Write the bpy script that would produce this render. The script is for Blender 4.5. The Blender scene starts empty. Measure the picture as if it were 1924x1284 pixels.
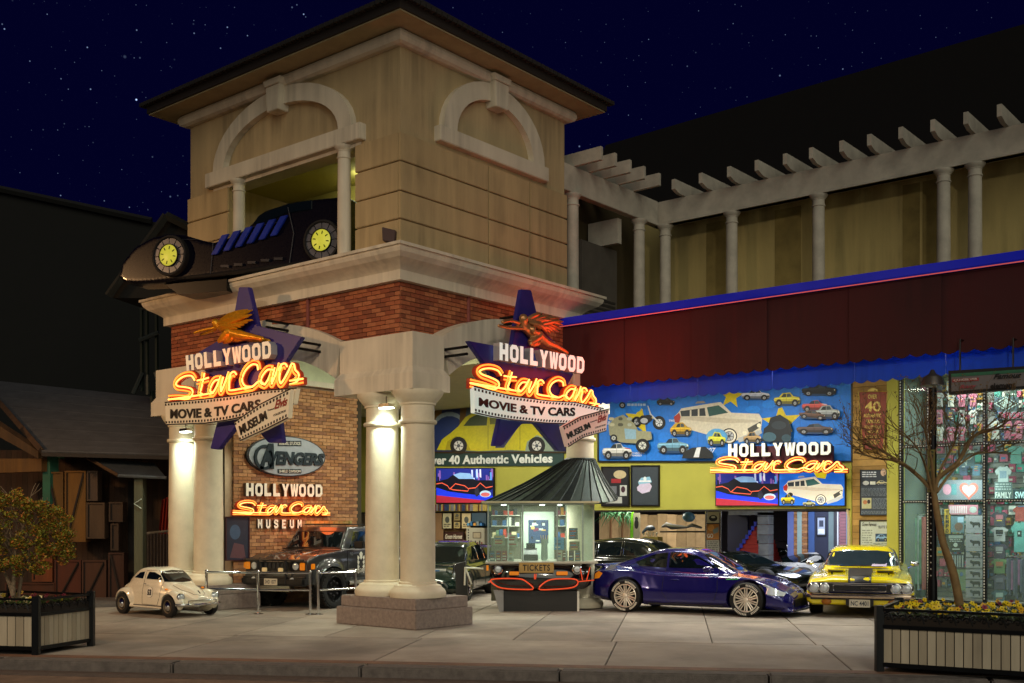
import bpy, bmesh, math, random
from mathutils import Vector, Matrix
from mathutils.bvhtree import BVHTree
random.seed(7)
S = bpy.context.scene
COL = S.collection

# ------------------------------------------------------------------ camera, world, lights
FPX, HOR, CXP, CAMZ = 2057.0, 980.0, 962.0, 1.75      # focal length and horizon of the photograph in its pixels, camera height in m
YAW = math.radians(39.54)
RT = (math.cos(YAW), math.sin(YAW)); FW = (-math.sin(YAW), math.cos(YAW))
CAM = (13.0896, -12.9243)
cd = bpy.data.cameras.new('camera'); cam = bpy.data.objects.new('camera', cd); COL.objects.link(cam)
cam.location = (CAM[0], CAM[1], CAMZ); cam.rotation_euler = (math.pi/2, 0, YAW)
cd.sensor_width = 36; cd.lens = 36*FPX/1924; cd.shift_y = (HOR-642)/1924; cd.clip_end = 2000; cd.clip_start = 0.1
S.camera = cam

W = bpy.data.worlds.new('World'); S.world = W; W.use_nodes = True
def build_world():
    nt = W.node_tree; n = nt.nodes; n.clear(); L = nt.links.new
    out = n.new('ShaderNodeOutputWorld'); bg = n.new('ShaderNodeBackground'); L(bg.outputs[0], out.inputs[0])
    tc = n.new('ShaderNodeTexCoord')
    total = None
    for sc, rad, br in ((230, .11, .5), (120, .085, 1.2), (60, .055, 3.0), (22, .034, 7.0)):
        v = n.new('ShaderNodeTexVoronoi'); v.inputs['Scale'].default_value = sc; L(tc.outputs['Generated'], v.inputs['Vector'])
        mr = n.new('ShaderNodeMapRange'); mr.inputs[1].default_value = rad; mr.inputs[2].default_value = 0.0
        mr.inputs[3].default_value = 0; mr.inputs[4].default_value = br; L(v.outputs['Distance'], mr.inputs[0])
        sx = n.new('ShaderNodeSeparateColor'); L(v.outputs['Color'], sx.inputs[0])
        g = n.new('ShaderNodeMath'); g.operation = 'POWER'; g.inputs[1].default_value = 6; L(sx.outputs[0], g.inputs[0])
        m = n.new('ShaderNodeMath'); m.operation = 'MULTIPLY'; L(mr.outputs[0], m.inputs[0]); L(g.outputs[0], m.inputs[1])
        if total is None: total = m
        else:
            a = n.new('ShaderNodeMath'); a.operation = 'ADD'; L(total.outputs[0], a.inputs[0]); L(m.outputs[0], a.inputs[1]); total = a
    sky = n.new('ShaderNodeMix'); sky.data_type = 'RGBA'; sky.blend_type = 'ADD'; sky.inputs[0].default_value = 1
    sky.inputs[6].default_value = (0.0007, 0.0007, 0.0155, 1)
    mul = n.new('ShaderNodeMix'); mul.data_type = 'RGBA'; mul.blend_type = 'MULTIPLY'; mul.inputs[0].default_value = 1
    mul.inputs[6].default_value = (.45, .62, 1, 1); L(total.outputs[0], mul.inputs[7])
    L(mul.outputs[2], sky.inputs[7]); L(sky.outputs[2], bg.inputs[0]); bg.inputs[1].default_value = 1.0
build_world()
S.view_settings.view_transform = 'Standard'; S.view_settings.look = 'None'; S.view_settings.exposure = 0; S.view_settings.gamma = 1
S.render.engine = 'CYCLES'; S.cycles.use_denoising = True; S.cycles.max_bounces = 6; S.cycles.sample_clamp_indirect = 4
S.cycles.caustics_reflective = False; S.cycles.caustics_refractive = False; S.cycles.transparent_max_bounces = 12

def lamp(kind, name, loc, power, col, size=.1, aim=None, spot=None, sy=None, blend=.6):
    l = bpy.data.lights.new(name, kind); l.energy = power; l.color = col
    if kind == 'AREA':
        l.shape = 'RECTANGLE' if sy else 'SQUARE'; l.size = size
        if sy: l.size_y = sy
    elif kind != 'SUN': l.shadow_soft_size = size
    else: l.angle = size
    if spot: l.spot_size = math.radians(spot); l.spot_blend = blend
    o = bpy.data.objects.new(name, l); o.location = loc; COL.objects.link(o)
    if aim is not None:
        o.rotation_euler = (Vector(aim)-Vector(loc)).to_track_quat('-Z', 'Y').to_euler()
    return o
# street lamps of the street, beyond the frame: sodium on the left, whiter on the right, and a weak sun added as even fill
lamp('SPOT', 'street_light', (-11.5, -13.5, 8.0), 3500, (1, .55, .24), .4, (-5.5, 0, .8), 72, blend=1)
lamp('SPOT', 'street_light', (3.5, -13, 8.5), 1900, (1, .74, .52), .35, (-.5, 0, .5), 78, blend=1)
lamp('SPOT', 'street_light', (15, -9, 8.5), 1500, (1, .88, .72), .35, (3, 3, 1.5), 85, blend=1)
lamp('SUN', 'fill_sun', (0, 0, 30), (.72), (.97, .93, .74), .9, (-14, 12, 23))

# ------------------------------------------------------------------ pixel of the photograph -> point of a real plane
def ray(px, py):
    u = (px-CXP)/FPX
    return (u*RT[0]+FW[0], u*RT[1]+FW[1], (HOR-py)/FPX)
class Face:
    """a vertical building plane x=v or y=v; p() gives the point of the plane that the photo shows at a pixel, moved out by off"""
    def __init__(s, ax, v): s.ax, s.v = ax, v; s.n = Vector((1, 0, 0)) if ax == 'x' else Vector((0, -1, 0))
    def p(s, px, py, off=0):
        d = ray(px, py)
        t = (s.v-CAM[0])/d[0] if s.ax == 'x' else (s.v-CAM[1])/d[1]
        return Vector((CAM[0]+d[0]*t, CAM[1]+d[1]*t, CAMZ+d[2]*t)) + s.n*off
class Oblique:
    """vertical plane facing the camera at a given depth through pixel column px0, turned by ang degrees"""
    def __init__(s, px0, depth, ang=0):
        d = ray(px0, HOR); s.o = Vector((CAM[0]+d[0]*depth, CAM[1]+d[1]*depth, 0))
        a = math.radians(ang); s.n = Vector((-(FW[0]*math.cos(a)+RT[0]*math.sin(a)), -(FW[1]*math.cos(a)+RT[1]*math.sin(a)), 0))
    def p(s, px, py, off=0):
        d = Vector(ray(px, py)); c = Vector((CAM[0], CAM[1], CAMZ))
        t = (s.o-Vector((CAM[0], CAM[1], 0))).dot(s.n)/(Vector((d[0], d[1], 0)).dot(s.n))
        return c+d*t+s.n*off
def gnd(px, py, z=0):
    d = ray(px, py); t = (z-CAMZ)/d[2]
    return Vector((CAM[0]+d[0]*t, CAM[1]+d[1]*t, z))
def at(px, py, depth):
    d = ray(px, py); return Vector((CAM[0]+d[0]*depth, CAM[1]+d[1]*depth, CAMZ+d[2]*depth))

# ------------------------------------------------------------------ materials
def lin(h):
    h = h.lstrip('#'); h = h if len(h) == 6 else ''.join(q*2 for q in h); c = [int(h[i:i+2], 16)/255 for i in (0, 2, 4)]
    return tuple(x/12.92 if x <= .04045 else ((x+.055)/1.055)**2.4 for x in c)
MATS = {}
def mat(name, col, rough=.6, metal=0, var=.12, scale=4, bump=0, bscale=40, emit=0, ecol=None, coat=0, spec=.5, streak=0, trans=0, spots=0):
    if name in MATS: return MATS[name]
    if isinstance(col, str): col = lin(col)
    m = bpy.data.materials.new(name); m.use_nodes = True; nt = m.node_tree; n = nt.nodes; L = nt.links.new
    b = n['Principled BSDF']; b.inputs['Roughness'].default_value = rough; b.inputs['Metallic'].default_value = metal
    b.inputs['Specular IOR Level'].default_value = spec
    if coat: b.inputs['Coat Weight'].default_value = coat; b.inputs['Coat Roughness'].default_value = .04
    b.inputs['Base Color'].default_value = (*col, 1)
    if var or bump:
        tc = n.new('ShaderNodeTexCoord')
        mp = n.new('ShaderNodeMapping'); L(tc.outputs['Object'], mp.inputs[0])
        if streak: mp.inputs['Scale'].default_value = (1, 1, .12)
    if var:
        nz = n.new('ShaderNodeTexNoise'); nz.inputs['Scale'].default_value = scale; nz.inputs['Detail'].default_value = 6; nz.inputs['Roughness'].default_value = .65
        L(mp.outputs[0], nz.inputs['Vector'])
        cr = n.new('ShaderNodeMapRange'); cr.inputs[1].default_value = .3; cr.inputs[2].default_value = .7
        cr.inputs[3].default_value = 1-var; cr.inputs[4].default_value = 1+var*.6; L(nz.outputs['Fac'], cr.inputs[0])
        mx = n.new('ShaderNodeMix'); mx.data_type = 'RGBA'; mx.blend_type = 'MULTIPLY'; mx.inputs[0].default_value = 1
        mx.inputs[6].default_value = (*col, 1); L(cr.outputs[0], mx.inputs[7]); last = mx.outputs[2]
        if streak:
            mp2 = n.new('ShaderNodeMapping'); mp2.inputs['Scale'].default_value = (1, 1, .05); L(tc.outputs['Object'], mp2.inputs[0])
            n4 = n.new('ShaderNodeTexNoise'); n4.inputs['Scale'].default_value = 7; n4.inputs['Detail'].default_value = 5; L(mp2.outputs[0], n4.inputs['Vector'])
            n5 = n.new('ShaderNodeTexNoise'); n5.inputs['Scale'].default_value = .9; n5.inputs['Detail'].default_value = 5; L(tc.outputs['Object'], n5.inputs['Vector'])
            m1 = n.new('ShaderNodeMapRange'); m1.inputs[1].default_value = .38; m1.inputs[2].default_value = .62; m1.inputs[3].default_value = .74; m1.inputs[4].default_value = 1.04; L(n4.outputs['Fac'], m1.inputs[0])
            m3 = n.new('ShaderNodeMapRange'); m3.inputs[1].default_value = .42; m3.inputs[2].default_value = .62; L(n5.outputs['Fac'], m3.inputs[0])
            m2 = n.new('ShaderNodeMix'); m2.data_type = 'RGBA'; m2.blend_type = 'MULTIPLY'; L(m3.outputs[0], m2.inputs[0]); L(last, m2.inputs[6]); L(m1.outputs[0], m2.inputs[7]); last = m2.outputs[2]
        if spots:
            vo = n.new('ShaderNodeTexVoronoi'); vo.inputs['Scale'].default_value = 3.1; L(mp.outputs[0], vo.inputs['Vector'])
            n3 = n.new('ShaderNodeTexNoise'); n3.inputs['Scale'].default_value = .55; n3.inputs['Detail'].default_value = 8; n3.inputs['Distortion'].default_value = .8; L(mp.outputs[0], n3.inputs['Vector'])
            for src, lo, hi, dk in ((vo.outputs['Distance'], .035, .06, .62), (n3.outputs['Fac'], .34, .52, .66)):
                m1 = n.new('ShaderNodeMapRange'); m1.inputs[1].default_value = lo; m1.inputs[2].default_value = hi; m1.inputs[3].default_value = 1-(1-dk)*spots; m1.inputs[4].default_value = 1; L(src, m1.inputs[0])
                m2 = n.new('ShaderNodeMix'); m2.data_type = 'RGBA'; m2.blend_type = 'MULTIPLY'; m2.inputs[0].default_value = 1; L(last, m2.inputs[6]); L(m1.outputs[0], m2.inputs[7]); last = m2.outputs[2]
        L(last, b.inputs['Base Color'])
        rr = n.new('ShaderNodeMapRange'); rr.inputs[3].default_value = max(0, rough-.08); rr.inputs[4].default_value = min(1, rough+.1)
        L(nz.outputs['Fac'], rr.inputs[0]); L(rr.outputs[0], b.inputs['Roughness'])
    if bump:
        n2 = n.new('ShaderNodeTexNoise'); n2.inputs['Scale'].default_value = bscale; n2.inputs['Detail'].default_value = 4
        L(mp.outputs[0], n2.inputs['Vector'])
        bp = n.new('ShaderNodeBump'); bp.inputs['Strength'].default_value = bump; bp.inputs['Distance'].default_value = .02
        L(n2.outputs['Fac'], bp.inputs['Height']); L(bp.outputs[0], b.inputs['Normal'])
    if emit:
        b.inputs['Emission Color'].default_value = (*(ecol or col), 1); b.inputs['Emission Strength'].default_value = emit
    if trans:
        t = n.new('ShaderNodeBsdfTransparent'); mxs = n.new('ShaderNodeMixShader'); mxs.inputs[0].default_value = 1-trans
        t.inputs[0].default_value = (.93, 1, .97, 1)
        L(t.outputs[0], mxs.inputs[1]); L(b.outputs[0], mxs.inputs[2]); L(mxs.outputs[0], n['Material Output'].inputs[0])
    MATS[name] = m; return m
def cm(hexc, emit=0, rough=.55):
    """plain printed or painted colour"""
    return mat('paint_%s_%s' % (hexc.lstrip('#'), emit), hexc, rough, var=.16, emit=emit, scale=16)
stucco = mat('stucco', '#b9a47c', .85, var=.22, scale=1.6, bump=.35, bscale=70, streak=1)
stucco_y = mat('stucco_olive', '#a9a050', .85, var=.1, scale=2, bump=.2)
stucco_p = mat('stucco_panel', '#b8a177', .85, var=.24, scale=1.3, bump=.35, bscale=60, streak=1)
trim = mat('trim_plaster', '#d6cdb8', .7, var=.14, scale=2.2, bump=.12, bscale=40, streak=1)
colm = mat('column_plaster', '#d6cdb4', .6, var=.12, scale=3, bump=.15, bscale=25)
stone = mat('plinth_stone', '#8d8078', .85, var=.3, scale=14, bump=.4, bscale=90)
mortar = mat('mortar', '#8a7660', .95, var=.15, scale=8)
brickm = [mat('brick_%d' % i, c, .85, var=.28, scale=12, bump=.35, bscale=60) for i, c in enumerate(('#a35c3a', '#914c30', '#ac6844', '#84482f'))]
brickw = [mat('wall_brick_%d' % i, c, .85, var=.28, scale=12, bump=.35, bscale=60) for i, c in enumerate(('#b08058', '#a3724a', '#b98a60', '#8f6448'))]
rooft = mat('roof_tile', '#2a2624', .8, var=.3, scale=20)
black = mat('black_metal', '#0d0e10', .35, .6, var=.1)
blackp = mat('black_plastic', '#101012', .45, var=.1)
rubber = mat('rubber', '#0c0c0c', .75, var=.2, scale=30)
chrome = mat('chrome', '#d8dadc', .1, 1, var=.05)
steel = mat('brushed_steel', '#b8b4a8', .22, 1, var=.1)
glassd = mat('dark_glass', '#0b1316', .03, 0, var=0, spec=.9)
glasst = mat('clear_glass', '#cfe6df', .03, 0, var=0, spec=.7, trans=.9)
white = mat('white_paint', '#dcd9cc', .5, var=.08)
concrete = mat('concrete', '#8f8578', .85, var=.3, scale=.9, bump=.25, bscale=120)
asphalt = mat('asphalt', '#7a6452', .85, var=.35, scale=3, bump=.5, bscale=160)
kerbm = mat('kerb_concrete', '#6b6560', .9, var=.35, scale=9, bump=.6, bscale=90)
gold = mat('gilded', '#e0a020', .38, .55, var=.25, scale=14)
bronze = mat('bronze_gilt', '#b8885a', .35, .6, var=.25, scale=14)
neon = mat('neon_tube', (1, .36, .06), .4, var=0, emit=1.7, ecol=(1, .26, .03))
neon2 = mat('neon_tube_core', (1, .62, .25), .4, var=0, emit=2.6, ecol=(1, .42, .08))
lampm = mat('lit_lamp', (1, 1, .9), .4, var=0, emit=14, ecol=(.9, 1, .88))
ledblue = mat('blue_led', (.05, .1, 1), .4, var=0, emit=.32, ecol=(.05, .09, 1))

# ------------------------------------------------------------------ mesh building
class B:
    def __init__(s): s.bm = bmesh.new(); s.mi = 0
    def _f(s, vs):
        try: f = s.bm.faces.new(vs); f.material_index = s.mi; return f
        except ValueError: return None
    def quad(s, *ps): s._f([s.bm.verts.new(p) for p in ps]); return s
    def box(s, x0, x1, y0, y1, z0, z1, M=None):
        v = [Vector((x, y, z)) for z in (z0, z1) for y in (y0, y1) for x in (x0, x1)]
        if M is not None: v = [M @ q for q in v]
        v = [s.bm.verts.new(q) for q in v]
        for f in ((0, 2, 3, 1), (4, 5, 7, 6), (0, 1, 5, 4), (2, 6, 7, 3), (0, 4, 6, 2), (1, 3, 7, 5)): s._f([v[i] for i in f])
        return s
    def prism(s, pts, ext):
        pts = [Vector(p) for p in pts]; ext = Vector(ext)
        a = [s.bm.verts.new(p) for p in pts]; b = [s.bm.verts.new(p+ext) for p in pts]; n = len(pts)
        s._f(a); s._f(list(reversed(b)))
        for i in range(n): s._f([a[i], b[i], b[(i+1) % n], a[(i+1) % n]])
        return s
    def ring(s, outer, inner, ext):
        """band between two open outlines of equal length, extruded"""
        n = len(outer); ext = Vector(ext)
        o = [s.bm.verts.new(Vector(p)) for p in outer]; i_ = [s.bm.verts.new(Vector(p)) for p in inner]
        O = [s.bm.verts.new(Vector(p)+ext) for p in outer]; I = [s.bm.verts.new(Vector(p)+ext) for p in inner]
        for k in range(n-1):
            s._f([o[k], o[k+1], i_[k+1], i_[k]]); s._f([O[k], I[k], I[k+1], O[k+1]])
            s._f([o[k], O[k], O[k+1], o[k+1]]); s._f([i_[k], i_[k+1], I[k+1], I[k]])
        s._f([o[0], i_[0], I[0], O[0]]); s._f([o[-1], O[-1], I[-1], i_[-1]])
        return s
    def tube(s, pts, r, n=8, closed=False, flat=None):
        pts = [Vector(p) for p in pts]; N = len(pts); rings = []
        if isinstance(r, (int, float)): r = [r]*N
        up = Vector((0, 0, 1))
        for i, p in enumerate(pts):
            if closed: t = pts[(i+1) % N]-pts[i-1]
            else: t = pts[min(i+1, N-1)]-pts[max(i-1, 0)]
            if t.length < 1e-9: t = Vector((0, 0, 1))
            t.normalize(); ref = flat if flat is not None else (up if abs(t.z) < .95 else Vector((1, 0, 0)))
            a = t.cross(ref)
            if a.length < 1e-6: a = t.cross(Vector((0, 1, 0)))
            a.normalize(); b = a.cross(t).normalized()
            rings.append([s.bm.verts.new(p+(a*math.cos(2*math.pi*k/n)+b*math.sin(2*math.pi*k/n))*r[i]) for k in range(n)])
        for i in range(N if closed else N-1):
            A, C = rings[i], rings[(i+1) % N]
            for k in range(n): s._f([A[k], A[(k+1) % n], C[(k+1) % n], C[k]])
        if not closed: s._f(list(reversed(rings[0]))); s._f(rings[-1])
        return s
    def lathe(s, prof, c=(0, 0, 0), n=24, axis='z', ang=2*math.pi, scale=(1, 1), cap=True):
        c = Vector(c); rings = []; full = abs(ang-2*math.pi) < 1e-6
        for r, h in prof:
            rr = []
            for k in range(n if full else n+1):
                t = ang*k/n; u, v = r*math.cos(t)*scale[0], r*math.sin(t)*scale[1]
                q = Vector((u, v, h)) if axis == 'z' else (Vector((u, h, v)) if axis == 'y' else Vector((h, u, v)))
                rr.append(s.bm.verts.new(c+q))
            rings.append(rr)
        for A, C in zip(rings, rings[1:]):
            for k in range(n if full else n): s._f([A[k], A[(k+1) % len(A)], C[(k+1) % len(A)], C[k]])
        if cap and prof[0][0] > 1e-6: s._f(list(reversed(rings[0])))
        if cap and prof[-1][0] > 1e-6: s._f(rings[-1])
        return s
    def ball(s, c, r, n=10, sc=(1, 1, 1)):
        m = max(3, n//2+1); pr = [(r*math.sin(math.pi*i/m), -r*math.cos(math.pi*i/m)) for i in range(m+1)]; c = Vector(c)
        rings = [[s.bm.verts.new(c+Vector((q*math.cos(2*math.pi*k/n)*sc[0], q*math.sin(2*math.pi*k/n)*sc[1], h*sc[2]))) for k in range(n)] for q, h in pr[1:-1]]
        lo = s.bm.verts.new(c+Vector((0, 0, -r*sc[2]))); hi = s.bm.verts.new(c+Vector((0, 0, r*sc[2])))
        for k in range(n): s._f([lo, rings[0][(k+1) % n], rings[0][k]]); s._f([hi, rings[-1][k], rings[-1][(k+1) % n]])
        for A, C in zip(rings, rings[1:]):
            for k in range(n): s._f([A[k], A[(k+1) % n], C[(k+1) % n], C[k]])
        return s
    def loft(s, rings, cap=True, closed=True):
        V = [[s.bm.verts.new(Vector(p)) for p in r] for r in rings]; n = len(V[0])
        for A, C in zip(V, V[1:]):
            for k in range(n if closed else n-1): s._f([A[k], A[(k+1) % n], C[(k+1) % n], C[k]])
        if cap: s._f(list(reversed(V[0]))); s._f(V[-1])
        return s
    def mesh(s, name, mats, smooth=False, bevel=0, sub=0):
        bm = s.bm; bmesh.ops.remove_doubles(bm, verts=bm.verts, dist=1e-6) if smooth else None
        bmesh.ops.recalc_face_normals(bm, faces=bm.faces)
        if bevel: bmesh.ops.bevel(bm, geom=list(bm.edges), offset=bevel, segments=2, affect='EDGES', clamp_overlap=True)
        if smooth:
            for f in bm.faces: f.smooth = True
            for e in bm.edges:
                if len(e.link_faces) == 2 and e.calc_face_angle(0) > math.radians(38): e.smooth = False
        me = bpy.data.meshes.new(name); bm.to_mesh(me); bm.free()
        for m in (mats if isinstance(mats, (list, tuple)) else [mats]): me.materials.append(m)
        return me
    def obj(s, name, mats, parent=None, smooth=False, bevel=0, world=True, kind=None, label=None):
        me = s.mesh(name, mats, smooth, bevel)
        return link(name, me, parent, world, kind, label)
def rootof(o):
    while o.parent: o = o.parent
    return o
def link(name, me, parent=None, world=True, kind=None, label=None):
    o = bpy.data.objects.new(name, me); COL.objects.link(o)
    if parent is not None:
        o.parent = parent
        if world:
            r = rootof(parent); M = r.matrix_basis.copy()
            me.transform(M.inverted())
    if kind: o['kind'] = kind
    if label: o['label'] = label
    return o
def thing(name, label, cat, loc=(0, 0, 0), rz=0, group=None, sc=1):
    o = bpy.data.objects.new(name, None); COL.objects.link(o); o.location = loc; o.rotation_euler = (0, 0, rz); o.scale = (sc, sc, sc)
    o.empty_display_size = .2
    o['label'] = label; o['category'] = cat
    if group: o['group'] = group
    bpy.context.view_layer.update() if False else None
    o.matrix_basis = Matrix.Translation(loc) @ Matrix.Rotation(rz, 4, 'Z') @ Matrix.Diagonal((sc, sc, sc, 1))
    return o
def tag(o, label, cat, group=None):
    o['label'] = label; o['category'] = cat
    if group: o['group'] = group
    return o
def struct(o): o['kind'] = 'structure'; return o
def dup(root, loc=None, rz=None, label=None, group=None):
    r = root.copy(); COL.objects.link(r)
    if loc is not None: r.location = loc
    if rz is not None: r.rotation_euler = (0, 0, rz)
    if label: r['label'] = label
    if group: r['group'] = group
    def cp(src, dst):
        for ch in list(src.children):
            c = ch.copy(); COL.objects.link(c); c.parent = dst; cp(ch, c)
    cp(root, r); return r

def text_mesh(txt, bold=0., ext=0., spacing=1.0, shear=0., align='LEFT'):
    c = bpy.data.curves.new('t', 'FONT'); c.body = txt; c.offset = bold; c.extrude = ext; c.space_character = spacing; c.shear = shear
    c.resolution_u = 3; c.align_x = align
    o = bpy.data.objects.new('t', c); me = bpy.data.meshes.new_from_object(o)
    bpy.data.objects.remove(o); bpy.data.curves.remove(c); return me
def quadmap(c4, u, v):
    tl, tr, br, bl = c4
    return (tl*(1-u)+tr*u)*v+(bl*(1-u)+br*u)*(1-v)
def text_on(txt, c4, nrm, mats, parent=None, name='lettering', bold=0.02, depth=0.004, shear=0., world=True, spacing=1., curve=None):
    """lettering stretched over the four 3D corners tl,tr,br,bl"""
    me = text_mesh(txt, bold, 0 if depth < .003 else .5, spacing, shear)
    xs = [v.co.x for v in me.vertices]; ys = [v.co.y for v in me.vertices]
    if not xs: return None
    x0, x1, y0, y1 = min(xs), max(xs), min(ys), max(ys)
    for v in me.vertices:
        u = (v.co.x-x0)/(x1-x0); w = (v.co.y-y0)/max(y1-y0, 1e-6); d = (v.co.z+.5)*depth if depth >= .003 else .0
        p = quadmap(c4, u, w)
        if curve: p = p+curve(u)
        v.co = p+nrm*d
    me.materials.clear()
    for m in (mats if isinstance(mats, (list, tuple)) else [mats]): me.materials.append(m)
    return link(name, me, parent, world)
def ftext(txt, F, px4, off, mats, parent=None, name='lettering', **k):
    """px4: tl,tr,br,bl pixels on face F"""
    return text_on(txt, [F.p(x, y, off) for x, y in px4], F.n, mats, parent, name, **k)
def smoothpath(pts, n=6, closed=False):
    out = []; N = len(pts); P = [Vector(p) for p in pts]
    for i in range(N if closed else N-1):
        p0 = P[i-1] if (i > 0 or closed) else P[0]; p1 = P[i]; p2 = P[(i+1) % N]; p3 = P[(i+2) % N] if (i+2 < N or closed) else P[-1]
        for k in range(n):
            t = k/n; out.append(.5*((2*p1)+(p2-p0)*t+(2*p0-5*p1+4*p2-p3)*t*t+(3*p1-p0-3*p2+p3)*t**3))
    if not closed: out.append(P[-1])
    return out
class Pic:
    """flat print: coloured shapes laid in thin layers on a face"""
    def __init__(s, F, off=.004, emit=0): s.F, s.off, s.emit = F, off, emit; s.b = B(); s.m = []; s.k = 0
    def _m(s, c):
        m = cm(c, s.emit) if isinstance(c, str) else c
        if m not in s.m: s.m.append(m)
        s.b.mi = s.m.index(m); s.k += 1
    def poly(s, pts, c, lift=1):
        s._m(c); s.b.quad(*[s.F.p(x, y, s.off+s.k*.00018) for x, y in pts]); return s
    def rect(s, x0, y0, x1, y1, c): return s.poly([(x0, y0), (x1, y0), (x1, y1), (x0, y1)], c)
    def ell(s, cx, cy, rx, ry, c, n=18, rot=0):
        cr, sr = math.cos(rot), math.sin(rot)
        return s.poly([(cx+rx*math.cos(t)*cr-ry*math.sin(t)*sr, cy+rx*math.cos(t)*sr+ry*math.sin(t)*cr) for t in [2*math.pi*i/n for i in range(n)]], c)
    def wheel(s, cx, cy, rx, ry, tyre='#15161a', rim='#b9bcc0', ww=None):
        s.ell(cx, cy, rx, ry, tyre)
        if ww: s.ell(cx, cy, rx*.85, ry*.85, ww); s.ell(cx, cy, rx*.62, ry*.62, tyre)
        s.ell(cx, cy, rx*.55, ry*.55, rim); s.ell(cx, cy, rx*.2, ry*.2, '#50555c')
        for i in range(6):
            a = i*math.pi/3+.2; c, d = math.cos(a), math.sin(a)
            s.poly([(cx+rx*(.24*c-.04*d), cy+ry*(.24*d+.04*c)), (cx+rx*(.5*c-.06*d), cy+ry*(.5*d+.06*c)), (cx+rx*(.5*c+.06*d), cy+ry*(.5*d-.06*c)), (cx+rx*(.24*c+.04*d), cy+ry*(.24*d-.04*c))], '#3a3d42')
        return s
    def car(s, x, y, w, h, c, glass='#1d2a33', dark='#222', flip=False, ww=None, rot=0, stripe=None):
        """small printed car: x,y top left of its box"""
        def P(l): return [((x+(1-u if flip else u)*w), y+v*h+rot*((1-u if flip else u)-.5)*w) for u, v in l]
        v = int(x*1.7+y) % 3
        def tone(hx, k): q = hx.lstrip('#'); q = q if len(q) == 6 else ''.join(z*2 for z in q); return '#'+''.join('%02x' % max(0, min(255, int(int(q[i:i+2], 16)*k+(30 if k > 1 else 0)))) for i in (0, 2, 4))
        s.ell(x+w*.5, y+h*.9+0, w*.47, h*.12, '#123a66' if s.emit else '#14406e')
        s.poly(P((([(0, .55), (.03, .42), (.2, .36), (.32, .06), (.62, .0), (.74, .3), (.95, .36), (1, .55), (.98, .82), (.9, .88), (.08, .84)]), [(0, .5), (.05, .36), (.3, .34), (.42, .08), (.6, .04), (.7, .28), (.96, .42), (1, .62), (.97, .84), (.1, .86), (.02, .74)], [(0, .46), (.1, .3), (.22, .1), (.4, .02), (.6, .02), (.78, .32), (.97, .4), (1, .6), (.96, .86), (.06, .86), (.0, .7)])[v]), c)
        s.poly(P([(.02, .66), (.98, .66), (.97, .84), (.9, .88), (.08, .85), (.02, .76)]), tone(c, .55))
        s.poly(P([(.05, .44), (.5, .40), (.94, .44), (.94, .48), (.5, .45), (.05, .49)]), tone(c, 1.15))
        s.poly(P([(.27, .36), (.36, .12), (.47, .10), (.47, .36)]), glass)
        s.poly(P([(.49, .36), (.49, .10), (.61, .09), (.68, .33)]), tone(glass, 1.25))
        s.poly(P([(.475, .38), (.482, .38), (.482, .8), (.475, .8)]), dark); s.poly(P([(.69, .4), (.697, .4), (.68, .8), (.673, .8)]), dark)
        s.poly(P([(.9, .6), (.99, .6), (.985, .7), (.9, .71)]), '#23262a')
        if stripe: s.poly(P([(.75, .33), (.93, .38), (.94, .44), (.76, .38)]), stripe)
        for u in (.2, .8):
            (a, b), = P([(u, .82)]); s.ell(a, b-h*.03, w*.115, h*.27, '#101216'); s.wheel(a, b, w*.095, h*.23, ww=ww)
        (a, b), = P([(.95, .52)]); s.ell(a, b, w*.02, h*.06, '#f0ecd0')
        return s
    def lines(s, x0, y0, x1, y1, n, c, ragged=.35, slope=0):
        rr = random.Random(int(x0*7+y0))
        for i in range(n):
            y = y0+(y1-y0)*(i+.2)/n; hgt = (y1-y0)/n*.5; x = x0
            while x < x1-2:
                w = rr.uniform(2, 7); e = min(x+w, x1)
                s.rect(x, y, e, y+hgt, c); x = e+1.3
        return s
    def obj(s, parent, name='print', world=True): return s.b.obj(name, s.m, parent, world=world)
def spec_quad(F, x0, y0, x1, y1, off=0): return [F.p(x0, y0, off), F.p(x1, y0, off), F.p(x1, y1, off), F.p(x0, y1, off)]
# ================================================================== ground, road, pavement
A31 = math.radians(31); SU = Vector((math.cos(A31), math.sin(A31), 0)); SN = Vector((-math.sin(A31), math.cos(A31), 0)); K0 = Vector((-.88, -6.29, 0))
MS = Matrix.Translation(K0) @ Matrix.Rotation(A31, 4, 'Z')
g = struct(B().box(-300, 300, -300, 300, -.6, -.3).obj('ground', mat('ground_earth', '#1c1a18', .95)))
rd = struct(B().box(-60, 70, -40, -.14, -.29, -.13, MS).obj('road', asphalt))
sw = struct(B().box(-60, 70, .02, 45, -.28, -.025, MS).obj('pavement', mat('joint_dirt', '#2e2824', .95)))
kb = struct(B().box(-.01, .0, 0, .01, -.2, -.19, MS).obj('kerb', kerbm))
for i in range(-7, 10):
    r = random.Random(i)
    B().box(i*2.4+.012, i*2.4+2.388, -.13, .15+r.uniform(-.01, .01), -.24, .0, MS).obj('kerb_stone', kerbm, kb, bevel=.018)
gut = B().box(-30, 40, -.55, -.145, -.2, -.124, MS).obj('gutter', mat('gutter', '#5c5048', .9, var=.4, scale=12, bump=.5), rd)
def slab(u0, u1, v0, v1, k):
    r = random.Random(k); h = r.uniform(-.003, .0); t = 'slab_%d' % (k % 4)
    m = mat('concrete_slab_%d' % (k % 4), ('#9c9286', '#948a7f', '#a0968a', '#988e82')[k % 4], .82, var=.34, scale=.8, bump=.3, bscale=110, spots=1)
    B().box(u0+.007, u1-.007, v0+.007, v1-.007, -.12, h, MS).obj('paving_slab', m, sw, bevel=.006)
k = 0
for i in range(-4, 9): slab(i*2.9-1.0, i*2.9+1.9, .16, 3.1, k); k += 1
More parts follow.
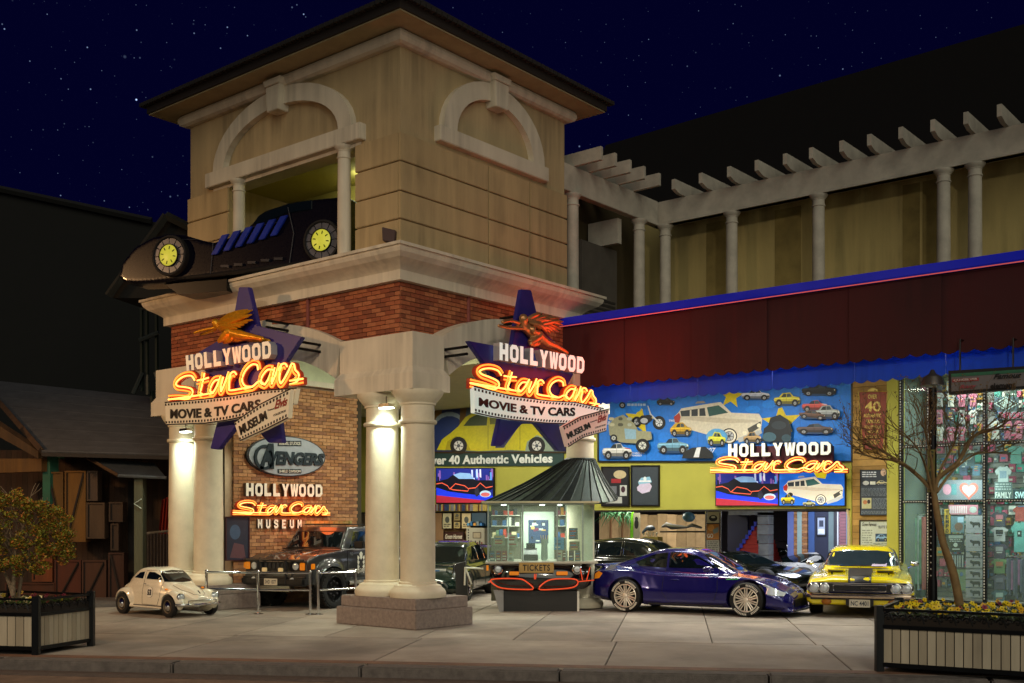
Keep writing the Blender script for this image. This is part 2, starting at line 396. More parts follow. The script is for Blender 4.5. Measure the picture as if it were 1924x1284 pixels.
for j, (v0, v1) in enumerate(((3.1, 6.2), (6.2, 9.3), (9.3, 12.4), (12.4, 15.5), (15.5, 20))):
    for i in range(-8, 15): slab(i*1.45+.37, i*1.45+1.82, v0, v1, k+j); k += 1
# the wet-looking rust tint along the kerb edge
B().box(-30, 40, .17, .42, .0005, .0025, MS).obj('kerb_stain', mat('kerb_stain', '#7a5a46', .8, var=.45, scale=3, bump=.3), sw)

# ================================================================== corner tower
T = thing('corner_tower', 'beige stucco tower with arched niche and hip roof over a brick column porch', 'building')
FY, FX = Face('y', 0), Face('x', 0)
w = B()
for a in ((-6, -4.72, 0, .35, 6.2, 8.30), (-1.05, 0, 0, .35, 6.2, 8.30), (-6, 0, 0, .35, 8.30, 9.93), (-.3, 0, .35, 4.27, 6.2, 9.93),
          (-6, -5.7, .35, 4.27, 6.2, 9.93), (-6, 0, 4.27, 4.57, 6.2, 9.93)): w.box(*a)
w.obj('upper_wall', stucco, T)
B().box(-5.69, -.31, 2.3, 2.45, 6.2, 9.0).obj('niche_back', stucco_y, T)
B().box(-5.69, -.31, .36, 2.29, 8.62, 8.7).obj('niche_ceiling', stucco_y, T)
B().box(-6.6, .05, .02, 4.9, 6.1, 6.22).obj('ledge_roof', mat('flat_roof', '#3a3530', .9), T)
# rusticated panels, each course its own piece
zs = [6.30, 6.80, 7.27, 7.77, 8.26]
for a, b_ in zip(zs, zs[1:]):
    for y0, y1 in ((-.04, 2.2), (2.23, 3.41), (3.44, 4.61)):
        B().box(-.01, .045, y0, y1, a+.012, b_-.012).obj('stucco_panel', stucco_p, T, bevel=.01)
    B().box(-1.07, -.012, -.045, .01, a+.012, b_-.012).obj('stucco_panel', stucco_p, T, bevel=.01)
    B().box(-6.045, -4.70, -.045, .01, a+.012, b_-.012).obj('stucco_panel', stucco_p, T, bevel=.01)
    B().box(-6.045, -6.0, .012, 4.6, a+.012, b_-.012).obj('stucco_panel', stucco_p, T, bevel=.01)
# crown moulding under the eave
def run(prof, x0, x1, y0, y1):
    """profile (offset, z) swept around the rectangle"""
    return [[(x0-o, y0-o, z), (x1+o, y0-o, z), (x1+o, y1+o, z), (x0-o, y1+o, z)] for o, z in prof]
def swept(prof, x0, x1, y0, y1):
    b = B(); R = run(prof, x0, x1, y0, y1)
    V = [[b.bm.verts.new(p) for p in r] for r in R]
    for A_, C_ in zip(V, V[1:]):
        for q in range(4): b._f([A_[q], A_[(q+1) % 4], C_[(q+1) % 4], C_[q]])
    return b
swept([(0, 9.70), (.09, 9.70), (.15, 9.73), (.18, 9.79), (.18, 9.85), (.15, 9.91), (0, 9.91)], -6, 0, 0, 4.57).obj('crown_moulding', trim, T)
b = B(); e = .58
b.box(-6-e, e, -e, 4.57+e, 9.925, 9.95); b.obj('soffit', mat('soffit', '#a89a76', .85, var=.15), T)
rf = B(); rf.box(-6-e-.03, e+.03, -e-.03, 4.57+e+.03, 9.953, 10.10)
rf.obj('fascia_board', mat('fascia', '#2b2420', .7), T)
rb = B(); x0, x1, y0, y1 = -6-e-.1, e+.1, -e-.1, 4.57+e+.1
rb.loft([[(x0, y0, 10.103), (x1, y0, 10.103), (x1, y1, 10.103), (x0, y1, 10.103)], [(-4.2, 2.2, 11.9), (-1.8, 2.2, 11.9), (-1.8, 2.3, 11.9), (-4.2, 2.3, 11.9)]])
ro = rb.obj('roof', rooft, T)
st = B()
for i in range(60):
    t = i/59; st.box(x0+t*(x1-x0)-.05, x0+t*(x1-x0)+.05, y0-.03, y0+.12, 10.09, 10.16)
for i in range(48):
    t = i/47; st.box(x1-.12, x1+.03, y0+t*(y1-y0)-.05, y0+t*(y1-y0)+.05, 10.09, 10.16)
st.obj('roof_shingle_edge', rooft, T, kind='stuff')
# arch surrounds of the upper storey
def halfarch(cx, rx, rz, zb, n=20): return [(cx-rx*math.cos(math.pi*i/n), zb+rz*math.sin(math.pi*i/n)) for i in range(n+1)]
def surround(axis, c, half, rx, zb=8.585, top=9.72, bw=.34, proj=.13):
    o = halfarch(c, rx, top-zb, zb); i_ = halfarch(c, rx-bw, top-zb-bw*.92, zb)
    if axis == 'y': P = lambda u, z, d: (u, -d, z); ext = (0, -proj, 0)
    else: P = lambda u, z, d: (d, u, z); ext = (proj, 0, 0)
    B().ring([P(u, z, 0) for u, z in o], [P(u, z, 0) for u, z in i_], ext).obj('arch_surround', trim, T)
    bb = B(); q = proj+.02
    if axis == 'y': bb.box(c-half, c+half, -q, .02, 8.305, 8.59)
    else: bb.box(-.02, q, c-half, c+half, 8.32, 8.59)
    bb.obj('arch_beam', trim, T, bevel=.012)
    kk = B(); kp = proj+.12
    for (hw, z0, z1, d) in ((.2, 9.28, 9.74, kp), (.25, 9.74, 9.86, kp+.03)):
        pts = [P(c-hw*.8, z0, 0), P(c+hw*.8, z0, 0), P(c+hw, z1, 0), P(c-hw, z1, 0)]
        kk.prism(pts, (0, -d, 0) if axis == 'y' else (d, 0, 0))
    kk.obj('keystone', trim, T, bevel=.01)
surround('y', -3.07, 2.235, 2.0); surround('x', 2.35, 1.53, 1.42)
B().box(-5.2, -.95, -.02, .34, 8.24, 8.30).obj('niche_lintel', trim, T)
def column(x, y, z0, z1, r, name='column', m=None, parent=None, base=True, ring=None, n=28):
    H_ = z1-z0; k_ = r/.29
    pr = []
    if base: pr += [(r*1.62, z0), (r*1.68, z0+.07*k_), (r*1.6, z0+.13*k_), (r*1.42, z0+.17*k_), (r*1.38, z0+.20*k_), (r*1.12, z0+.23*k_), (r*1.12, z0+.26*k_), (r*1.03, z0+.27*k_)]
    else: pr += [(r*1.1, z0), (r*1.1, z0+.05), (r*1.03, z0+.06)]
    pr += [(r*1.03, z0+.3*k_), (r*1.03, z0+H_*.35), (r*.97, z1-.6*k_)]
    pr += [(r*.97, z1-.565*k_), (r*1.1, z1-.56*k_), (r*1.14, z1-.53*k_), (r*1.1, z1-.50*k_), (r*.98, z1-.49*k_)] if ring is None else []
    pr += [(r*.98, z1-.25*k_), (r*1.07, z1-.24*k_), (r*1.07, z1-.21*k_), (r*1.2, z1-.17*k_), (r*1.42, z1-.09*k_), (r*1.52, z1-.03*k_), (r*1.52, z1)]
    return B().lathe(pr, (x, y, 0), n).obj(name, m or colm, parent, smooth=True)
for x in (-4.36, -1.36): column(x, -.03, 6.30, 8.30, .115, 'niche_column', trim, T)
# cornice of the brick storey
swept([(0, 5.76), (.12, 5.765), (.12, 5.93), (.15, 5.96), (.19, 5.99), (.25, 6.03), (.34, 6.08), (.41, 6.15), (.43, 6.20), (.43, 6.235), (.47, 6.24), (.47, 6.29), (0, 6.292)], -6.66, 0, 0, 4.9).obj('cornice', trim, T)
B().box(-6.62, -.04, .04, 4.86, 6.1, 6.12).obj('ceiling_deck', trim, T)
# brick storey above the arches
HB, LB = .0655, .215; CH, CL = HB+.0105, LB+.0105
def arcz(u, c, half, z0, rise):
    R = (half*half+rise*rise)/(2*rise); d = abs(u-c)
    return z0+rise-R+math.sqrt(max(R*R-d*d, 0)) if d <= half else z0
extL = lambda u: arcz(u, -3.5, 2.18, 4.867, .53); extR = lambda u: arcz(u, 2.45, 1.87, 4.867, .53)
def corewall(c0, c1, fn, axis):
    n = 40; us = [c0+(c1-c0)*i/n for i in range(n+1)]
    pts = [(u, fn(u)-.25) for u in us]+[(c1, 5.77), (c0, 5.77)]
    if axis == 'y': return B().prism([(u, .02, z) for u, z in pts], (0, .3, 0))
    return B().prism([(-.02, u, z) for u, z in pts], (-.3, 0, 0))
corewall(-6.65, -.01, extL, 'y').obj('brick_backing', mortar, T); corewall(.012, 4.55, extR, 'x').obj('brick_backing', mortar, T)
def bricks(parent, axis, plane, u0, u1, z0, z1, keep, mats, nsingle, seed=1, depth=.09, proud=.012):
    """courses of bricks on a wall; axis 'y': wall faces -y at y=plane; 'x': wall faces +x"""
    r = random.Random(seed); L = []
    j = 0; z = z0
    while z+HB <= z1+.001:
        u = u0-(CL/2 if j % 2 else 0)
        while u < u1-.02:
            a, c = max(u, u0), min(u+LB, u1)
            if c-a > .03 and keep((a+c)/2, z+HB): L.append((a, c, z, r.randrange(len(mats)), r.uniform(-.003, .004)))
            u += CL
        z += CH; j += 1
    return L
def lay(parent, walls, mats, nsingle):
    allb = []
    for axis, plane, L in walls:
        for q in L:
            c = Vector(((q[0]+q[1])/2, plane, q[2])) if axis == 'y' else Vector((plane, (q[0]+q[1])/2, q[2]))
            allb.append(((c-Vector((CAM[0], CAM[1], CAMZ))).length, axis, plane, q))
    allb.sort(key=lambda t: t[0]); cache = {}
    rest = B()
    for k_, (d, axis, plane, (a, c, z, mi, pr)) in enumerate(allb):
        h = (c-a)/2
        if k_ < nsingle:
            key = (axis, round(h, 3), mi)
            if key not in cache:
                bb = B()
                if axis == 'y': bb.box(-h, h, -.012, .05, 0, HB)
                else: bb.box(-.05, .012, -h, h, 0, HB)
                cache[key] = bb.mesh('brick', mats[mi])
            o = bpy.data.objects.new('brick', cache[key]); COL.objects.link(o); o.parent = parent
            o.location = ((a+c)/2, plane-pr, z) if axis == 'y' else (plane+pr, (a+c)/2, z)
        else:
            rest.mi = mi
            if axis == 'y': rest.box(a, c, plane-.012-pr, plane+.05, z, z+HB)
            else: rest.box(plane-.05, plane+.012+pr, a, c, z, z+HB)
    rest.obj('brickwork', mats, parent, kind='stuff')
LL = bricks(T, 'y', 0, -6.66, -.0, 4.78, 5.765, lambda u, z: z > extL(u)-.02, brickm, 0, 3)
LR = bricks(T, 'x', 0, .012, 4.56, 4.78, 5.765, lambda u, z: z > extR(u)-.02, brickm, 0, 4)
lay(T, [('y', -.0, LL), ('x', .0, LR)], brickm, 296)
for F_, px in ((FY, 581), (FX, 878)):
    p = F_.p(px, 600, .03)
    B().tube([(p.x, p.y, extL(p.x)+.0 if F_ is FY else extR(p.y)), (p.x, p.y, 5.76)], .035).obj('downpipe', mat('pipe_red', '#7a3a32', .6), T)
# arches
def archband(axis, c, he, hi, front, thick):
    n = 24; o = []; i_ = []
    for k_ in range(n+1):
        t = -1+2*k_/n; uo, ui = c+he*t, c+hi*t
        o.append((uo, arcz(uo, c, he+1e-4, 4.867, .53))); i_.append((ui, arcz(ui, c, hi+1e-4, 4.24, .55)))
    if axis == 'y': return B().ring([(u, front, z) for u, z in o], [(u, front, z) for u, z in i_], (0, thick, 0))
    return B().ring([(front, u, z) for u, z in o], [(front, u, z) for u, z in i_], (-thick, 0, 0))
archband('y', -3.5, 2.18, 2.06, -.15, .5).obj('arch', trim, T)
archband('x', 2.45, 1.87, 1.70, .42, .55).obj('arch', trim, T)
B().prism([(-3.72, -.14, 4.72), (-3.28, -.14, 4.72), (-3.2, -.14, 5.46), (-3.8, -.14, 5.46)], (0, -.14, 0)).obj('keystone', trim, T, bevel=.01)
def abut(x0, x1, y0, y1, name='impost_block'):
    b_ = B(); o = .07
    b_.box(x0-o, x1+o, y0-o, y1+o, 3.92, 4.19)
    b_.loft([[(x0-o, y0-o, 4.19), (x1+o, y0-o, 4.19), (x1+o, y1+o, 4.19), (x0-o, y1+o, 4.19)], [(x0, y0, 4.30), (x1, y0, 4.30), (x1, y1, 4.30), (x0, y1, 4.30)]], cap=False)
    b_.box(x0, x1, y0, y1, 4.30, 4.867)
    return b_.obj(name, trim, T)
abut(-1.33, .44, -.155, .60); abut(-7.0, -5.65, -.155, .60); abut(-.3, .44, 4.32, 5.35)
def plinth(x0, x1, y0, y1):
    B().box(x0, x1, y0, y1, 0, .30).obj('plinth', stone, T, bevel=.015)
    B().box(x0+.06, x1-.06, y0+.06, y1-.06, .301, .49).obj('plinth', stone, T, bevel=.012)
plinth(-1.20, .72, -.36, 1.02); plinth(-7.05, -5.05, -.36, 1.02)
for x, y in ((-.60, .16), (.25, .16), (-6.50, .16), (-5.62, .16), (.04, 5.05)): column(x, y, .49 if y < 1 else 0.02, 3.92, .283, 'column', colm, T, n=40)
# porch interior
PW = thing('porch_brick_wall', 'tan brick wall inside the porch carrying the oval silver sign', 'wall', (-5.6, .35, 0))
B().box(-5.9, -5.62, .75, 4.15, 0, 4.70).obj('wall_backing', mortar, PW)
B().box(-5.9, -5.5, .65, 4.25, 4.702, 4.82).obj('ledge', trim, PW, bevel=.01)
B().box(-5.9, -5.6, .65, 4.25, 4.822, 5.7).obj('plaster_band', mat('pale_plaster', '#c9cfae', .8), PW)
_sub = B()
Lw = bricks(PW, 'x', -5.6, .75, 4.15, .02, 4.70, lambda u, z: True, brickw, 0, 9)
def layw():
    allb = sorted(Lw, key=lambda q: (q[0] > 4.9) + abs(q[2]-2.9)+abs((q[0]+q[1])/2-2.4)*.6); cache = {}; rest = B()
    for k_, (a, c, z, mi, pr) in enumerate(allb):
        h = (c-a)/2
        if k_ < 296:
            key = (round(h, 3), mi)
            if key not in cache: cache[key] = B().box(-.05, .012, -h, h, 0, HB).mesh('brick', brickw[mi])
            o = bpy.data.objects.new('brick', cache[key]); COL.objects.link(o); o.parent = PW
            o.location = (pr, (a+c)/2-.35, z)
        else: rest.mi = mi; rest.box(-5.65, -5.588+pr, a, c, z, z+HB)
    rest.obj('brickwork', brickw, PW, kind='stuff')
layw()
B().box(-6.55, -.12, .42, 4.8, 5.55, 5.62).obj('porch_ceiling', mat('ceiling_plaster', '#cfd0b4', .8), T)
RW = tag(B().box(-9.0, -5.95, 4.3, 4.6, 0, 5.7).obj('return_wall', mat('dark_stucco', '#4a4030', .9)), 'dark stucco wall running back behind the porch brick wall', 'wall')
# flood lamps between the columns
def flood(px, py, who):
    p = Face('y', -.16).p(px, py)
    t = thing('flood_lamp', who, 'lamp', (p.x, p.y, p.z))
    B().tube([(0, .05, .16), (0, .05, .03)], .012).obj('stem', steel, t, world=False)
    B().box(-.13, .13, -.02, .12, -.03, .03).obj('housing', steel, t, world=False, bevel=.01)
    B().box(-.12, .12, -.01, .11, -.05, -.031).obj('lens', lampm, t, world=False)
    lamp('SPOT', 'flood_beam', (p.x, p.y+.03, p.z-.07), 150, (.85, 1, .82), .06, (p.x-.05, p.y+.3, p.z-2), 150, blend=1)
    return t
flood(722, 762, 'small square floodlight lit between the two corner pier columns')
flood(345, 808, 'small floodlight lit on the left pier beneath the gold figure sign')
sb = thing('spotlight_box', 'brown box floodlight standing on the cornice at the tower corner', 'lamp', FY.p(739, 445, .1)); sb.rotation_euler = (0, 0, .5); sb.matrix_basis = Matrix.Translation(FY.p(739, 445, .1)) @ Matrix.Rotation(.5, 4, 'Z')
B().prism([(-.09, -.08, -.1), (.12, -.08, -.14), (.14, -.08, .06), (-.1, -.08, .13)], (0, .18, 0)).obj('housing', mat('brown_box', '#3a2220', .6), sb, world=False, bevel=.01)
B().box(-.02, .02, -.02, .02, -.28, -.1).obj('bracket', black, sb, world=False)
# ================================================================== museum wing behind the awning
WY = 11.3; F11 = Face('y', WY); F45 = Face('y', 4.5)
MW = thing('museum_building', 'yellow museum front with wide open display bay behind the parked cars', 'building')
olive = mat('wall_olive_yellow', '#b3b04a', .75, var=.10, scale=1.2, bump=.1)
ceil = mat('canopy_ceiling', '#b9b58e', .85, var=.1)
B().box(-15, 3.15, WY, WY+.3, 2.05, 5.11).obj('front_wall', olive, MW)
B().box(-15, 3.12, WY-.012, WY+.01, 2.0, 2.045).obj('lintel', mat('lintel_dark', '#1a1712', .6), MW)
B().box(3.05, 3.15, WY, WY+.3, 0, 2.05).obj('jamb', olive, MW)
B().box(-15, 22, 4.62, WY+.2, 5.12, 5.25).obj('canopy_ceiling', ceil, MW)
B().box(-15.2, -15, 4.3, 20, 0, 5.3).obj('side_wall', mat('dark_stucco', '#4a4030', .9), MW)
B().box(-12, 22, 4.6, 25, 5.60, 5.75).obj('flat_roof', mat('flat_roof', '#3a3530', .9), MW)
B().box(-15, 3.2, 19.7, 20, 0, 5).obj('back_wall', mat('museum_back', '#3a3440', .9), MW)
B().box(-15, 3.2, WY+.31, 20, 2.6, 2.7).obj('museum_ceiling', mat('museum_ceiling', '#3a3a38', .9), MW)
# boarded pier between the museum and the shop
PX0, PX1, PX2 = F11.p(1602, 700).x, F11.p(1669, 700).x, F11.p(1691, 700).x
PR = thing('timber_pier', 'tan boarded pier carrying the red plaque and two notice boards', 'pier', (PX0, WY, 0))
B().box(PX0, PX1, WY+.0, WY+.3, 0, 5.1).obj('core', mat('pier_core', '#4f3c22', .9), PR)
boardm = [mat('pier_board_%d' % i, c, .7, var=.25, scale=5, streak=0) for i, c in enumerate(('#a8823f', '#9c7838', '#b08a48'))]
for i in range(34):
    z = i*.15
    B().box(PX0+.005, PX1-.005, WY-.03, WY, z+.004, z+.146).obj('board', boardm[i % 3], PR)
B().box(PX1+.002, PX2, WY-.10, WY+.3, 0, 5.1).obj('edge_panel', olive, PR, bevel=.01)

# awning: blue rail, maroon fabric panels with scallops, blue under-valance
AW = thing('awning', 'long maroon fabric awning with scalloped edge under a bright blue rail', 'awning', (0, 4.5, 4.3))
maroon = mat('maroon_canvas', '#3c0d11', .85, var=.25, scale=1.5, bump=.15, bscale=14, streak=1)
bluec = mat('blue_canvas', '#1454c8', .6, var=.15, scale=2, streak=1)
def _tl(m, col, f):
    nt = m.node_tree; t = nt.nodes.new('ShaderNodeBsdfTranslucent'); t.inputs[0].default_value = (*lin(col), 1); x = nt.nodes.new('ShaderNodeMixShader'); x.inputs[0].default_value = f
    nt.links.new(nt.nodes['Principled BSDF'].outputs[0], x.inputs[1]); nt.links.new(t.outputs[0], x.inputs[2]); nt.links.new(x.outputs[0], nt.nodes['Material Output'].inputs[0])
_tl(bluec, '#1668d0', .30)
for i in range(4):  # added backlights, unseen, that make the blue valance glow
    t = thing('valance_glow_tube', 'added unseen light tube behind the blue valance, %s from the tower' % ('first', 'second', 'third', 'fourth')[i], 'tube light', (1.5+i*2.9, 5.6, 5.0)); B().tube([(-.9, 0, 0), (.9, 0, 0)], .03, 8).obj('tube', lampm, t, world=False)
    lamp('AREA', 'valance_backlight', (1.5+i*2.9, 5.55, 4.95), (26, 30, 40, 50)[i], (.9, .97, 1), 1.8, aim=(1.5+i*2.9, 4.7, 4.2), sy=.15)
B().box(-.06, 22, 4.40, 4.58, 5.625, 5.775).obj('rail', mat('blue_rail', '#1a28d0', .35, var=.15, scale=1.2, emit=.05, ecol=lin('#1a20e0')), AW, bevel=.015)
B().tube([(-.03, 4.40, 5.605), (22, 4.40, 5.605)], .008).obj('neon_line', mat('pink_neon', '#ff5a50', .4, var=0, emit=.35, ecol=(1, .2, .16)), AW)
def scallop(x0, x1, zt, zb, y, th, n, depth=.05):
    pts = [(x0, y, zt)]; m = n*6
    for i in range(m+1):
        t = i/m; ph = (t*n) % 1; z = zb-depth*abs(math.sin(math.pi*t*n)); pts.append((x0+(x1-x0)*t, y, z))
    pts.append((x1, y, zt)); return B().prism(pts, (0, th, 0))
x = -.02; k = 0
while x < 20:
    w_ = 1.48
    scallop(x-.006, x+w_+.006, 5.60, 4.40, 4.5+.026*(k % 2), .02, 6).obj('fabric_panel', maroon, AW)
    scallop(x+.004, x+w_-.004, 4.75, 4.08, 4.72+.004*(k % 2), .02, 7, .045).obj('under_valance', bluec, AW)
    x += w_; k += 1
# lit ceiling fixtures under the canopy
def ceiling_light(x, y, power, lab, z=5.115, col=(1, .93, .78), sz=.5):
    t = thing('ceiling_light', lab, 'ceiling light', (x, y, z), group='ceiling lights under the canopy')
    B().box(-.3, .3, -.3, .3, -.04, 0).obj('frame', steel, t, world=False)
    B().box(-.26, .26, -.26, .26, -.046, -.041).obj('diffuser', lampm, t, world=False)
    lamp('AREA', 'ceiling_lamp', (x, y, z-.06), power, col, sz)
for i, (x, y, p_) in enumerate(((-9, 9, 75), (-5.6, 9.0, 95), (-2.2, 9.0, 95), (1.0, 9.0, 95), (3.4, 7.8, 60), (-2.5, 6.2, 60), (1.5, 6.3, 75), (4.6, 6.6, 70), (7.5, 8, 16))):
    ceiling_light(x, y, p_, 'square flush canopy light above '+('the far left display bay', 'the dark green saloon', 'the yellow beetle poster', 'the framed posters', 'the timber pier', 'the ticket booth', 'the blue sports coupe', 'the yellow muscle car', 'the souvenir shop front')[i])
lamp('AREA', 'porch_lamp', (-2.6, 2.6, 5.5), 150, (.95, 1, .75), .8)
pl = thing('porch_light', 'flush light on the porch ceiling behind the arches', 'ceiling light', (-2.6, 2.6, 5.55))
B().box(-.3, .3, -.3, .3, -.04, -.001).obj('diffuser', lampm, pl, world=False)

# ------------------------------------------------------------------ upper storey with pergola
olive2 = mat('upper_wall_stucco', '#cbb878', .9, var=.18, scale=1.1, bump=.3, bscale=50, streak=1)
UB = thing('pergola_building', 'upper olive wall behind a white pergola above the awning', 'building', (0, 9.6, 5.8))
B().box(-1.4, 22, 9.7, 10, 5.755, 9.15).obj('upper_wall', olive2, UB)
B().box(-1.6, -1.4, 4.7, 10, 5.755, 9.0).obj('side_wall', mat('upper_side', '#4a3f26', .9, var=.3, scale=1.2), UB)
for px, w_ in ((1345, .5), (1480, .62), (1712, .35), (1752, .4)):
    p = Face('y', 9.69).p(px, 480); B().box(p.x-w_/2, p.x+w_/2, 9.69, 9.699, 5.8, 8.7).obj('dark_band', mat('dark_band_plaster', '#9c8a50', .9, var=.3, scale=2), UB)  # vertical bands a little darker than the wall
PG = thing('pergola', 'weathered white pergola with round columns and projecting rafters', 'pergola', (0, 8.5, 5.8))
perg = mat('pergola_paint', '#bdb7a8', .75, var=.25, scale=2.4, bump=.15)
B().box(-.42, 22, 8.5, 8.68, 8.50, 9.045).obj('beam', perg, PG, bevel=.008)
B().box(-.42, 22, 8.46, 8.70, 8.50, 8.56).obj('beam_fillet', perg, PG)
B().box(-.42, -.24, 4.58, 8.45, 8.50, 9.045).obj('beam', perg, PG, bevel=.008)
B().box(-.42, 22, 9.45, 9.58, 8.9, 9.1).obj('back_beam', perg, PG)
F805 = Face('y', 8.05)
xs_ = [F805.p(a, b_).x for a, b_ in ((1262, 338), (1313, 327), (1366, 315), (1418, 304), (1471, 290), (1520, 281), (1577, 265), (1629, 251), (1688, 237), (1748, 220), (1810, 204), (1873, 185), (1940, 168))]
xs_ += [xs_[-1]+.64*(i+1) for i in range(4)]
for x in xs_: B().prism([(x+.0, 8.05, 9.11), (x, 8.05, 9.33), (x, 9.66, 9.33), (x, 9.66, 9.048), (x, 8.25, 9.048)], (.085, 0, 0)).obj('rafter', perg, PG)
Fx3 = Face('x', -.24)
for px, py in ((1079, 327), (1106, 340), (1134, 352), (1161, 364), (1190, 377)):
    y = Fx3.p(px, py).y; B().box(-1.3, .42, y, y+.085, 9.048, 9.32).obj('rafter', perg, PG, bevel=.006)
for px in (1250, 1375, 1538, 1773, 1832):
    x = Face('y', 8.58).p(px, 450).x; column(x, 8.58, 5.76, 8.497, .125, 'column', perg, PG)
for px in (1076, 1201):
    y = Face('x', -.33).p(px, 450).y; column(-.33, y, 5.76, 8.497, .125, 'column', perg, PG)
for (px, py, px1, py1, lab) in ((1092, 472, 1160, 550, 'large grey rooftop air unit standing between the pergola columns'), (1168, 545, 1190, 575, 'small dark roof unit beside the second pergola column')):
    a = Face('x', -.9).p(px, py1); c = Face('x', -.9).p(px1, py)
    t = thing('air_conditioner', lab, 'air conditioner', (-1.1, (a.y+c.y)/2, 5.76))
    hz = max(a.z, c.z, 7.0) if px < 1100 else 6.4
    B().box(-1.35, -.9, a.y, c.y, 5.76, hz).obj('casing', mat('ac_grey', '#55504a', .6, var=.2), t, bevel=.02)
    for i in range(8): B().box(-.9, -.885, a.y+.15, c.y-.1, 5.95+i*.1, 6.0+i*.1).obj('louver', mat('ac_dark', '#2c2a28', .6), t) if hz > 6.6 else None
B().box(-1.3, -.5, 7.2, 7.35, 7.9, 8.45).obj('duct', perg, PG)
# big dark roof beyond
DR = thing('dark_gable_roof', 'huge dark unlit roof rising behind the pergola', 'roof')
a = Face('y', 17).p(1138, 290); c = Face('y', 17).p(1924, 45)
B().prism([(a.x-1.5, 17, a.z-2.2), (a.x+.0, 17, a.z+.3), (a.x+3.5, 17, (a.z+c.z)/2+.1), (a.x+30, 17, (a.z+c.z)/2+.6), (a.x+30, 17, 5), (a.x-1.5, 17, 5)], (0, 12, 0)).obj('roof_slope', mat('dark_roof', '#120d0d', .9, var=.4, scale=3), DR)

# ------------------------------------------------------------------ things on the museum front wall
def board(name, lab, cat, F, px4, off=.03, th=.05, frame='#15150f', face='#123', fw=2, group=None):
    """framed flat panel: px4 = x0,y0,x1,y1"""
    x0, y0, x1, y1 = px4; c = F.p((x0+x1)/2, y1, 0)
    t = thing(name, lab, cat, c, group=group)
    q = spec_quad(F, x0, y0, x1, y1, off)
    B().prism(q, -F.n*(off-.003)).obj('panel', cm(face), t)
    if frame:
        for (a, b_, c_, d) in ((x0-fw, y0-fw, x1+fw, y0), (x0-fw, y1, x1+fw, y1+fw), (x0-fw, y0, x0, y1), (x1, y0, x1+fw, y1)):
            B().prism(spec_quad(F, a, b_, c_, d, off+.015), -F.n*(off+.012)).obj('frame', cm(frame, rough=.4), t)
    return t, Pic(F, off+.002)
# big blue poster
F = F11
t, P = board('car_poster', 'large bright blue poster crowded with movie cars, motorcycles and yellow stars', 'poster', F, (1127, 712, 1600, 866), face='#1c6fd0', frame='#0f1a20', fw=3)
P.rect(1127, 712, 1600, 866, '#1878dc')
star = lambda cx, cy, r, c, a0=0: P.poly([(cx+r*(1 if i % 2 == 0 else .42)*math.cos(a0+math.pi*i/5-math.pi/2), cy+r*(1 if i % 2 == 0 else .42)*math.sin(a0+math.pi*i/5-math.pi/2)) for i in range(10)], c)
star(1202, 790, 30, '#d8c21c', .15); star(1375, 745, 24, '#e0c81c', .1); star(1470, 795, 38, '#dcc41a', -.1); star(1545, 730, 18, '#dcc41a')
# chopper
for i, x in enumerate((1216, 1312, 1408, 1504)): P.rect(x, 712, x+.9, 866, '#1260b4')
for i in range(40): P.ell(1130+(i*83) % 468, 716+(i*47) % 146, 9+i % 7, 6+i % 5, ('#1a80e6', '#146cc8', '#1c86ea')[i % 3])
def cycle(x, y, s_, c):
    P.wheel(x, y, 9*s_, 10*s_, ww=None); P.wheel(x+42*s_, y+2*s_, 12*s_, 13*s_, rim='#d8dce0')
    P.poly([(x, y-4*s_), (x+10*s_, y-12*s_), (x+26*s_, y-12*s_), (x+30*s_, y-4*s_), (x+18*s_, y+6*s_), (x+4*s_, y+4*s_)], c)
    P.poly([(x+24*s_, y-14*s_), (x+27*s_, y-15*s_), (x+44*s_, y+2*s_), (x+41*s_, y+3*s_)], '#d0d4d8'); P.poly([(x+20*s_, y-30*s_), (x+22*s_, y-30*s_), (x+28*s_, y-13*s_), (x+25*s_, y-13*s_)], '#c8ccd0')
    P.ell(x+14*s_, y-2*s_, 7*s_, 5*s_, '#b8bcc4'); P.ell(x+22*s_, y-10*s_, 7*s_, 3*s_, '#20242c')
cycle(1198, 793, 1.0, '#1a1c22'); P.wheel(1171, 762, 6, 6)
P.lines(1180, 757, 1218, 766, 1, '#a8c4e8'); P.lines(1134, 792, 1152, 799, 2, '#e8eef8')
# big white estate car
def bigcar(P, ox, oy, s_):
    p = lambda *l: [(ox+a*s_, oy+b_*s_) for a, b_ in l]
    P.poly(p((0, 22), (10, 12), (14, 6), (60, -2), (88, -6), (108, 14), (160, 16), (166, 26), (163, 50), (118, 66), (88, 62), (30, 46), (14, 44), (2, 34)), '#ded6c0')
    P.poly(p((2, 26), (16, 20), (88, 24), (158, 28), (160, 32), (88, 34), (20, 27), (3, 34)), '#c9bfa8')
    P.poly(p((12, 11), (58, 5), (60, 20), (14, 21)), '#2a3238'); P.poly(p((62, 4), (84, 0), (102, 14), (66, 21)), '#2e5a55')
    P.poly(p((30, 9), (33, 9), (33, 21), (30, 21)), '#ded6c0'); P.poly(p((45, 7), (48, 7), (48, 21), (45, 21)), '#ded6c0')
    P.poly(p((0, 22), (10, 14), (13, 22), (10, 34), (2, 32)), '#b03020'); P.poly(p((40, -3), (44, -7), (56, -8), (60, -4)), '#9a9488')
    P.poly(p((138, 44), (163, 30), (164, 40), (142, 54)), '#4a4a44'); P.poly(p((120, 62), (146, 52), (164, 46), (166, 52), (150, 62), (122, 70)), '#b8bcbc')
    P.wheel(ox+104*s_, oy+58*s_, 15*s_, 15*s_, ww='#f0ecd8'); P.ell(ox+20*s_, oy+44*s_, 7*s_, 6*s_, '#1a1a1a')
    for a, b_ in ((133, 52), (160, 38)): P.ell(ox+a*s_, oy+b_*s_, 4*s_, 4*s_, '#f0ead0')
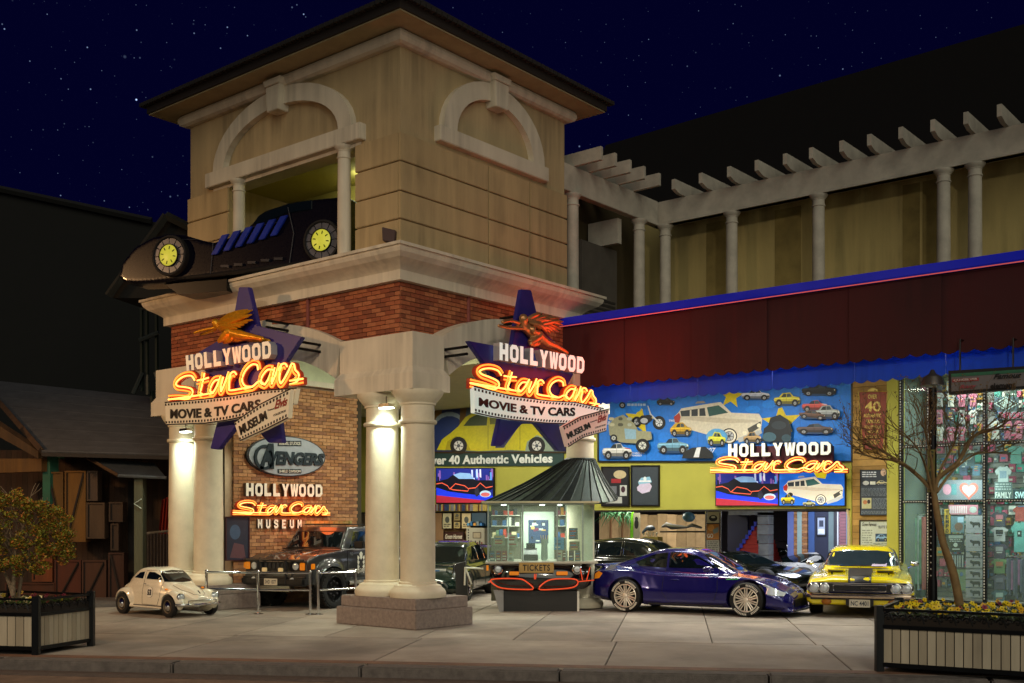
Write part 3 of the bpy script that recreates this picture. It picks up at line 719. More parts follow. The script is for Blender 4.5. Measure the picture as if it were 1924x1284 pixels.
bigcar(P, 1268, 762, 1.0)
P.car(1236, 748, 34, 14, '#2a2422'); P.car(1395, 732, 54, 20, '#c8d0e0', dark='#28408a'); P.car(1456, 738, 50, 25, '#d8cc3c', dark='#6a6020')
P.car(1508, 722, 66, 22, '#20242c'); P.car(1262, 794, 40, 26, '#d0a418'); P.car(1135, 832, 56, 30, '#d8d8d4', stripe='#c05030'); P.car(1238, 822, 60, 30, '#6fa4c0', ww=None)
P.ell(1350, 822, 20, 16, '#5aa8e0'); P.car(1333, 812, 34, 26, '#d8dc3c', dark='#a02020', flip=True); P.car(1400, 812, 34, 22, '#b09060'); P.car(1510, 752, 50, 22, '#d0504a', stripe='#fff'); P.car(1532, 762, 50, 26, '#a8b0b0')
P.car(1500, 796, 70, 20, '#5a4a48'); P.car(1505, 772, 50, 16, '#6a4a3a', rot=.1)
# ornate roadster
P.poly([(1148, 800), (1160, 786), (1176, 780), (1196, 796), (1204, 810), (1228, 812), (1230, 826), (1200, 834), (1170, 832), (1150, 818)], '#9a9a7c'); P.poly([(1178, 806), (1200, 808), (1200, 826), (1180, 826)], '#8fb4c8')
for a, b_, r in ((1212, 838, 13), (1158, 824, 7)): P.wheel(a, b_, r, r, rim='#cfd4cc')
for i in range(16): P.ell(1152+(i*17) % 50, 788+(i*11) % 22, 3, 3, ('#c8c4a0', '#5a5a4a', '#b0b8a8')[i % 3])
P.poly([(1436, 830), (1440, 806), (1448, 800), (1452, 786), (1470, 780), (1486, 790), (1492, 806), (1490, 832)], '#141c24'); P.ell(1468, 800, 14, 8, '#26323c'); P.ell(1450, 822, 13, 9, '#3c6070'); P.ell(1482, 824, 9, 7, '#2c4a58')
P.poly([(1286, 862), (1290, 850), (1306, 842), (1330, 840), (1344, 852), (1346, 862)], '#1c2024'); P.poly([(1308, 860), (1314, 842), (1322, 841), (1318, 860)], '#e0e4e8')
P.obj(t)
cap = lambda s_, x0, y0, x1, y1, m='#e8eef6', **k: ftext(s_, F, ((x0, y0), (x1, y0-.5), (x1, y1-.5), (x0, y1)), .036, cm(m), t, depth=.002, **k)
cap('007', 1326, 842, 1346, 853, shear=.3); cap('TERMINATOR', 1464, 817, 1506, 823); cap('TWISTER', 1258, 789, 1278, 793); cap('CHARLIE\'S\nANGELS', 1188, 850, 1212, 858); cap('FLINTSTONES', 1380, 822, 1402, 826)
# wall above and beyond the yellow car picture
t, P = board('beetle_poster', 'wall poster of a yellow beetle car above the authentic vehicles banner', 'poster', F, (762, 738, 1062, 849), face='#5a6a4a', frame='#3c2c14', fw=3)
P.rect(762, 738, 1062, 849, '#4c5c66'); P.poly([(812, 738), (870, 738), (858, 849), (812, 849)], '#22305e'); P.poly([(812, 738), (836, 738), (828, 800), (812, 816)], '#7a5a20'); P.ell(846, 800, 30, 26, '#8a9aa0'); P.ell(846, 812, 30, 30, '#26386a')
P.poly([(868, 738), (882, 738), (874, 800), (862, 840)], '#6a4c18')
P.poly([(822, 846), (832, 826), (848, 814), (862, 802), (876, 784), (896, 772), (930, 767), (968, 774), (990, 792), (1020, 804), (1044, 826), (1046, 846), (1000, 848), (960, 846), (900, 848), (870, 846)], '#cfc41c')
P.poly([(872, 801), (884, 786), (902, 777), (918, 775), (916, 800)], '#46522c'); P.poly([(921, 775), (938, 773), (938, 797), (922, 798)], '#7a7c30')
P.poly([(941, 788), (986, 788), (948, 842), (932, 842)], '#25295e')
for a in (918, 950, 978): P.rect(a, 800, a+.8, 845, '#5a5c14')
P.poly([(838, 846), (842, 830), (858, 820), (874, 824), (886, 846)], '#a89c18'); P.poly([(988, 848), (992, 830), (1010, 818), (1034, 826), (1042, 848)], '#8fa08a')
P.wheel(863, 838, 16, 17, rim='#d8d8d0', tyre='#202020'); P.wheel(1010, 838, 16, 17, rim='#d8d8d0', tyre='#202020')
P.obj(t)
t, P = board('vehicles_banner', 'dark green banner reading Over 40 Authentic Vehicles', 'banner', F, (762, 851, 1060, 876), face='#26403a', frame=None); P.rect(762, 851, 1060, 876, '#263f3a'); P.obj(t)
ftext('Over 40 Authentic Vehicles', F, ((798, 857), (1040, 853), (1040, 870), (798, 874)), .035, cm('#e4e8e0'), t, bold=.035, depth=.012, spacing=1.05)
# TV screens
def neoncar(P, x0, y0, x1, y1):
    w_, h_ = x1-x0, y1-y0; p = lambda *l: [(x0+a*w_, y0+b_*h_) for a, b_ in l]
    P.rect(x0, y0, x1, y1, '#1c2a8c'); P.poly(p((0, .62), (1, .95), (1, 1), (0, 1)), '#b02a3c'); P.poly(p((0, .5), (1, .8), (1, .96), (0, .78)), '#1f3cf0')
    rr = random.Random(5)
    for i in range(26): a = rr.random(); b_ = rr.uniform(0, .3); P.poly(p((a, b_), (a+.03, b_), (a+.035, b_+.25), (a+.005, b_+.22)), rr.choice(('#c8d8ff', '#8a60b0', '#10102c', '#5aa0f0', '#e8e8ff', '#301848')))
    P.poly(p((0, .38), (.2, .3), (.3, .18), (.55, .2), (.7, .34), (1, .34), (1, .6), (.75, .78), (.45, .72), (.2, .66), (0, .55)), '#0a0c1c')
    P.poly(p((.3, .18), (.42, .12), (.6, .14), (.66, .3), (.4, .3)), '#8ab8e8')
    def ln(l):
        for (a, b_), (c_, d) in zip(l, l[1:]): P.poly(p((a, b_-.012), (c_, d-.012), (c_, d+.014), (a, b_+.014)), '#ff6a4a')
    ln([(0, .45), (.1, .42), (.2, .5), (.24, .6)]); ln([(.24, .6), (.34, .44), (.5, .5), (.58, .6), (.56, .66), (.3, .62), (.24, .58)]); ln([(.58, .58), (.7, .56), (.78, .42), (.88, .56), (1, .52)])
    P.ell(x0+.72*w_, y0+.68*h_, .04*w_, .14*h_, '#2a2c3c'); P.ell(x0+.87*w_, y0+.74*h_, .1*w_, .1*h_, '#b8d8f0'); P.ell(x0+.87*w_, y0+.76*h_, .08*w_, .06*h_, '#d86a6a')
def screen(lab, x0, y0, x1, y1, kind):
    c = F.p((x0+x1)/2, y1); t = thing('video_screen', lab, 'screen', c)
    B().prism(spec_quad(F, x0-1.5, y0-1.5, x1+1.5, y1+1.5, .07), -F.n*.067).obj('casing', blackp, t)
    P = Pic(F, .072, emit=.55)
    if kind == 0: neoncar(P, x0, y0, x1, y1)
    else:
        P.rect(x0, y0, x1, y1, '#1668d8'); P.poly([(x0+64, y0), (x0+90, y0), (x0+86, y0+12), (x0+70, y0+10)], '#e0d020')
        bigcar(P, x0+7, y0+12, .68); P.car(x0+3, y0+40, 26, 20, '#d0b818'); P.car(x0+44, y0+52, 24, 12, '#a8a878')
    P.obj(t)
screen('left video screen beneath the banner showing a red-outlined dark car', 823, 881, 929, 945, 0)
screen('video screen below the small wall sign showing a dark car with red neon outline', 1348, 888, 1464, 950, 0)
screen('video screen below the small wall sign showing a white estate car on blue', 1467, 888, 1589, 950, 1)
# black framed posters
t, P = board('framed_poster', 'black framed poster with pictures half hidden by the booth roof', 'poster', F, (1133, 879, 1182, 950), face='#16181c', frame='#0c0c0c')
P.rect(1136, 884, 1180, 948, '#1e2026'); P.ell(1166, 892, 12, 8, '#c8b890'); P.rect(1166, 912, 1179, 932, '#c8ccc8'); P.ell(1172, 920, 4, 6, '#402030'); P.rect(1140, 934, 1170, 946, '#b8bcb8'); P.rect(1150, 900, 1168, 908, '#a02830'); P.rect(1142, 914, 1160, 928, '#70747c'); P.obj(t)
t, P = board('framed_poster', 'dark framed poster with one small pale car picture at its centre', 'poster', F, (1189, 877, 1238, 949), face='#363e46', frame='#0a0c0c', fw=2.5)
P.rect(1191, 879, 1236, 947, '#39424a'); P.poly([(1200, 906), (1206, 898), (1222, 896), (1226, 906), (1218, 910), (1202, 912)], '#8fc4e0'); P.poly([(1198, 916), (1204, 910), (1222, 908), (1226, 914), (1222, 924), (1208, 928), (1199, 922)], '#d8cce8'); P.rect(1202, 903, 1224, 906, '#f0f4f8'); P.ell(1213, 900, 3, 4, '#e8f4f8'); P.obj(t)
# striped book strip under the left screen
t = thing('book_row', 'row of narrow coloured book spines under the left video screen', 'books', F.p(860, 960))
r_ = random.Random(2)
for i in range(34):
    x0 = 815+i*3.0; B().prism(spec_quad(F, x0, 948, x0+2.6, 961-r_.random(), .10), -F.n*.09).obj('book', cm(r_.choice(('#b09a50', '#6a4a30', '#8a8a8a', '#c8b060', '#3a4a6a', '#7a3a3a'))), t)
# red plaque and boards on the pier
FP = Face('y', WY-.03)
t = thing('pier_plaque', 'tapered red sign plaque with gold lettering on the timber pier', 'sign', FP.p(1642, 845))
o4 = [(1616, 738), (1669, 737), (1661, 844), (1624, 845)]
B().prism([FP.p(x, y, .06) for x, y in o4], (0, .055, 0)).obj('panel', cm('#8c3a22'), t)
edge = [(1615, 737), (1670, 736), (1662, 846), (1623, 847)]
B().tube([FP.p(x, y, .06) for x, y in edge], .022, 6, closed=True).obj('rim', mat('plaque_gold', '#c9ad55', .4, .3), t)
B().prism([FP.p(1632+10*math.cos(a_)+10-.0, 737-7*math.sin(a_), .06) for a_ in [math.pi*i/8 for i in range(9)]], (0, .05, 0)).obj('crest', mat('plaque_gold', '#c9ad55', .4, .3), t)
gm = mat('plaque_gold', '#c9ad55', .4, .3)
for s_, x0, y0, x1, y1 in (('OVER', 1633, 742, 1650, 750), ('40', 1627, 755, 1657, 774), ('AUTHENTIC', 1625, 778, 1658, 785), ('FAMOUS', 1629, 789, 1655, 796), ('HOLLYWOOD', 1627, 800, 1658, 806), ('MOVIE', 1631, 809, 1653, 815), ('CARS AND', 1628, 818, 1656, 824), ('TV SHOW', 1629, 827, 1655, 836)):
    ftext(s_, FP, ((x0, y0), (x1, y0), (x1, y1), (x0, y1)), .062, gm, t, depth=.008, bold=.02)
t, P = board('notice_board', 'blue-grey notice board with small print on the timber pier above the white poster', 'notice', FP, (1618, 884, 1670, 968), face='#27323e', frame='#14191e', fw=1)
P.rect(1618, 884, 1670, 968, '#28323d'); P.rect(1618, 914, 1670, 968, '#3c4654'); P.lines(1621, 886, 1650, 898, 3, '#c8d0d8'); P.ell(1628, 908, 6, 4, '#c8ccd0'); P.rect(1636, 905, 1646, 911, '#d8dcd0'); P.car(1648, 903, 20, 9, '#c0b890')
P.ell(1661, 888, 5, 7, '#c8a890'); P.lines(1620, 917, 1668, 933, 7, '#7c8896'); P.rect(1621, 936, 1639, 956, '#b8b890'); P.ell(1627, 944, 4, 4, '#b87850'); P.ell(1634, 943, 3, 4, '#3a3030'); P.lines(1641, 936, 1668, 957, 9, '#7c8896'); P.lines(1620, 960, 1668, 967, 3, '#7c8896'); P.obj(t)
t, P = board('car_sheet', 'white framed sheet with a small blue car picture behind the yellow car', 'notice', FP, (1618, 980, 1671, 1040), face='#c3cac2', frame='#1c1a16', fw=2.5)
P.rect(1618, 980, 1671, 1040, '#bfc8c0'); P.lines(1621, 995, 1640, 1036, 9, '#8c948c'); P.rect(1646, 1003, 1670, 1018, '#2a4a70'); P.car(1647, 1004, 22, 13, '#7ca4cc'); P.lines(1642, 1020, 1668, 1034, 4, '#8c948c'); P.obj(t)
ftext('Gone Famous', FP, ((1621, 982), (1648, 982), (1648, 989), (1621, 989)), .035, cm('#101010'), t, depth=.002, shear=.3); ftext('ELITE 2', FP, ((1652, 988), (1668, 988), (1668, 993), (1652, 993)), .035, cm('#202020'), t, depth=.002)

# ------------------------------------------------------------------ inside the museum bay
FI = Face('y', 14.2); FJ = Face('y', 12.4)
lamp('AREA', 'museum_lamp', (-11.4, 12.4, 2.5), 80, (1, .92, .75), 1.2); lamp('AREA', 'museum_lamp', (-7.2, 12.6, 2.5), 60, (1, .92, .75), 1.2); lamp('AREA', 'museum_lamp', (-3.4, 12.6, 2.5), 85, (1, .9, .72), 1.2); lamp('AREA', 'museum_lamp', (1.4, 12.8, 2.5), 95, (.8, .86, 1), 1.2)
def slabpx(F, x0, y0, x1, y1, th, m, name, parent, off=0): return B().prism(spec_quad(F, x0, y0, x1, y1, off), -F.n*th).obj(name, m, parent)
t = thing('wooden_backdrop', 'tan plank backdrop behind the palm plant in the museum bay', 'partition', FI.p(1220, 1050))
for i in range(11): slabpx(FI, 1126+i*18.2, 966+(i % 3), 1126+i*18.2+17.6, 1062, .06, mat('set_board_%d' % (i % 3), ('#a08a6a', '#b39a78', '#8f7a5c')[i % 3], .8, var=.25), 'plank', t)
t = thing('palm_plant', 'green palm drooping at the left end of the museum bay', 'plant', FJ.p(1150, 1060))
fr = B(); r_ = random.Random(4)
for i in range(46):
    a = r_.choice((1140, 1150, 1166, 1176)); p0 = FJ.p(a+r_.uniform(-8, 8), 961, r_.uniform(-.2, .2)); p1 = FJ.p(a+r_.uniform(-22, 24), 961+r_.uniform(8, 34), r_.uniform(-.2, .3))
    m_ = (p0+p1)/2+Vector((0, 0, .05)); fr.mi = r_.randrange(2); fr.tube([p0, m_, p1], [.015, .02, .002], 4)
fr.obj('fronds', [mat('palm_a', '#2f6a48', .5), mat('palm_b', '#4c8a60', .5)], t, kind='stuff')
for a in (1146, 1168): B().tube([FJ.p(a, 1062), FJ.p(a+2, 965)], .035).obj('trunk', mat('palm_trunk', '#7a5a40', .8), t)
t = thing('green_pole', 'bright green tube standing beside a thin pictured banner', 'pole', FJ.p(1188, 1060)); B().tube([FJ.p(1188, 1062), FJ.p(1188, 978), FJ.p(1189, 962)], [.06, .06, .03], 10).obj('tube', cm('#6fc41c'), t)
t, P = board('thin_banner', 'narrow pale banner with black drawing next to the green tube', 'banner', FJ, (1191, 964, 1203, 1040), face='#a8a898', frame=None); P.ell(1197, 985, 4, 9, '#20242a'); P.ell(1197, 975, 3, 4, '#30343a'); P.obj(t)
t = thing('trophy_figure', 'blue-grey horned trophy on a shelf in the museum bay', 'ornament', FJ.p(1222, 1003))
b = B(); c = FJ.p(1222, 993); b.ball(c, .14, 12, (1, .8, .6))
b.tube([c+Vector((-.1, 0, 0)), c+Vector((-.2, -.05, -.1)), c+Vector((-.22, -.05, -.14))], [.05, .04, .02], 6); b.obj('head', mat('trophy', '#4c5a6c', .4), t, smooth=True)
for i in range(5): B().tube([FJ.p(1210+i*6, 1001), FJ.p(1209+i*6, 1009)], [.03, .005], 6).obj('tooth', white, t)
slabpx(FJ, 1206, 1009, 1236, 1020, .25, mat('shelf_gold', '#9a8a40', .6), 'shelf', t)
t = thing('long_prop', 'long silver and bronze space prop lying across the bay shelf', 'prop', FJ.p(1285, 1000))
b = B(); b.tube([FJ.p(x, y) for x, y in ((1244, 990), (1252, 986), (1262, 990), (1290, 991), (1300, 987), (1318, 992))], [.03, .07, .08, .03, .05, .03], 8); b.obj('body', mat('prop_silver', '#8a8c90', .3, .8), t, smooth=True)
B().ball(FJ.p(1294, 972), .17, 12, (1, 1, .8)).obj('globe', mat('globe_blue', '#5c8aa4', .3), t, smooth=True)
slabpx(FJ, 1240, 998, 1322, 1001, .3, mat('shelf_dark', '#2c241c', .7), 'shelf', t)
for x0, w_, lab, c_ in ((1330, 22, 'black and white picture at the top of the poster stand', '#d0d0c8'), ): pass
t = thing('poster_stand', 'grey metal stand holding three stacked prints in the museum bay', 'display stand', FJ.p(1341, 1060))
for a in (1327, 1354): B().tube([FJ.p(a, 1062), FJ.p(a, 961)], .03).obj('post', steel, t)
P = Pic(FJ, .03); P.rect(1329, 962, 1352, 983, '#c8c4b4'); P.ell(1341, 974, 8, 6, '#1c1c1c'); P.ell(1341, 972, 4, 2, '#d8d8d0'); P.rect(1329, 985, 1352, 1014, '#b87838'); P.ell(1337, 992, 6, 6, '#e0a050'); P.poly([(1340, 996), (1351, 990), (1351, 1000), (1342, 1004)], '#7c8888'); P.rect(1329, 1015, 1352, 1052, '#a8a498'); P.lines(1331, 1017, 1350, 1048, 9, '#6c685c'); P.obj(t)
ftext('GO', FJ, ((1331, 1003), (1342, 1003), (1342, 1011), (1331, 1011)), .06, white, t, depth=.004)
# red stairs with blue nosings
t = thing('red_staircase', 'red carpeted staircase with blue edging rising to the right in the bay', 'stairs', FI.p(1410, 1062))
b = B(); n_ = 9
for i in range(n_):
    x0 = 1383+i*4.8; y0 = 1048-i*8.2
    slabpx(FI, x0, y0, 1428, y0+8.0, .5+.1*(n_-i), mat('stair_red', '#8c1c14', .7), 'step', t, off=.02*(n_-i))
    slabpx(FI, x0-3.2, y0-2, x0+2, y0+6, .6, mat('stair_blue', '#2030a0', .6), 'nosing', t, off=.02*(n_-i)+.03)
t = thing('dark_partition', 'dark blue partition left of the red stairs', 'partition', FI.p(1380, 1060)); slabpx(FI, 1357, 966, 1395, 1060, .06, mat('night_blue', '#14183a', .6), 'panel', t, off=-.3)
t = thing('stone_arch', 'rough grey stone arch post beside the red stairs', 'arch', FI.p(1437, 1060))
r_ = random.Random(8); y = 1060
while y > 968:
    h_ = r_.uniform(15, 24); slabpx(FI, 1427-r_.random()*2, max(y-h_, 962)+1, 1447, y, .3, mat('arch_stone_%d' % r_.randrange(3), ('#7c7e80', '#6a6c70', '#8a8c8c')[r_.randrange(3)], .9, var=.3), 'stone', t, off=.1); y -= h_
slabpx(FI, 1372, 960, 1447, 968, .3, mat('arch_stone_0', '#7c7e80', .9), 'lintel', t, off=.1)
t = thing('painted_street_set', 'set wall of blue panels, brick strips and a dark door at the bay right end', 'partition', FI.p(1540, 1050))
for x0, x1, c_ in ((1480, 1492, '#6c7cc0'), (1498, 1507, '#9ab4b4'), (1519, 1531, '#3c5a94'), (1531, 1557, '#2a3048'), (1557, 1567, '#6c8084'), (1567, 1573, '#3a3a44'), (1573, 1576, '#d8dce8'), (1590, 1594, '#8c90a8')):
    slabpx(FI, x0, 962, x1-.4, 1062, .1, mat('set_'+c_[1:], c_, .6, var=.12), 'panel', t, off=.01)
for x0, x1 in ((1492, 1498), (1507, 1517), (1577, 1590)):
    for j in range(17): slabpx(FI, x0, 962+j*5.8, x1-.4, 962+j*5.8+5.2, .08, brickw[j % 4] if x0 < 1570 else mat('set_pinkbrick', '#9a6a74', .8), 'brick', t, off=.012)
P = Pic(FI, .03); P.rect(1535, 971, 1553, 1008, '#12141c'); P.rect(1537, 973, 1551, 1005, '#a8b4cc'); P.rect(1540, 978, 1548, 990, '#3c4458'); P.rect(1538, 994, 1550, 1003, '#e0e8f0'); P.obj(t)
B().tube([F11.p(1592, 958), F11.p(1595, 975), F11.p(1597, 1062)], .03).obj('curtain_cord', cm('#c8b890'), t)
# left part of the bay
t = thing('tan_display_wall', 'tan display wall hung with frames left of the ticket booth', 'partition', FI.p(850, 1060)); slabpx(FI, 770, 961, 880, 1062, .08, mat('tan_wall', '#a07c58', .8), 'panel', t, off=-.1)
for k_, (x0, y0, x1, y1, c_, lab) in enumerate(((833, 965, 850, 993, '#b8b08c', 'tall cream framed sheet, leftmost on the tan display wall'), (854, 964, 866, 978, '#8c7c50', 'small framed photo, upper of two, on the tan display wall'), (854, 981, 866, 993, '#a89460', 'small framed photo, lower of two, on the tan display wall'), (869, 965, 886, 993, '#c4b084', 'cream framed sheet, rightmost on the tan display wall'))):
    q, P = board('picture_frame', lab, 'picture', FI, (x0, y0, x1, y1), face=c_, frame='#2c2014', fw=1.2); P.ell((x0+x1)/2, (y0+y1)/2-2, (x1-x0)*.25, (y1-y0)*.22, '#4c5048'); P.lines(x0+2, y1-9, x1-2, y1-2, 2, '#4a4434'); P.obj(q)
q, P = board('brown_name_board', 'dark brown board with cream script lettering behind the black car', 'sign', FI, (836, 1000, 872, 1020), face='#3c2014', frame='#1c0e08', fw=1.2); P.rect(836, 1000, 872, 1020, '#40241a'); P.obj(q)
ftext('Green Hornet', FI, ((838, 1004), (870, 1004), (870, 1013), (838, 1013)), .04, cm('#d8d0b8'), q, depth=.003, shear=.3)
t = thing('control_console', 'pale grey control console with dials and a small screen', 'console', FI.p(896, 1062))
slabpx(FI, 880, 992, 914, 1064, .4, mat('console_grey', '#a8a490', .6), 'cabinet', t, off=.1); P = Pic(FI, .105); P.rect(892, 1000, 908, 1012, '#5a4c3c'); P.rect(893.5, 1001.5, 906.5, 1010.5, '#a89c80')
for i in range(6): P.ell(884, 996+i*5, 1.4, 1.4, '#2a2a28')
for i in range(6): P.rect(888+i*4, 1016+(i % 2)*3, 890.5+i*4, 1026, ('#3a3a36', '#802a20')[i % 2])
P.obj(t)
t = thing('blue_display_case', 'blue lit shelf case above the grey console', 'display case', FI.p(898, 990)); slabpx(FI, 882, 962, 914, 989, .3, mat('case_blue', '#2c4c60', .5), 'case', t, off=.02)
for i in range(5): B().box(*[v for v in (lambda c: (c.x-.05, c.x+.05, c.y-.1, c.y, c.z, c.z+.09+.05*(i % 2)))(FI.p(885+i*6, 988, .05))]).obj('model', cm(('#4c8ab0', '#2a6ca0', '#c89040', '#7a8a90', '#3a7ab8')[i]), t)
# ================================================================== neon signs
LET = {'H': [[(0, 0), (.32, 0), (.32, .36), (.6, .36), (.6, 0), (.92, 0), (.92, 1), (.6, 1), (.6, .64), (.32, .64), (.32, 1), (0, 1)]],
       'L': [[(0, 0), (.85, 0), (.85, .27), (.34, .27), (.34, 1), (0, 1)]],
       'Y': [[(.3, 0), (.62, 0), (.62, .42), (.94, 1), (.62, 1), (.46, .66), (.3, 1), (-.02, 1), (.3, .42)]],
       'W': [[(.16, 0), (.4, 0), (.5, .45), (.6, 0), (.84, 0), (1.02, 1), (.76, 1), (.69, .42), (.6, 1), (.4, 1), (.31, .42), (.24, 1), (-.02, 1)]],
       'M': [[(0, 0), (.26, 0), (.26, .6), (.46, .2), (.66, .6), (.66, 0), (.92, 0), (.92, 1), (.64, 1), (.46, .55), (.28, 1), (0, 1)]],
       'U': [[(.22, 0), (.7, 0), (.92, .2), (.92, 1), (.62, 1), (.62, .26), (.3, .26), (.3, 1), (0, 1), (0, .2)]],
       'E': [[(0, 0), (.85, 0), (.85, .22), (.3, .22), (.3, .4), (.75, .4), (.75, .6), (.3, .6), (.3, .78), (.85, .78), (.85, 1), (0, 1)]],
       'S': [[(0, .18), (.18, 0), (.7, 0), (.9, .2), (.9, .48), (.72, .6), (.3, .68), (.3, .78), (.62, .78), (.62, .68), (.9, .68), (.9, .84), (.74, 1), (.18, 1), (0, .84), (0, .58), (.18, .46), (.6, .38), (.6, .24), (.3, .24), (.3, .34), (0, .34)]],
       'O': [[(.22, 0), (.7, 0), (.92, .2), (.92, .8), (.7, 1), (.22, 1), (0, .8), (0, .2)], [(.34, .24), (.58, .24), (.64, .32), (.64, .68), (.58, .76), (.34, .76), (.28, .68), (.28, .32)]],
       'D': [[(0, 0), (.0, 0), (.66, 0), (.92, .22), (.92, .78), (.66, 1), (.0, 1), (0, .999)], [(.28, .24), (.4, .24), (.56, .24), (.64, .34), (.64, .66), (.56, .76), (.4, .76), (.28, .76)]]}
def block_word(word, c4, nrm, depth, m_front, parent, gap=.1, sidem=None):
    """block letters, each a part of its own"""
    N = len(word)
    for i, ch in enumerate(word):
        f = lambda u, v: quadmap(c4, (i+u*(1-gap)+gap*.4)/N, v)
        L_ = LET[ch]; b = B(); b.mi = 1
        if len(L_) == 1: b.prism([f(*q) for q in L_[0]], nrm*depth)
        else:
            o = [f(*q) for q in L_[0]]+[f(*L_[0][0])]; i_ = [f(*q) for q in L_[1]]+[f(*L_[1][0])]; b.ring(o, i_, nrm*depth)
        me = b.mesh('letter', [m_front, sidem or m_front])
        for p in me.polygons: p.material_index = 0 if abs(p.normal.dot(nrm)) > .8 else 1
        link('letter', me, parent)
def _uv(x, y): return ((x-105)/16.15, (250+.1495*(x-110)-y)/233*24)
STROKES = [[(470, 135), (425, 78), (330, 52), (240, 65), (200, 105), (235, 152), (330, 188), (405, 222), (420, 252), (370, 278), (250, 245), (118, 215)],
           [(115, 250), (500, 312), (640, 332), (690, 338), (745, 290), (800, 205)], [(572, 105), (545, 200), (520, 280), (560, 318)], [(492, 172), (560, 182), (636, 186)],
           [(765, 208), (705, 205), (655, 250), (645, 305), (690, 338)], [(805, 205), (772, 300), (792, 352), (850, 280), (893, 198)], [(888, 262), (915, 226), (945, 222), (962, 246)],
           [(893, 198), (880, 262), (876, 320), (890, 368), (1050, 394), (1160, 408), (1240, 385), (1300, 425), (1358, 380), (1400, 295)],
           [(1238, 270), (1222, 215), (1150, 190), (1068, 225), (1028, 300), (1068, 375), (1160, 408)],
           [(1390, 300), (1325, 285), (1258, 330), (1248, 395), (1300, 428)], [(1400, 295), (1368, 390), (1382, 440), (1440, 360), (1470, 288)], [(1464, 350), (1490, 318), (1520, 318), (1536, 342)],
           [(1470, 288), (1458, 350), (1450, 420), (1485, 465), (1560, 400), (1605, 340), (1622, 390), (1658, 432), (1640, 468), (1575, 468)], [(1575, 468), (1640, 480), (1716, 490)]]
def neon_words(c4, nrm, parent, k=1.0):
    """c4: corners of the box u 0..100, v -2..26"""
    Wd = (c4[1]-c4[0]).length; un = Wd/100*k
    red = mat('channel_red', '#a02010', .5, var=.1, emit=.08, ecol=(1, .15, .03)); ch = B(); a = B(); c_ = B()
    for s_ in STROKES:
        pts = [quadmap(c4, _uv(*q)[0]/100, (_uv(*q)[1]+2)/28) for q in s_]
        P = smoothpath(pts, 5)
        side = []
        for i, p in enumerate(P):
            t = (P[min(i+1, len(P)-1)]-P[max(i-1, 0)]).normalized(); side.append(t.cross(nrm))
        # red channel: flat ribbon with walls
        for i in range(len(P)-1):
            hw = 1.55*un
            q = [P[i]-side[i]*hw, P[i]+side[i]*hw, P[i+1]+side[i+1]*hw, P[i+1]-side[i+1]*hw]
            ch.prism(q, nrm*.07)
        a.tube([p+s2*(.82*un)+nrm*(.07+.5*un) for p, s2 in zip(P, side)], .40*un, 6)
        c_.tube([p-s2*(.82*un)+nrm*(.07+.5*un) for p, s2 in zip(P, side)], .40*un, 6)
    ch.obj('channel', red, parent); a.obj('neon_tube', neon, parent, smooth=True); c_.obj('neon_tube', neon2, parent, smooth=True)
def figure(F, off, m, parent, pts_body, drape, wing_root, tips):
    """gilded winged figure flying forward, fused into one body"""
    b = B()
    for path, rr in pts_body+drape:
        P = smoothpath([F.p(x, y, off+d) for x, y, d in path], 4); n = len(P); R = [rr[min(int(i/(n-1)*(len(rr)-1)), len(rr)-2)]*(1-((i/(n-1)*(len(rr)-1)) % 1 if i < n-1 else 1))+rr[min(int(i/(n-1)*(len(rr)-1))+1, len(rr)-1)]*((i/(n-1)*(len(rr)-1)) % 1 if i < n-1 else 1) for i in range(n)]
        b.tube(P, R, 10); b.ball(P[0], R[0]*.95, 8); b.ball(P[-1], R[-1]*.95, 8)
    me = b.mesh('winged_figure', m); o = bpy.data.objects.new('tmp', me); COL.objects.link(o)
    md = o.modifiers.new('r', 'REMESH'); md.mode = 'VOXEL'; md.voxel_size = .013
    md2 = o.modifiers.new('s', 'SMOOTH'); md2.iterations = 3; md2.factor = .5
    dg = bpy.context.evaluated_depsgraph_get(); me2 = bpy.data.meshes.new_from_object(o.evaluated_get(dg)); bpy.data.objects.remove(o)
    for p in me2.polygons: p.use_smooth = True
    me2.materials.clear(); me2.materials.append(m)
    fig = link('winged_figure', me2, parent)
    for k_, (root, tip, w_) in enumerate([(wing_root[i % len(wing_root)], t, .042) for i, t in enumerate(tips)]):
        r0 = F.p(*root, off+.05+.012*(k_ % 4)); t0 = F.p(*tip, off+.02+.02*(k_ % 5)); mid = (r0+t0)/2+F.n*.05+Vector((0, 0, .03)); bb = B()
        bb.tube(smoothpath([r0, mid, t0], 5), [.02, .03, .04, w_, w_, w_, w_*.95, w_*.9, w_*.75, w_*.5, .012][:11], 8); me3 = bb.mesh('feather', m, smooth=True)
        link('feather', me3, fig)
    return fig
purple = mat('star_purple', '#2c2478', .4, var=.15, scale=5)
boardw = mat('film_board', '#d4cdb8', .5, var=.06, scale=5)
inkb = cm('#0e0c0c'); letterw = mat('letter_white', '#f0ecdc', .45, var=.05); letterr = mat('letter_white_lit', '#f0ecdc', .45, var=.05, emit=.42, ecol=(.78, 1, .95)); letterl = mat('letter_warm_lit', '#f0ecdc', .45, var=.05, emit=.22, ecol=(1, .75, .45)); boardr = mat('film_board_lit', '#dcd8c8', .5, var=.06, emit=.36, ecol=(.72, .95, .88)); boardl = mat('film_board_warm', '#d4cdb8', .5, var=.06, emit=.10, ecol=(1, .7, .38)); letters_side = mat('letter_side', '#9a9aa0', .5)
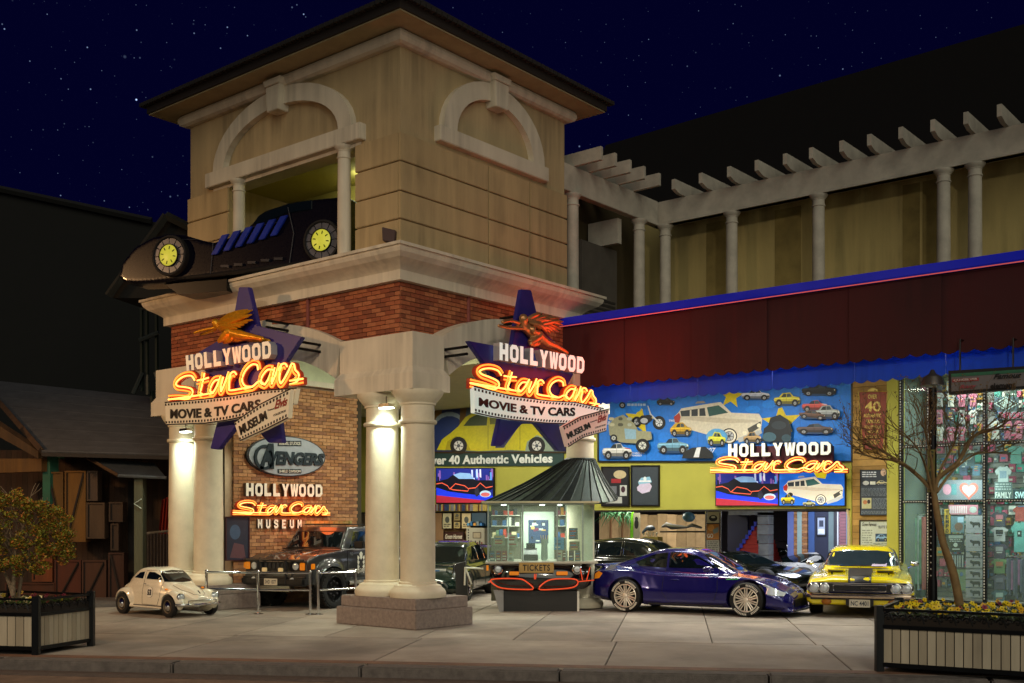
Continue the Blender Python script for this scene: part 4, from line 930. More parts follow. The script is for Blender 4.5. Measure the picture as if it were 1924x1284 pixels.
def along(pts, n):
    """n+1 points spread evenly over a polyline"""
    L_ = [0]
    for a, c in zip(pts, pts[1:]): L_.append(L_[-1]+(c-a).length)
    out = []
    for i in range(n+1):
        t = L_[-1]*i/n; k_ = max(j for j in range(len(L_)-1) if L_[j] <= t+1e-9); f = (t-L_[k_])/max(L_[k_+1]-L_[k_], 1e-9); out.append(pts[k_].lerp(pts[k_+1], min(f, 1)))
    return out
def filmstrip(F, off, top, bot, nh, parent, name, bm_=None):
    T_ = along([F.p(x, y, off) for x, y in top], 24); T_ = smoothpath(T_, 1); D_ = along([F.p(x, y, off) for x, y in bot], 24); th = .09
    b = B(); b.ring(T_, D_, F.n*th); o = b.obj(name, bm_ or boardw, parent)
    hl = B()
    for line, other in ((T_, D_), (D_, T_)):
        A_ = along([a.lerp(c, .055) for a, c in zip(line, other)], nh*2); C_ = along([a.lerp(c, .15) for a, c in zip(line, other)], nh*2)
        for i in range(0, nh*2, 2):
            q = [A_[i].lerp(A_[i+1], .1), A_[i+1], C_[i+1], C_[i].lerp(C_[i+1], .1)]; hl.prism([p+F.n*(th+.001) for p in q], F.n*.006)
    hl.obj('sprocket_hole', inkb, o, kind='stuff')
    e1 = B().tube([p+F.n*th for p in T_], .012, 6).tube([p+F.n*th for p in D_], .012, 6); e1.obj('edge_trim', mat('dark_edge', '#1c1a18', .5), o)
    return o
def star_sign(F, name_lab, off, star_px, holly, neon_px, f_top, f_bot, text1, m_top, m_bot, text2, fig, feat, brackets, figm):
    c = F.p(*star_px[0]); t = thing('star_sign', name_lab, 'sign', c)
    s_ = B(); s_.prism([F.p(x, y, off) for x, y in star_px], F.n*.10); s_.obj('star', purple, t, bevel=.012)
    for x, y in brackets:
        p = F.p(x, y, off)
        for dz in (0, -.12): q = p+Vector((0, 0, dz)); B().tube([q, q-F.n*.6], .025, 6).obj('bracket', black, t)
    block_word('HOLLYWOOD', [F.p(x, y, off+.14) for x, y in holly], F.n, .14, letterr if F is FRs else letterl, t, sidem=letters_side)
    neon_words([F.p(x, y, off+.13) for x, y in neon_px], F.n, t)
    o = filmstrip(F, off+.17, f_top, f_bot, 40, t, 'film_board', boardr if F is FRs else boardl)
    ftext('MOVIE & TV CARS', F, text1, off+.262, inkb, t, depth=.012, bold=.03, curve=lambda u: Vector((0, 0, -.05*math.sin(math.pi*u))))
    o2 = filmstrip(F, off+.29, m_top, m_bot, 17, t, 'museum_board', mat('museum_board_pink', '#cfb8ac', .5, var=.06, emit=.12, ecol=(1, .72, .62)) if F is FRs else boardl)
    ftext('MUSEUM', F, text2, off+.382, inkb, t, depth=.012, bold=.03)
    ftext('Featuring', F, feat[0], off+.382, inkb, t, depth=.004); ftext('Elvis', F, feat[1], off+.382, cm('#8a2018'), t, depth=.006, shear=.3, bold=.03); ftext('COLLECTION', F, feat[2], off+.382, inkb, t, depth=.004)
    figure(F, off+.18, figm, t, *fig)
    g_ = (F.p(*neon_px[0])+F.p(*neon_px[2]))/2+F.n*(off+.75); lamp('POINT', 'neon_glow', g_, 16, (1, .14, .03), .25)
    if F is FRs: lamp('POINT', 'neon_glow', (1.9, 3.5, 4.75), 44, (1, .07, .02), .5)
    return t
Z = lambda pts, ox, oy, s_: [(ox+x/s_, oy+y/s_)+tuple(r) for x, y, *r in pts]
zl = lambda *pts: Z(pts, 240, 520, 6.413); zr = lambda *pts: Z(pts, 820, 520, 3.776)
FLs, FRs = Face('y', -.79), Face('x', 1.07)
figL = ([(zl((885, 690, .1), (960, 660, .08), (1070, 630, .05), (1150, 610, 0)), [.03, .025, .04]), (zl((900, 700, .0), (980, 680, .0), (1080, 640, .0)), [.025, .03, .035]),
         (zl((1105, 560, .05), (1112, 575, .05)), [.075, .07]), (zl((1115, 590, .03), (1200, 640, 0), (1300, 690, 0), (1380, 700, 0)), [.05, .09, .11, .09]),
         (zl((1330, 690, .05), (1450, 720, .05), (1570, 735, .05), (1680, 760, .05)), [.1, .08, .05, .04]), (zl((1350, 700, -.05), (1460, 740, -.05), (1600, 760, -.05), (1700, 775, -.05)), [.09, .07, .05, .035])],
        [(zl((1300, 680, .1), (1240, 740, .1), (1180, 790, .1), (1170, 805, .1)), [.09, .08, .04, .02]), (zl((1340, 700, .05), (1300, 760, .05), (1230, 800, .05)), [.09, .06, .03]), (zl((1400, 700, 0), (1380, 760, 0), (1300, 780, 0)), [.07, .05, .02]), (zl((1180, 800, 0), (1300, 770, 0), (1420, 770, 0)), [.03, .04, .02])],
        [t[:2] for t in zl((1130, 580), (1150, 620), (1180, 640), (1200, 660))],
        [t[:2] for t in zl((1480, 405), (1545, 415), (1520, 440), (1560, 470), (1530, 500), (1540, 530), (1490, 560), (1460, 590), (1430, 620), (1400, 640), (1380, 655))])
figR = ([(zr((425, 330, .1), (490, 320, .08), (560, 335, .03)), [.035, .03, .04]), (zr((430, 350, 0), (500, 365, 0), (600, 370, 0)), [.03, .035, .04]),
         (zr((588, 300, .05), (594, 312, .05)), [.085, .08]), (zr((585, 330, .02), (620, 360, 0), (660, 400, 0), (690, 430, 0)), [.05, .09, .1, .09]),
         (zr((690, 420, .05), (750, 470, .05), (820, 500, .05), (900, 545, .05)), [.1, .08, .055, .035]), (zr((680, 440, -.05), (740, 480, -.05), (820, 520, -.05), (895, 550, -.05)), [.09, .07, .05, .035])],
        [(zr((640, 380, .1), (650, 400, .1), (700, 405, .1)), [.06, .05, .03]), (zr((690, 430, .05), (660, 455, .05), (635, 470, .05), (650, 490, .05)), [.09, .07, .05, .03]), (zr((720, 450, 0), (700, 480, 0), (660, 490, 0)), [.07, .05, .03])],
        [t[:2] for t in zr((610, 310), (620, 330), (640, 345), (655, 360))],
        [t[:2] for t in zr((730, 270), (790, 285), (840, 300), (860, 325), (850, 350), (862, 375), (840, 395), (800, 400), (770, 405), (740, 400), (710, 395))])

SL = star_sign(FLs, 'purple star sign with shiny gold winged figure, facing left above the brick arch', -.14,
    [(445, 539), (463, 539), (480, 612), (563, 633), (512, 712), (518, 760), (527, 832), (500, 832), (468, 795), (447, 792), (406, 845), (391, 843), (410, 770), (388, 705), (357, 669), (430, 625)],
    [(360, 670), (523, 642), (524, 674), (362, 699)], [(322, 707), (577, 655), (577, 721), (322, 759)], [(320.5, 757.5), (395, 751), (441, 746), (505, 735), (567, 731)], [(322, 799), (398, 796), (440, 790), (500, 776), (562, 760)],
    [(331, 770), (500, 751), (500, 769), (331, 788)], [(461, 796), (510, 762), (566, 734)], [(472, 829.5), (520, 808), (562, 787)], [(470, 803), (520, 774), (524, 789), (474, 820)], figL,
    ([(524, 772), (542, 766), (543, 770), (525, 776)], [(538, 756), (562, 747), (561, 764), (537, 772)], [(535, 781), (558, 772), (558, 776), (535, 785)]), [(548, 640), (488, 600)], gold)
SR = star_sign(FRs, 'purple star sign with bronze winged figure, on the tower side beside the maroon awning', -.14,
    [(984, 543), (1002, 545), (1018, 612), (1088, 690), (1062, 740), (1052, 790), (1068, 848), (1052, 847), (1010, 796), (985, 796), (947, 838), (932, 838), (945, 780), (925, 700), (884, 640), (965, 655)],
    [(926, 645), (1089, 674), (1088, 704), (926, 678)], [(875, 680), (1120, 718), (1120, 767), (875, 727)], [(880.3, 727.5), (915, 736), (950, 745), (1018, 754), (1071, 757), (1124, 769)], [(882, 776.5), (915, 784), (950, 789.5), (1018, 796), (1058, 797), (1100, 800)],
    [(889, 748), (1070, 767), (1070, 783), (889, 764)], [(1038, 803.6), (1071, 785), (1124.5, 770.5)], [(1048, 840.5), (1075.6, 823), (1119, 811)], [(1043, 816), (1086, 795), (1090, 805), (1047, 827)], figR,
    ([(1089, 794), (1102, 789), (1103, 792), (1090, 797)], [(1103, 784), (1120, 778), (1119, 791), (1103, 797)], [(1098, 804), (1118, 798), (1118, 801), (1098, 807)]), [(890, 650), (1000, 590)], bronze)
# sign on the museum wall
FW_ = Face('y', 10.9)
t = thing('wall_neon_sign', 'smaller orange neon wall sign with white block letters over two video screens', 'sign', FW_.p(1468, 890))
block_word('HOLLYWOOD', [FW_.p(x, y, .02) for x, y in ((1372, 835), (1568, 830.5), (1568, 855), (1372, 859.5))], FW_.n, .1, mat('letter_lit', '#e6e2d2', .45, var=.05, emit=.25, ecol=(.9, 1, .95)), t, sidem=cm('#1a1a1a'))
B().prism(spec_quad(FW_, 1378, 838, 1562, 872, -.05), -FW_.n*.1).obj('backing', mat('maroon_back', '#4a1420', .6), t)
neon_words([FW_.p(x, y, .03) for x, y in ((1338, 859), (1597, 858), (1597, 887), (1338, 888))], FW_.n, t)
for px in (1385, 1470, 1560): p = FW_.p(px, 868); B().tube([p, p+Vector((0, .42, 0))], .03, 6).obj('bracket', black, t)
# letters on the porch brick wall
FB = Face('x', -5.6)
t = thing('brick_wall_sign', 'white block letters and neon script mounted on the porch brick wall', 'sign', FB.p(530, 1000))
block_word('HOLLYWOOD', [FB.p(x, y, .03) for x, y in ((455, 908), (601, 911), (601, 934), (455, 932.5))], FB.n, .09, letterw, t, sidem=cm('#4a3c2c'))
neon_words([FB.p(x, y, .03) for x, y in ((430, 940), (614, 943), (614, 968), (430, 967))], FB.n, t)
lamp('POINT', 'neon_glow', (-4.9, 2.3, 2.0), 14, (1, .16, .03), .2)
block_word('MUSEUM', [FB.p(x, y, .03) for x, y in ((477, 976), (566, 977), (566, 993), (477, 993))], FB.n, .06, letterw, t, gap=.42, sidem=cm('#4a3c2c'))
t = thing('oval_sign', 'oval silver sign reading Avengers high on the porch brick wall', 'sign', FB.p(533, 897))
el = lambda rx, ry, off: [FB.p(533+rx*math.cos(a), 858+ry*math.sin(a)+.04*rx*math.cos(a), off) for a in [2*math.pi*i/40 for i in range(40)]]
B().prism(el(74, 38, .02), FB.n*.06).obj('rim', mat('oval_rim', '#2a2e34', .4), t); B().prism(el(71, 36, .081), FB.n*.02).obj('face', mat('oval_face', '#a4acb4', .35, .4, var=.15, scale=6), t)
dk = mat('oval_letters', '#1e2c34', .35, .3)
ftext('VENGERS', FB, ((498, 847), (603, 853), (600, 876), (496, 874)), .102, dk, t, depth=.03, bold=.05, shear=.1)
b = B(); P = lambda *l: [FB.p(x, y, .102) for x, y in l]
b.prism(P((480, 882), (498, 834), (507, 834), (508, 882), (499, 882), (498, 868), (491, 869), (488, 882)), FB.n*.03)
arc = [(490+19*math.cos(a), 860+24*math.sin(a)) for a in [math.radians(-75-i*13) for i in range(21)]]; arc2 = [(490+14*math.cos(a), 860+18*math.sin(a)) for a in [math.radians(-75-i*13) for i in range(21)]]
b.ring(P(*arc), P(*arc2), FB.n*.03); b.obj('ring_letter', dk, t)
B().prism(spec_quad(FB, 516, 829, 560, 839, .102), FB.n*.01).obj('plate', dk, t); B().prism(spec_quad(FB, 516, 882, 560, 890, .102), FB.n*.01).obj('plate', dk, t)
ftext('MARVEL STUDIOS', FB, ((518, 831), (558, 831), (558, 837), (518, 837)), .115, white, t, depth=.003); ftext('SHIELD DIVISION', FB, ((518, 883.5), (558, 883.5), (558, 888.5), (518, 888.5)), .115, white, t, depth=.003)
t, P = board('dark_wall_poster', 'tall dark blue poster on the porch wall beside the left pier', 'poster', FB, (424, 973, 465, 1052), face='#1a1e30', frame='#3c1820', fw=2); P.rect(424, 973, 465, 1052, '#1c2236'); P.ell(440, 1000, 10, 14, '#39506e'); P.poly([(430, 1048), (438, 1020), (456, 1024), (460, 1050)], '#5a3a42'); P.obj(t)
# ================================================================== vehicles
def fuse(parts, voxel=.022, smooth=3, cuts=()):
    """solids joined into one continuous shell, then wheel arches cut out"""
    b = B()
    for fn in parts: fn(b)
    me = b.mesh('tmp', black); o = bpy.data.objects.new('tmp', me); COL.objects.link(o)
    md = o.modifiers.new('r', 'REMESH'); md.mode = 'VOXEL'; md.voxel_size = voxel
    md2 = o.modifiers.new('s', 'SMOOTH'); md2.iterations = smooth; md2.factor = .6
    tmp = [o]
    if cuts:
        c = B()
        for (x, y0, y1, z, r) in cuts: c.lathe([(r, y0), (r, y1)], (x, 0, z), 40, 'y')
        co = bpy.data.objects.new('cut', c.mesh('cut', black)); COL.objects.link(co); tmp.append(co)
        md3 = o.modifiers.new('b', 'BOOLEAN'); md3.object = co; md3.operation = 'DIFFERENCE'; md3.solver = 'EXACT' if len(cuts) else 'FAST'
    dg = bpy.context.evaluated_depsgraph_get(); m2 = bpy.data.meshes.new_from_object(o.evaluated_get(dg))
    for q in tmp: bpy.data.objects.remove(q)
    for p in m2.polygons: p.use_smooth = True
    m2.set_sharp_from_angle(angle=math.radians(50))
    return m2
def hull(st):
    def f(b):
        R = []
        for x, zb, zm, zs, zt, wb, wm, ws in st:
            h = [(wb, zb), (wm, zb+.3*(zm-zb)), (wm, zm), (ws+(wm-ws)*.45, zs-.02), (ws, zs), (ws*.55, zt)]
            R.append([(x, 0, zb)]+[(x, y, z) for y, z in h]+[(x, 0, zt)]+[(x, -y, z) for y, z in reversed(h)])
        # smooth along x
        n = len(R[0]); cols = [smoothpath([r[k] for r in R], 4) for k in range(n)]
        b.loft([[cols[k][i] for k in range(n)] for i in range(len(cols[0]))])
    return f
def cabin(sec):
    def f(b):
        R = []
        for x, zt, wt, zb, wb in sec:
            r = min(.09, (zt-zb)*.4); h = [(wb, zb), (wt+(wb-wt)*.3, zt-(zt-zb)*.3), (wt, zt-r), (wt*.84, zt-r*.25), (wt*.5, zt)]
            R.append([(x, y, z) for y, z in h]+[(x, -y, z) for y, z in reversed(h)])
        n = len(R[0]); cols = [smoothpath([q[k] for q in R], 4) for k in range(n)]
        b.loft([[cols[k][i] for k in range(n)] for i in range(len(cols[0]))])
    return f
def blob(c, r): return lambda b: b.ball(c, 1, 24, r)
class Car:
    def __init__(s, name, lab, cat, me, paint, pos, head, sc=1, group=None):
        s.t = thing(name, lab, cat, pos, head, group, sc); s.me = me; me.materials.clear(); me.materials.append(paint)
        s.body = link('body', me, s.t, world=False)
        s.bvh = BVHTree.FromPolygons([v.co.copy() for v in me.vertices], [tuple(p.vertices) for p in me.polygons])
    def hit(s, mode, u, v):
        o, d = {'L': (Vector((u, 3, v)), Vector((0, -1, 0))), 'R': (Vector((u, -3, v)), Vector((0, 1, 0))), 'F': (Vector((5, u, v)), Vector((-1, 0, 0))),
                'B': (Vector((-5, u, v)), Vector((1, 0, 0))), 'T': (Vector((u, v, 4)), Vector((0, 0, -1)))}[mode]
        loc, nrm, i, dist = s.bvh.ray_cast(o, d)
        if loc is None: return None
        return loc, nrm
    def decal(s, name, mode, poly, m, off=.008, cuts=5, parent=None, rim=None):
        b = B(); b.prism if False else None
        bm = b.bm; vs = [bm.verts.new((u, v, 0)) for u, v in poly]; bm.faces.new(vs); bmesh.ops.triangulate(bm, faces=bm.faces)
        for _ in range(cuts): bmesh.ops.subdivide_edges(bm, edges=[e for e in bm.edges if e.calc_length() > .07], cuts=1)
        bmesh.ops.triangulate(bm, faces=bm.faces)
        last = None; bad = []
        for v in bm.verts:
            h = s.hit(mode, v.co.x, v.co.y)
            if h is None: bad.append(v); continue
            v.co = h[0]+h[1]*off
        bmesh.ops.delete(bm, geom=bad, context='VERTS')
        for f in bm.faces: f.smooth = True
        me = bpy.data.meshes.new(name); bm.normal_update(); bm.to_mesh(me); bm.free(); me.materials.append(m)
        o = link(name, me, parent or s.t, world=False)
        if rim: s.line('trim', mode, list(poly)+[poly[0]], rim[0], rim[1], o)
        return o
    def line(s, name, mode, pts, m, r=.006, parent=None, off=0, step=.06):
        P = []
        for a, c in zip(pts, pts[1:]):
            n = max(1, int(math.hypot(c[0]-a[0], c[1]-a[1])/step))
            for i in range(n): P.append((a[0]+(c[0]-a[0])*i/n, a[1]+(c[1]-a[1])*i/n))
        P.append(pts[-1]); Q = []
        for u, v in P:
            h = s.hit(mode, u, v)
            if h: Q.append(h[0]+h[1]*off)
        if len(Q) > 1: return B().tube(Q, r, 5).obj(name, m, parent or s.t, world=False)
    def text(s, txt, mode, u0, u1, v0, v1, m, off=.008, bold=.03, shear=0):
        me = text_mesh(txt, bold, 0, 1, shear); xs = [v.co.x for v in me.vertices]; ys = [v.co.y for v in me.vertices]
        for v in me.vertices:
            u = u0+(u1-u0)*(v.co.x-min(xs))/(max(xs)-min(xs)); w_ = v0+(v1-v0)*(v.co.y-min(ys))/(max(ys)-min(ys))
            h = s.hit(mode, u, w_); v.co = (h[0]+h[1]*off) if h else Vector((u, 0, w_))
        me.materials.clear(); me.materials.append(m); return link('lettering', me, s.t, world=False)
    def box(s, name, x0, x1, y0, y1, z0, z1, m, bevel=.01, parent=None): return B().box(x0, x1, y0, y1, z0, z1).obj(name, m, parent or s.t, world=False, bevel=bevel)
    def lightF(s, name, y, z, r, m, rim=chrome, depth=.03, mode='F', u=None):
        h = s.hit(mode, y, z)
        if not h: return
        c = h[0]; ax = {'F': 1, 'B': -1}[mode]; b = B()
        b.lathe([(0, .02*ax), (r*.6, .016*ax), (r*.85, .006*ax), (r*.88, -depth*ax)], c+Vector((.008*ax, 0, 0)), 20, 'x'); o = b.obj(name, m, s.t, smooth=True, world=False)
        B().lathe([(r*.86, -depth*ax), (r*.88, .012*ax), (r, .01*ax), (r*1.08, -.01*ax), (r*1.05, -depth*ax)], c+Vector((.008*ax, 0, 0)), 20, 'x', cap=False).obj('bezel', rim, o, smooth=True, world=False)
        return o
    def wheel(s, x, y, r, w, style='mesh', rimm=chrome, lettering=False, cap=None, steer=0, rr=.66):
        sd = 1 if y > 0 else -1; c = Vector((x, y-sd*w/2, r)); k = sd
        b = B(); b.lathe([(r*rr, -k*w*.5), (r*.93, -k*w*.5), (r*.985, -k*w*.42), (r, -k*w*.3), (r, k*w*.3), (r*.985, k*w*.42), (r*.93, k*w*.5), (r*(rr+.04), k*w*.5), (r*rr, k*w*.46)], c, 36, 'y', cap=False)
        ty = b.obj('tyre', rubber, s.t, smooth=True, world=False); ty.name = 'tyre'
        R = r*rr; rb = B(); rb.lathe([(R*1.02, k*w*.47), (R*.97, k*w*.5), (R*.93, k*w*.46), (R*.90, -k*w*.1)], c, 32, 'y', cap=False); ri = rb.obj('rim', rimm, ty, smooth=True, world=False)
        B().lathe([(R*.93, k*w*.2), (R*.9, -k*w*.12), (0, -k*w*.12)], c, 28, 'y').obj('hub_well', mat('wheel_well', '#141416', .5, .5), ty, smooth=True, world=False)
        sp = B(); yf = y-sd*w*.06
        if style == 'mesh':
            for i in range(10):
                a = 2*math.pi*i/10
                for da in (-.16, .16):
                    p0 = Vector((x+R*.2*math.cos(a), yf-sd*.015, r+R*.2*math.sin(a))); p1 = Vector((x+R*.92*math.cos(a+da*1.3), yf, r+R*.92*math.sin(a+da*1.3))); sp.tube([p0, p1], R*.06, 5)
        elif style == 'five':
            for i in range(5):
                a = 2*math.pi*i/5+.3; p0 = Vector((x, yf-sd*.01, r)); p1 = Vector((x+R*.92*math.cos(a), yf, r+R*.92*math.sin(a))); sp.tube([p0, p1], [R*.2, R*.11], 6)
        elif style == 'cap':
            sp.lathe([(R*.72, -k*.02), (R*.66, k*.02), (R*.4, k*.03), (R*.3, k*.05), (0, k*.055)], (x, yf-sd*.02, r), 24, 'y')
        elif style == 'dark':
            for i in range(8):
                a = 2*math.pi*i/8; sp.ball((x+R*.55*math.cos(a), yf-sd*.02, r+R*.55*math.sin(a)), R*.12, 6)
        sp.lathe([(R*.2, -k*.02), (R*.2, k*.012), (R*.12, k*.02), (0, k*.022)], (x, yf, r), 14, 'y')
        sp.obj('spokes', cap or rimm, ty, smooth=False, world=False)
        if lettering:
            lb = B()
            for (a0, a1) in ((.6, 1.6), (2.0, 2.9), (3.8, 4.8), (5.1, 5.9)):
                n = int((a1-a0)/.11)
                for i in range(n):
                    a = a0+i*.11; q = []
                    for rr_, aa in ((r*.79, a), (r*.79, a+.075), (r*.91, a+.07), (r*.91, a+.005)): q.append((x+rr_*math.cos(aa), y+sd*.001, r+rr_*math.sin(aa)))
                    lb.prism(q, (0, sd*.004, 0))
            lb.obj('tyre_lettering', white, ty, world=False, kind='stuff')
        return ty
def paint(name, c, rough=.22, coat=1, metal=.0, var=.06): return mat(name, c, rough, metal, var=var, scale=30, coat=coat)
seam = mat('panel_gap', '#050506', .8, var=0)
lens = mat('headlamp_lens', '#c8d0d4', .08, .3, var=.1, scale=40)
amber = mat('amber_lens', '#d07808', .2, var=.05, emit=.25, ecol=(1, .3, .02))
redl = mat('red_lens', '#a01010', .2, var=.05)
plate_m = mat('number_plate', '#cfc9b4', .5, var=.1, scale=30)
def plate(car, mode, y, z, w, h, txt, x=None):
    hh = car.hit(mode, y, z); px = x if x is not None else hh[0].x+.02; o = car.box('number_plate', px, px+.012, y-w/2, y+w/2, z-h/2, z+h/2, plate_m, .003)
    me = text_mesh(txt, .02, 0); xs = [v.co.x for v in me.vertices]; ys = [v.co.y for v in me.vertices]; sg = 1 if mode == 'F' else -1
    for v in me.vertices: v.co = Vector((px+.014, y+(-.42*w+.84*w*(v.co.x-min(xs))/(max(xs)-min(xs)))*sg, z-.3*h+.6*h*(v.co.y-min(ys))/(max(ys)-min(ys))))
    me.materials.clear(); me.materials.append(cm('#2a3440')); link('lettering', me, o, world=False)

# ---- blue coupe
me = fuse([hull([(-2.0, .36, .5, .72, .80, .5, .62, .5), (-1.9, .24, .5, .82, .90, .70, .84, .68), (-1.22, .17, .52, .84, .92, .78, .925, .72), (-.5, .15, .46, .78, .88, .78, .86, .74), (.3, .15, .46, .76, .86, .78, .86, .74), (.85, .15, .48, .76, .82, .78, .90, .74), (1.27, .16, .50, .73, .77, .78, .925, .74), (1.68, .14, .44, .62, .68, .76, .88, .64), (1.95, .13, .34, .5, .54, .68, .78, .5), (2.08, .13, .24, .38, .42, .5, .58, .34)]),
           cabin([(.98, .82, .5, .60, .70), (.62, 1.02, .54, .6, .74), (.18, 1.24, .54, .6, .75), (-.2, 1.29, .55, .6, .75), (-.62, 1.26, .54, .6, .74), (-1.05, 1.13, .50, .6, .71), (-1.5, .99, .44, .6, .64), (-1.75, .88, .40, .6, .56)]),
           lambda b: b.box(-1.98, -1.80, -.62, .62, .90, .945), lambda b: b.box(1.6, 2.12, -.72, .72, .10, .14)],
          cuts=[(1.27, .60, 1.2, .325, .385), (1.27, -1.2, -.60, .325, .385), (-1.2, .60, 1.2, .325, .385), (-1.2, -1.2, -.60, .325, .385)])
pr, pf = gnd(1168, 1150), gnd(1400, 1160); hd = math.atan2(pf.y-pr.y, pf.x-pr.x); mid = (pr+pf)/2
nrm_ = Vector((-math.sin(hd), math.cos(hd), 0)); c0 = mid+nrm_*.90
blu = Car('sports_coupe', 'glossy dark blue sports coupe with silver mesh wheels parked beside the ticket booth', 'car', me, paint('blue_paint', '#1b1868', .16, 1, .3), (c0.x, c0.y, 0), hd, .965)
for sd in ('L', 'R'):
    y = .925 if sd == 'L' else -.925
    for x in (1.27, -1.2): blu.wheel(x, y, .325, .23, 'mesh', mat('wheel_silver', '#ece2d2', .35, .45, var=.05), lettering=(sd == 'R'), rr=.72)
    blu.decal('side_window', sd, [(.62, .90), (.18, 1.14), (-.2, 1.20), (-.36, 1.195), (-.36, .90)], glassd, rim=(black, .006))
    blu.decal('side_window', sd, [(-.42, .90), (-.42, 1.19), (-.68, 1.16), (-1.12, .99), (-1.02, .92)], glassd, rim=(black, .006))
    blu.line('door', sd, [(.66, .86), (.70, .5), (.62, .24), (-.30, .22), (-.44, .42), (-.42, .86)], seam, .005)
    blu.line('sill_skirt', sd, [(.8, .19), (-.74, .19)], blackp, .018)
    blu.decal('headlight', sd, [(1.42, .60), (1.60, .62), (1.96, .46), (1.94, .40), (1.70, .43), (1.48, .5)], lens, .008, rim=(blackp, .006))
    blu.decal('tail_light', sd, [(-1.93, .74), (-1.84, .80), (-1.74, .76), (-1.80, .66), (-1.93, .64)], amber, .006)
    s_ = 1 if sd == 'L' else -1
    B().ball((.52, s_*.90, .89), .1, 12, (1.1, .8, .6)).tube([(.52, s_*.9, .87), (.56, s_*.72, .85)], .02, 6).obj('mirror', paint('blue_paint', '#1c1a8c'), blu.t, smooth=True, world=False)
    B().tube([(-.25, s_*.868, .68), (-.12, s_*.875, .685)], .014, 6).obj('door_handle', paint('blue_paint', '#1c1a8c'), blu.t, world=False)
blu.decal('windshield', 'F', [(-.60, .87), (-.46, 1.16), (0, 1.20), (.46, 1.16), (.60, .87), (0, .85)], glassd, rim=(black, .008))
blu.decal('rear_window', 'B', [(-.38, 1.0), (-.42, 1.12), (.42, 1.12), (.38, 1.0)], glassd)
blu.line('bonnet', 'T', [(.95, .66), (1.5, .62), (1.85, .4), (1.85, -.4), (1.5, -.62), (.95, -.66)], seam, .004)
blu.decal('grille', 'F', [(-.45, .18), (-.5, .33), (.5, .33), (.45, .18)], blackp, .006)
blu.line('green_strip', 'R', [(.86, .70), (1.10, .71)], mat('green_strip', '#3cc060', .4, var=0), .010, off=.003)
b = B(); b.prism([(1.5, -.89, .12), (2.15, -.62, .12), (2.2, 0, .12), (2.15, .62, .12), (1.5, .89, .12)], (0, 0, .02)); b.obj('front_splitter', blackp, blu.t, world=False)

# ---- yellow muscle car
me = fuse([hull([(-2.42, .34, .5, .70, .78, .78, .86, .74), (-2.25, .26, .5, .84, .88, .85, .92, .82), (-1.3, .2, .52, .86, .90, .86, .96, .82), (0, .2, .5, .80, .86, .86, .93, .82), (1.0, .2, .5, .78, .83, .86, .94, .84), (1.6, .2, .5, .75, .80, .86, .955, .86), (2.15, .2, .46, .69, .75, .85, .95, .86), (2.30, .22, .44, .66, .72, .84, .935, .84), (2.37, .24, .42, .64, .69, .82, .92, .82)]),
           cabin([(.98, .84, .68, .6, .80), (.62, 1.0, .66, .6, .80), (.32, 1.18, .62, .6, .80), (0, 1.26, .61, .6, .80), (-.6, 1.27, .60, .6, .80), (-1.0, 1.22, .58, .6, .79), (-1.5, 1.0, .56, .6, .76), (-1.85, .87, .55, .6, .74)])],
          cuts=[(1.45, .62, 1.2, .33, .40), (1.45, -1.2, -.62, .33, .40), (-1.35, .62, 1.2, .33, .40), (-1.35, -1.2, -.62, .33, .40)])
hy = math.atan2(-.935, .355); hv = Vector((math.cos(hy), math.sin(hy), 0)); sv = Vector((-hv.y, hv.x, 0))
fc = gnd(1616, 1158); cy = fc-hv*2.0
yel = Car('muscle_car', 'bright yellow vintage muscle car with black hood stripe facing the street', 'car', me, paint('yellow_paint', '#e2d000', .22, 1), (cy.x, cy.y, 0), hy)
for y in (.93, -.93):
    for x in (1.45, -1.35): yel.wheel(x, y, .33, .24, 'five', steel)
for sd, s_ in (('L', 1), ('R', -1)):
    yel.decal('side_window', sd, [(.66, .90), (.34, 1.12), (0, 1.18), (-.5, 1.19), (-.62, .90)], glassd, rim=(chrome, .008))
    yel.decal('side_window', sd, [(-.68, .90), (-.56, 1.18), (-.95, 1.14), (-1.15, .93)], glassd, rim=(chrome, .006))
    yel.line('door', sd, [(.72, .86), (.74, .3), (-.62, .28), (-.66, .86)], seam, .006)
    B().ball((.70, s_*.98, .93), .085, 12, (.8, 1, .6)).tube([(.70, s_*.96, .9), (.70, s_*.86, .84)], .015, 6).obj('mirror', chrome, yel.t, smooth=True, world=False)
yel.decal('windshield', 'F', [(-.70, .89), (-.55, 1.14), (-.3, 1.165), (0, 1.17), (.3, 1.165), (.55, 1.14), (.70, .89), (0, .88)], mat('windshield_glass', '#182a38', .04, 0, var=0, spec=.9), rim=(chrome, .012))
yel.decal('bonnet_stripe', 'T', [(1.22, -.22), (2.395, -.20), (2.395, .20), (1.22, .22)], mat('satin_black', '#0b0b0a', .5, var=.2), .022, cuts=7)
yel.decal('nose_stripe', 'F', [(-.20, .638), (-.20, .745), (.20, .745), (.20, .638)], mat('satin_black', '#0b0b0a', .5), .022, cuts=5)
yel.decal('cowl_stripe', 'T', [(1.02, -.50), (1.24, -.50), (1.24, .50), (1.02, .50)], mat('satin_black', '#0b0b0a', .5), .024, cuts=6)
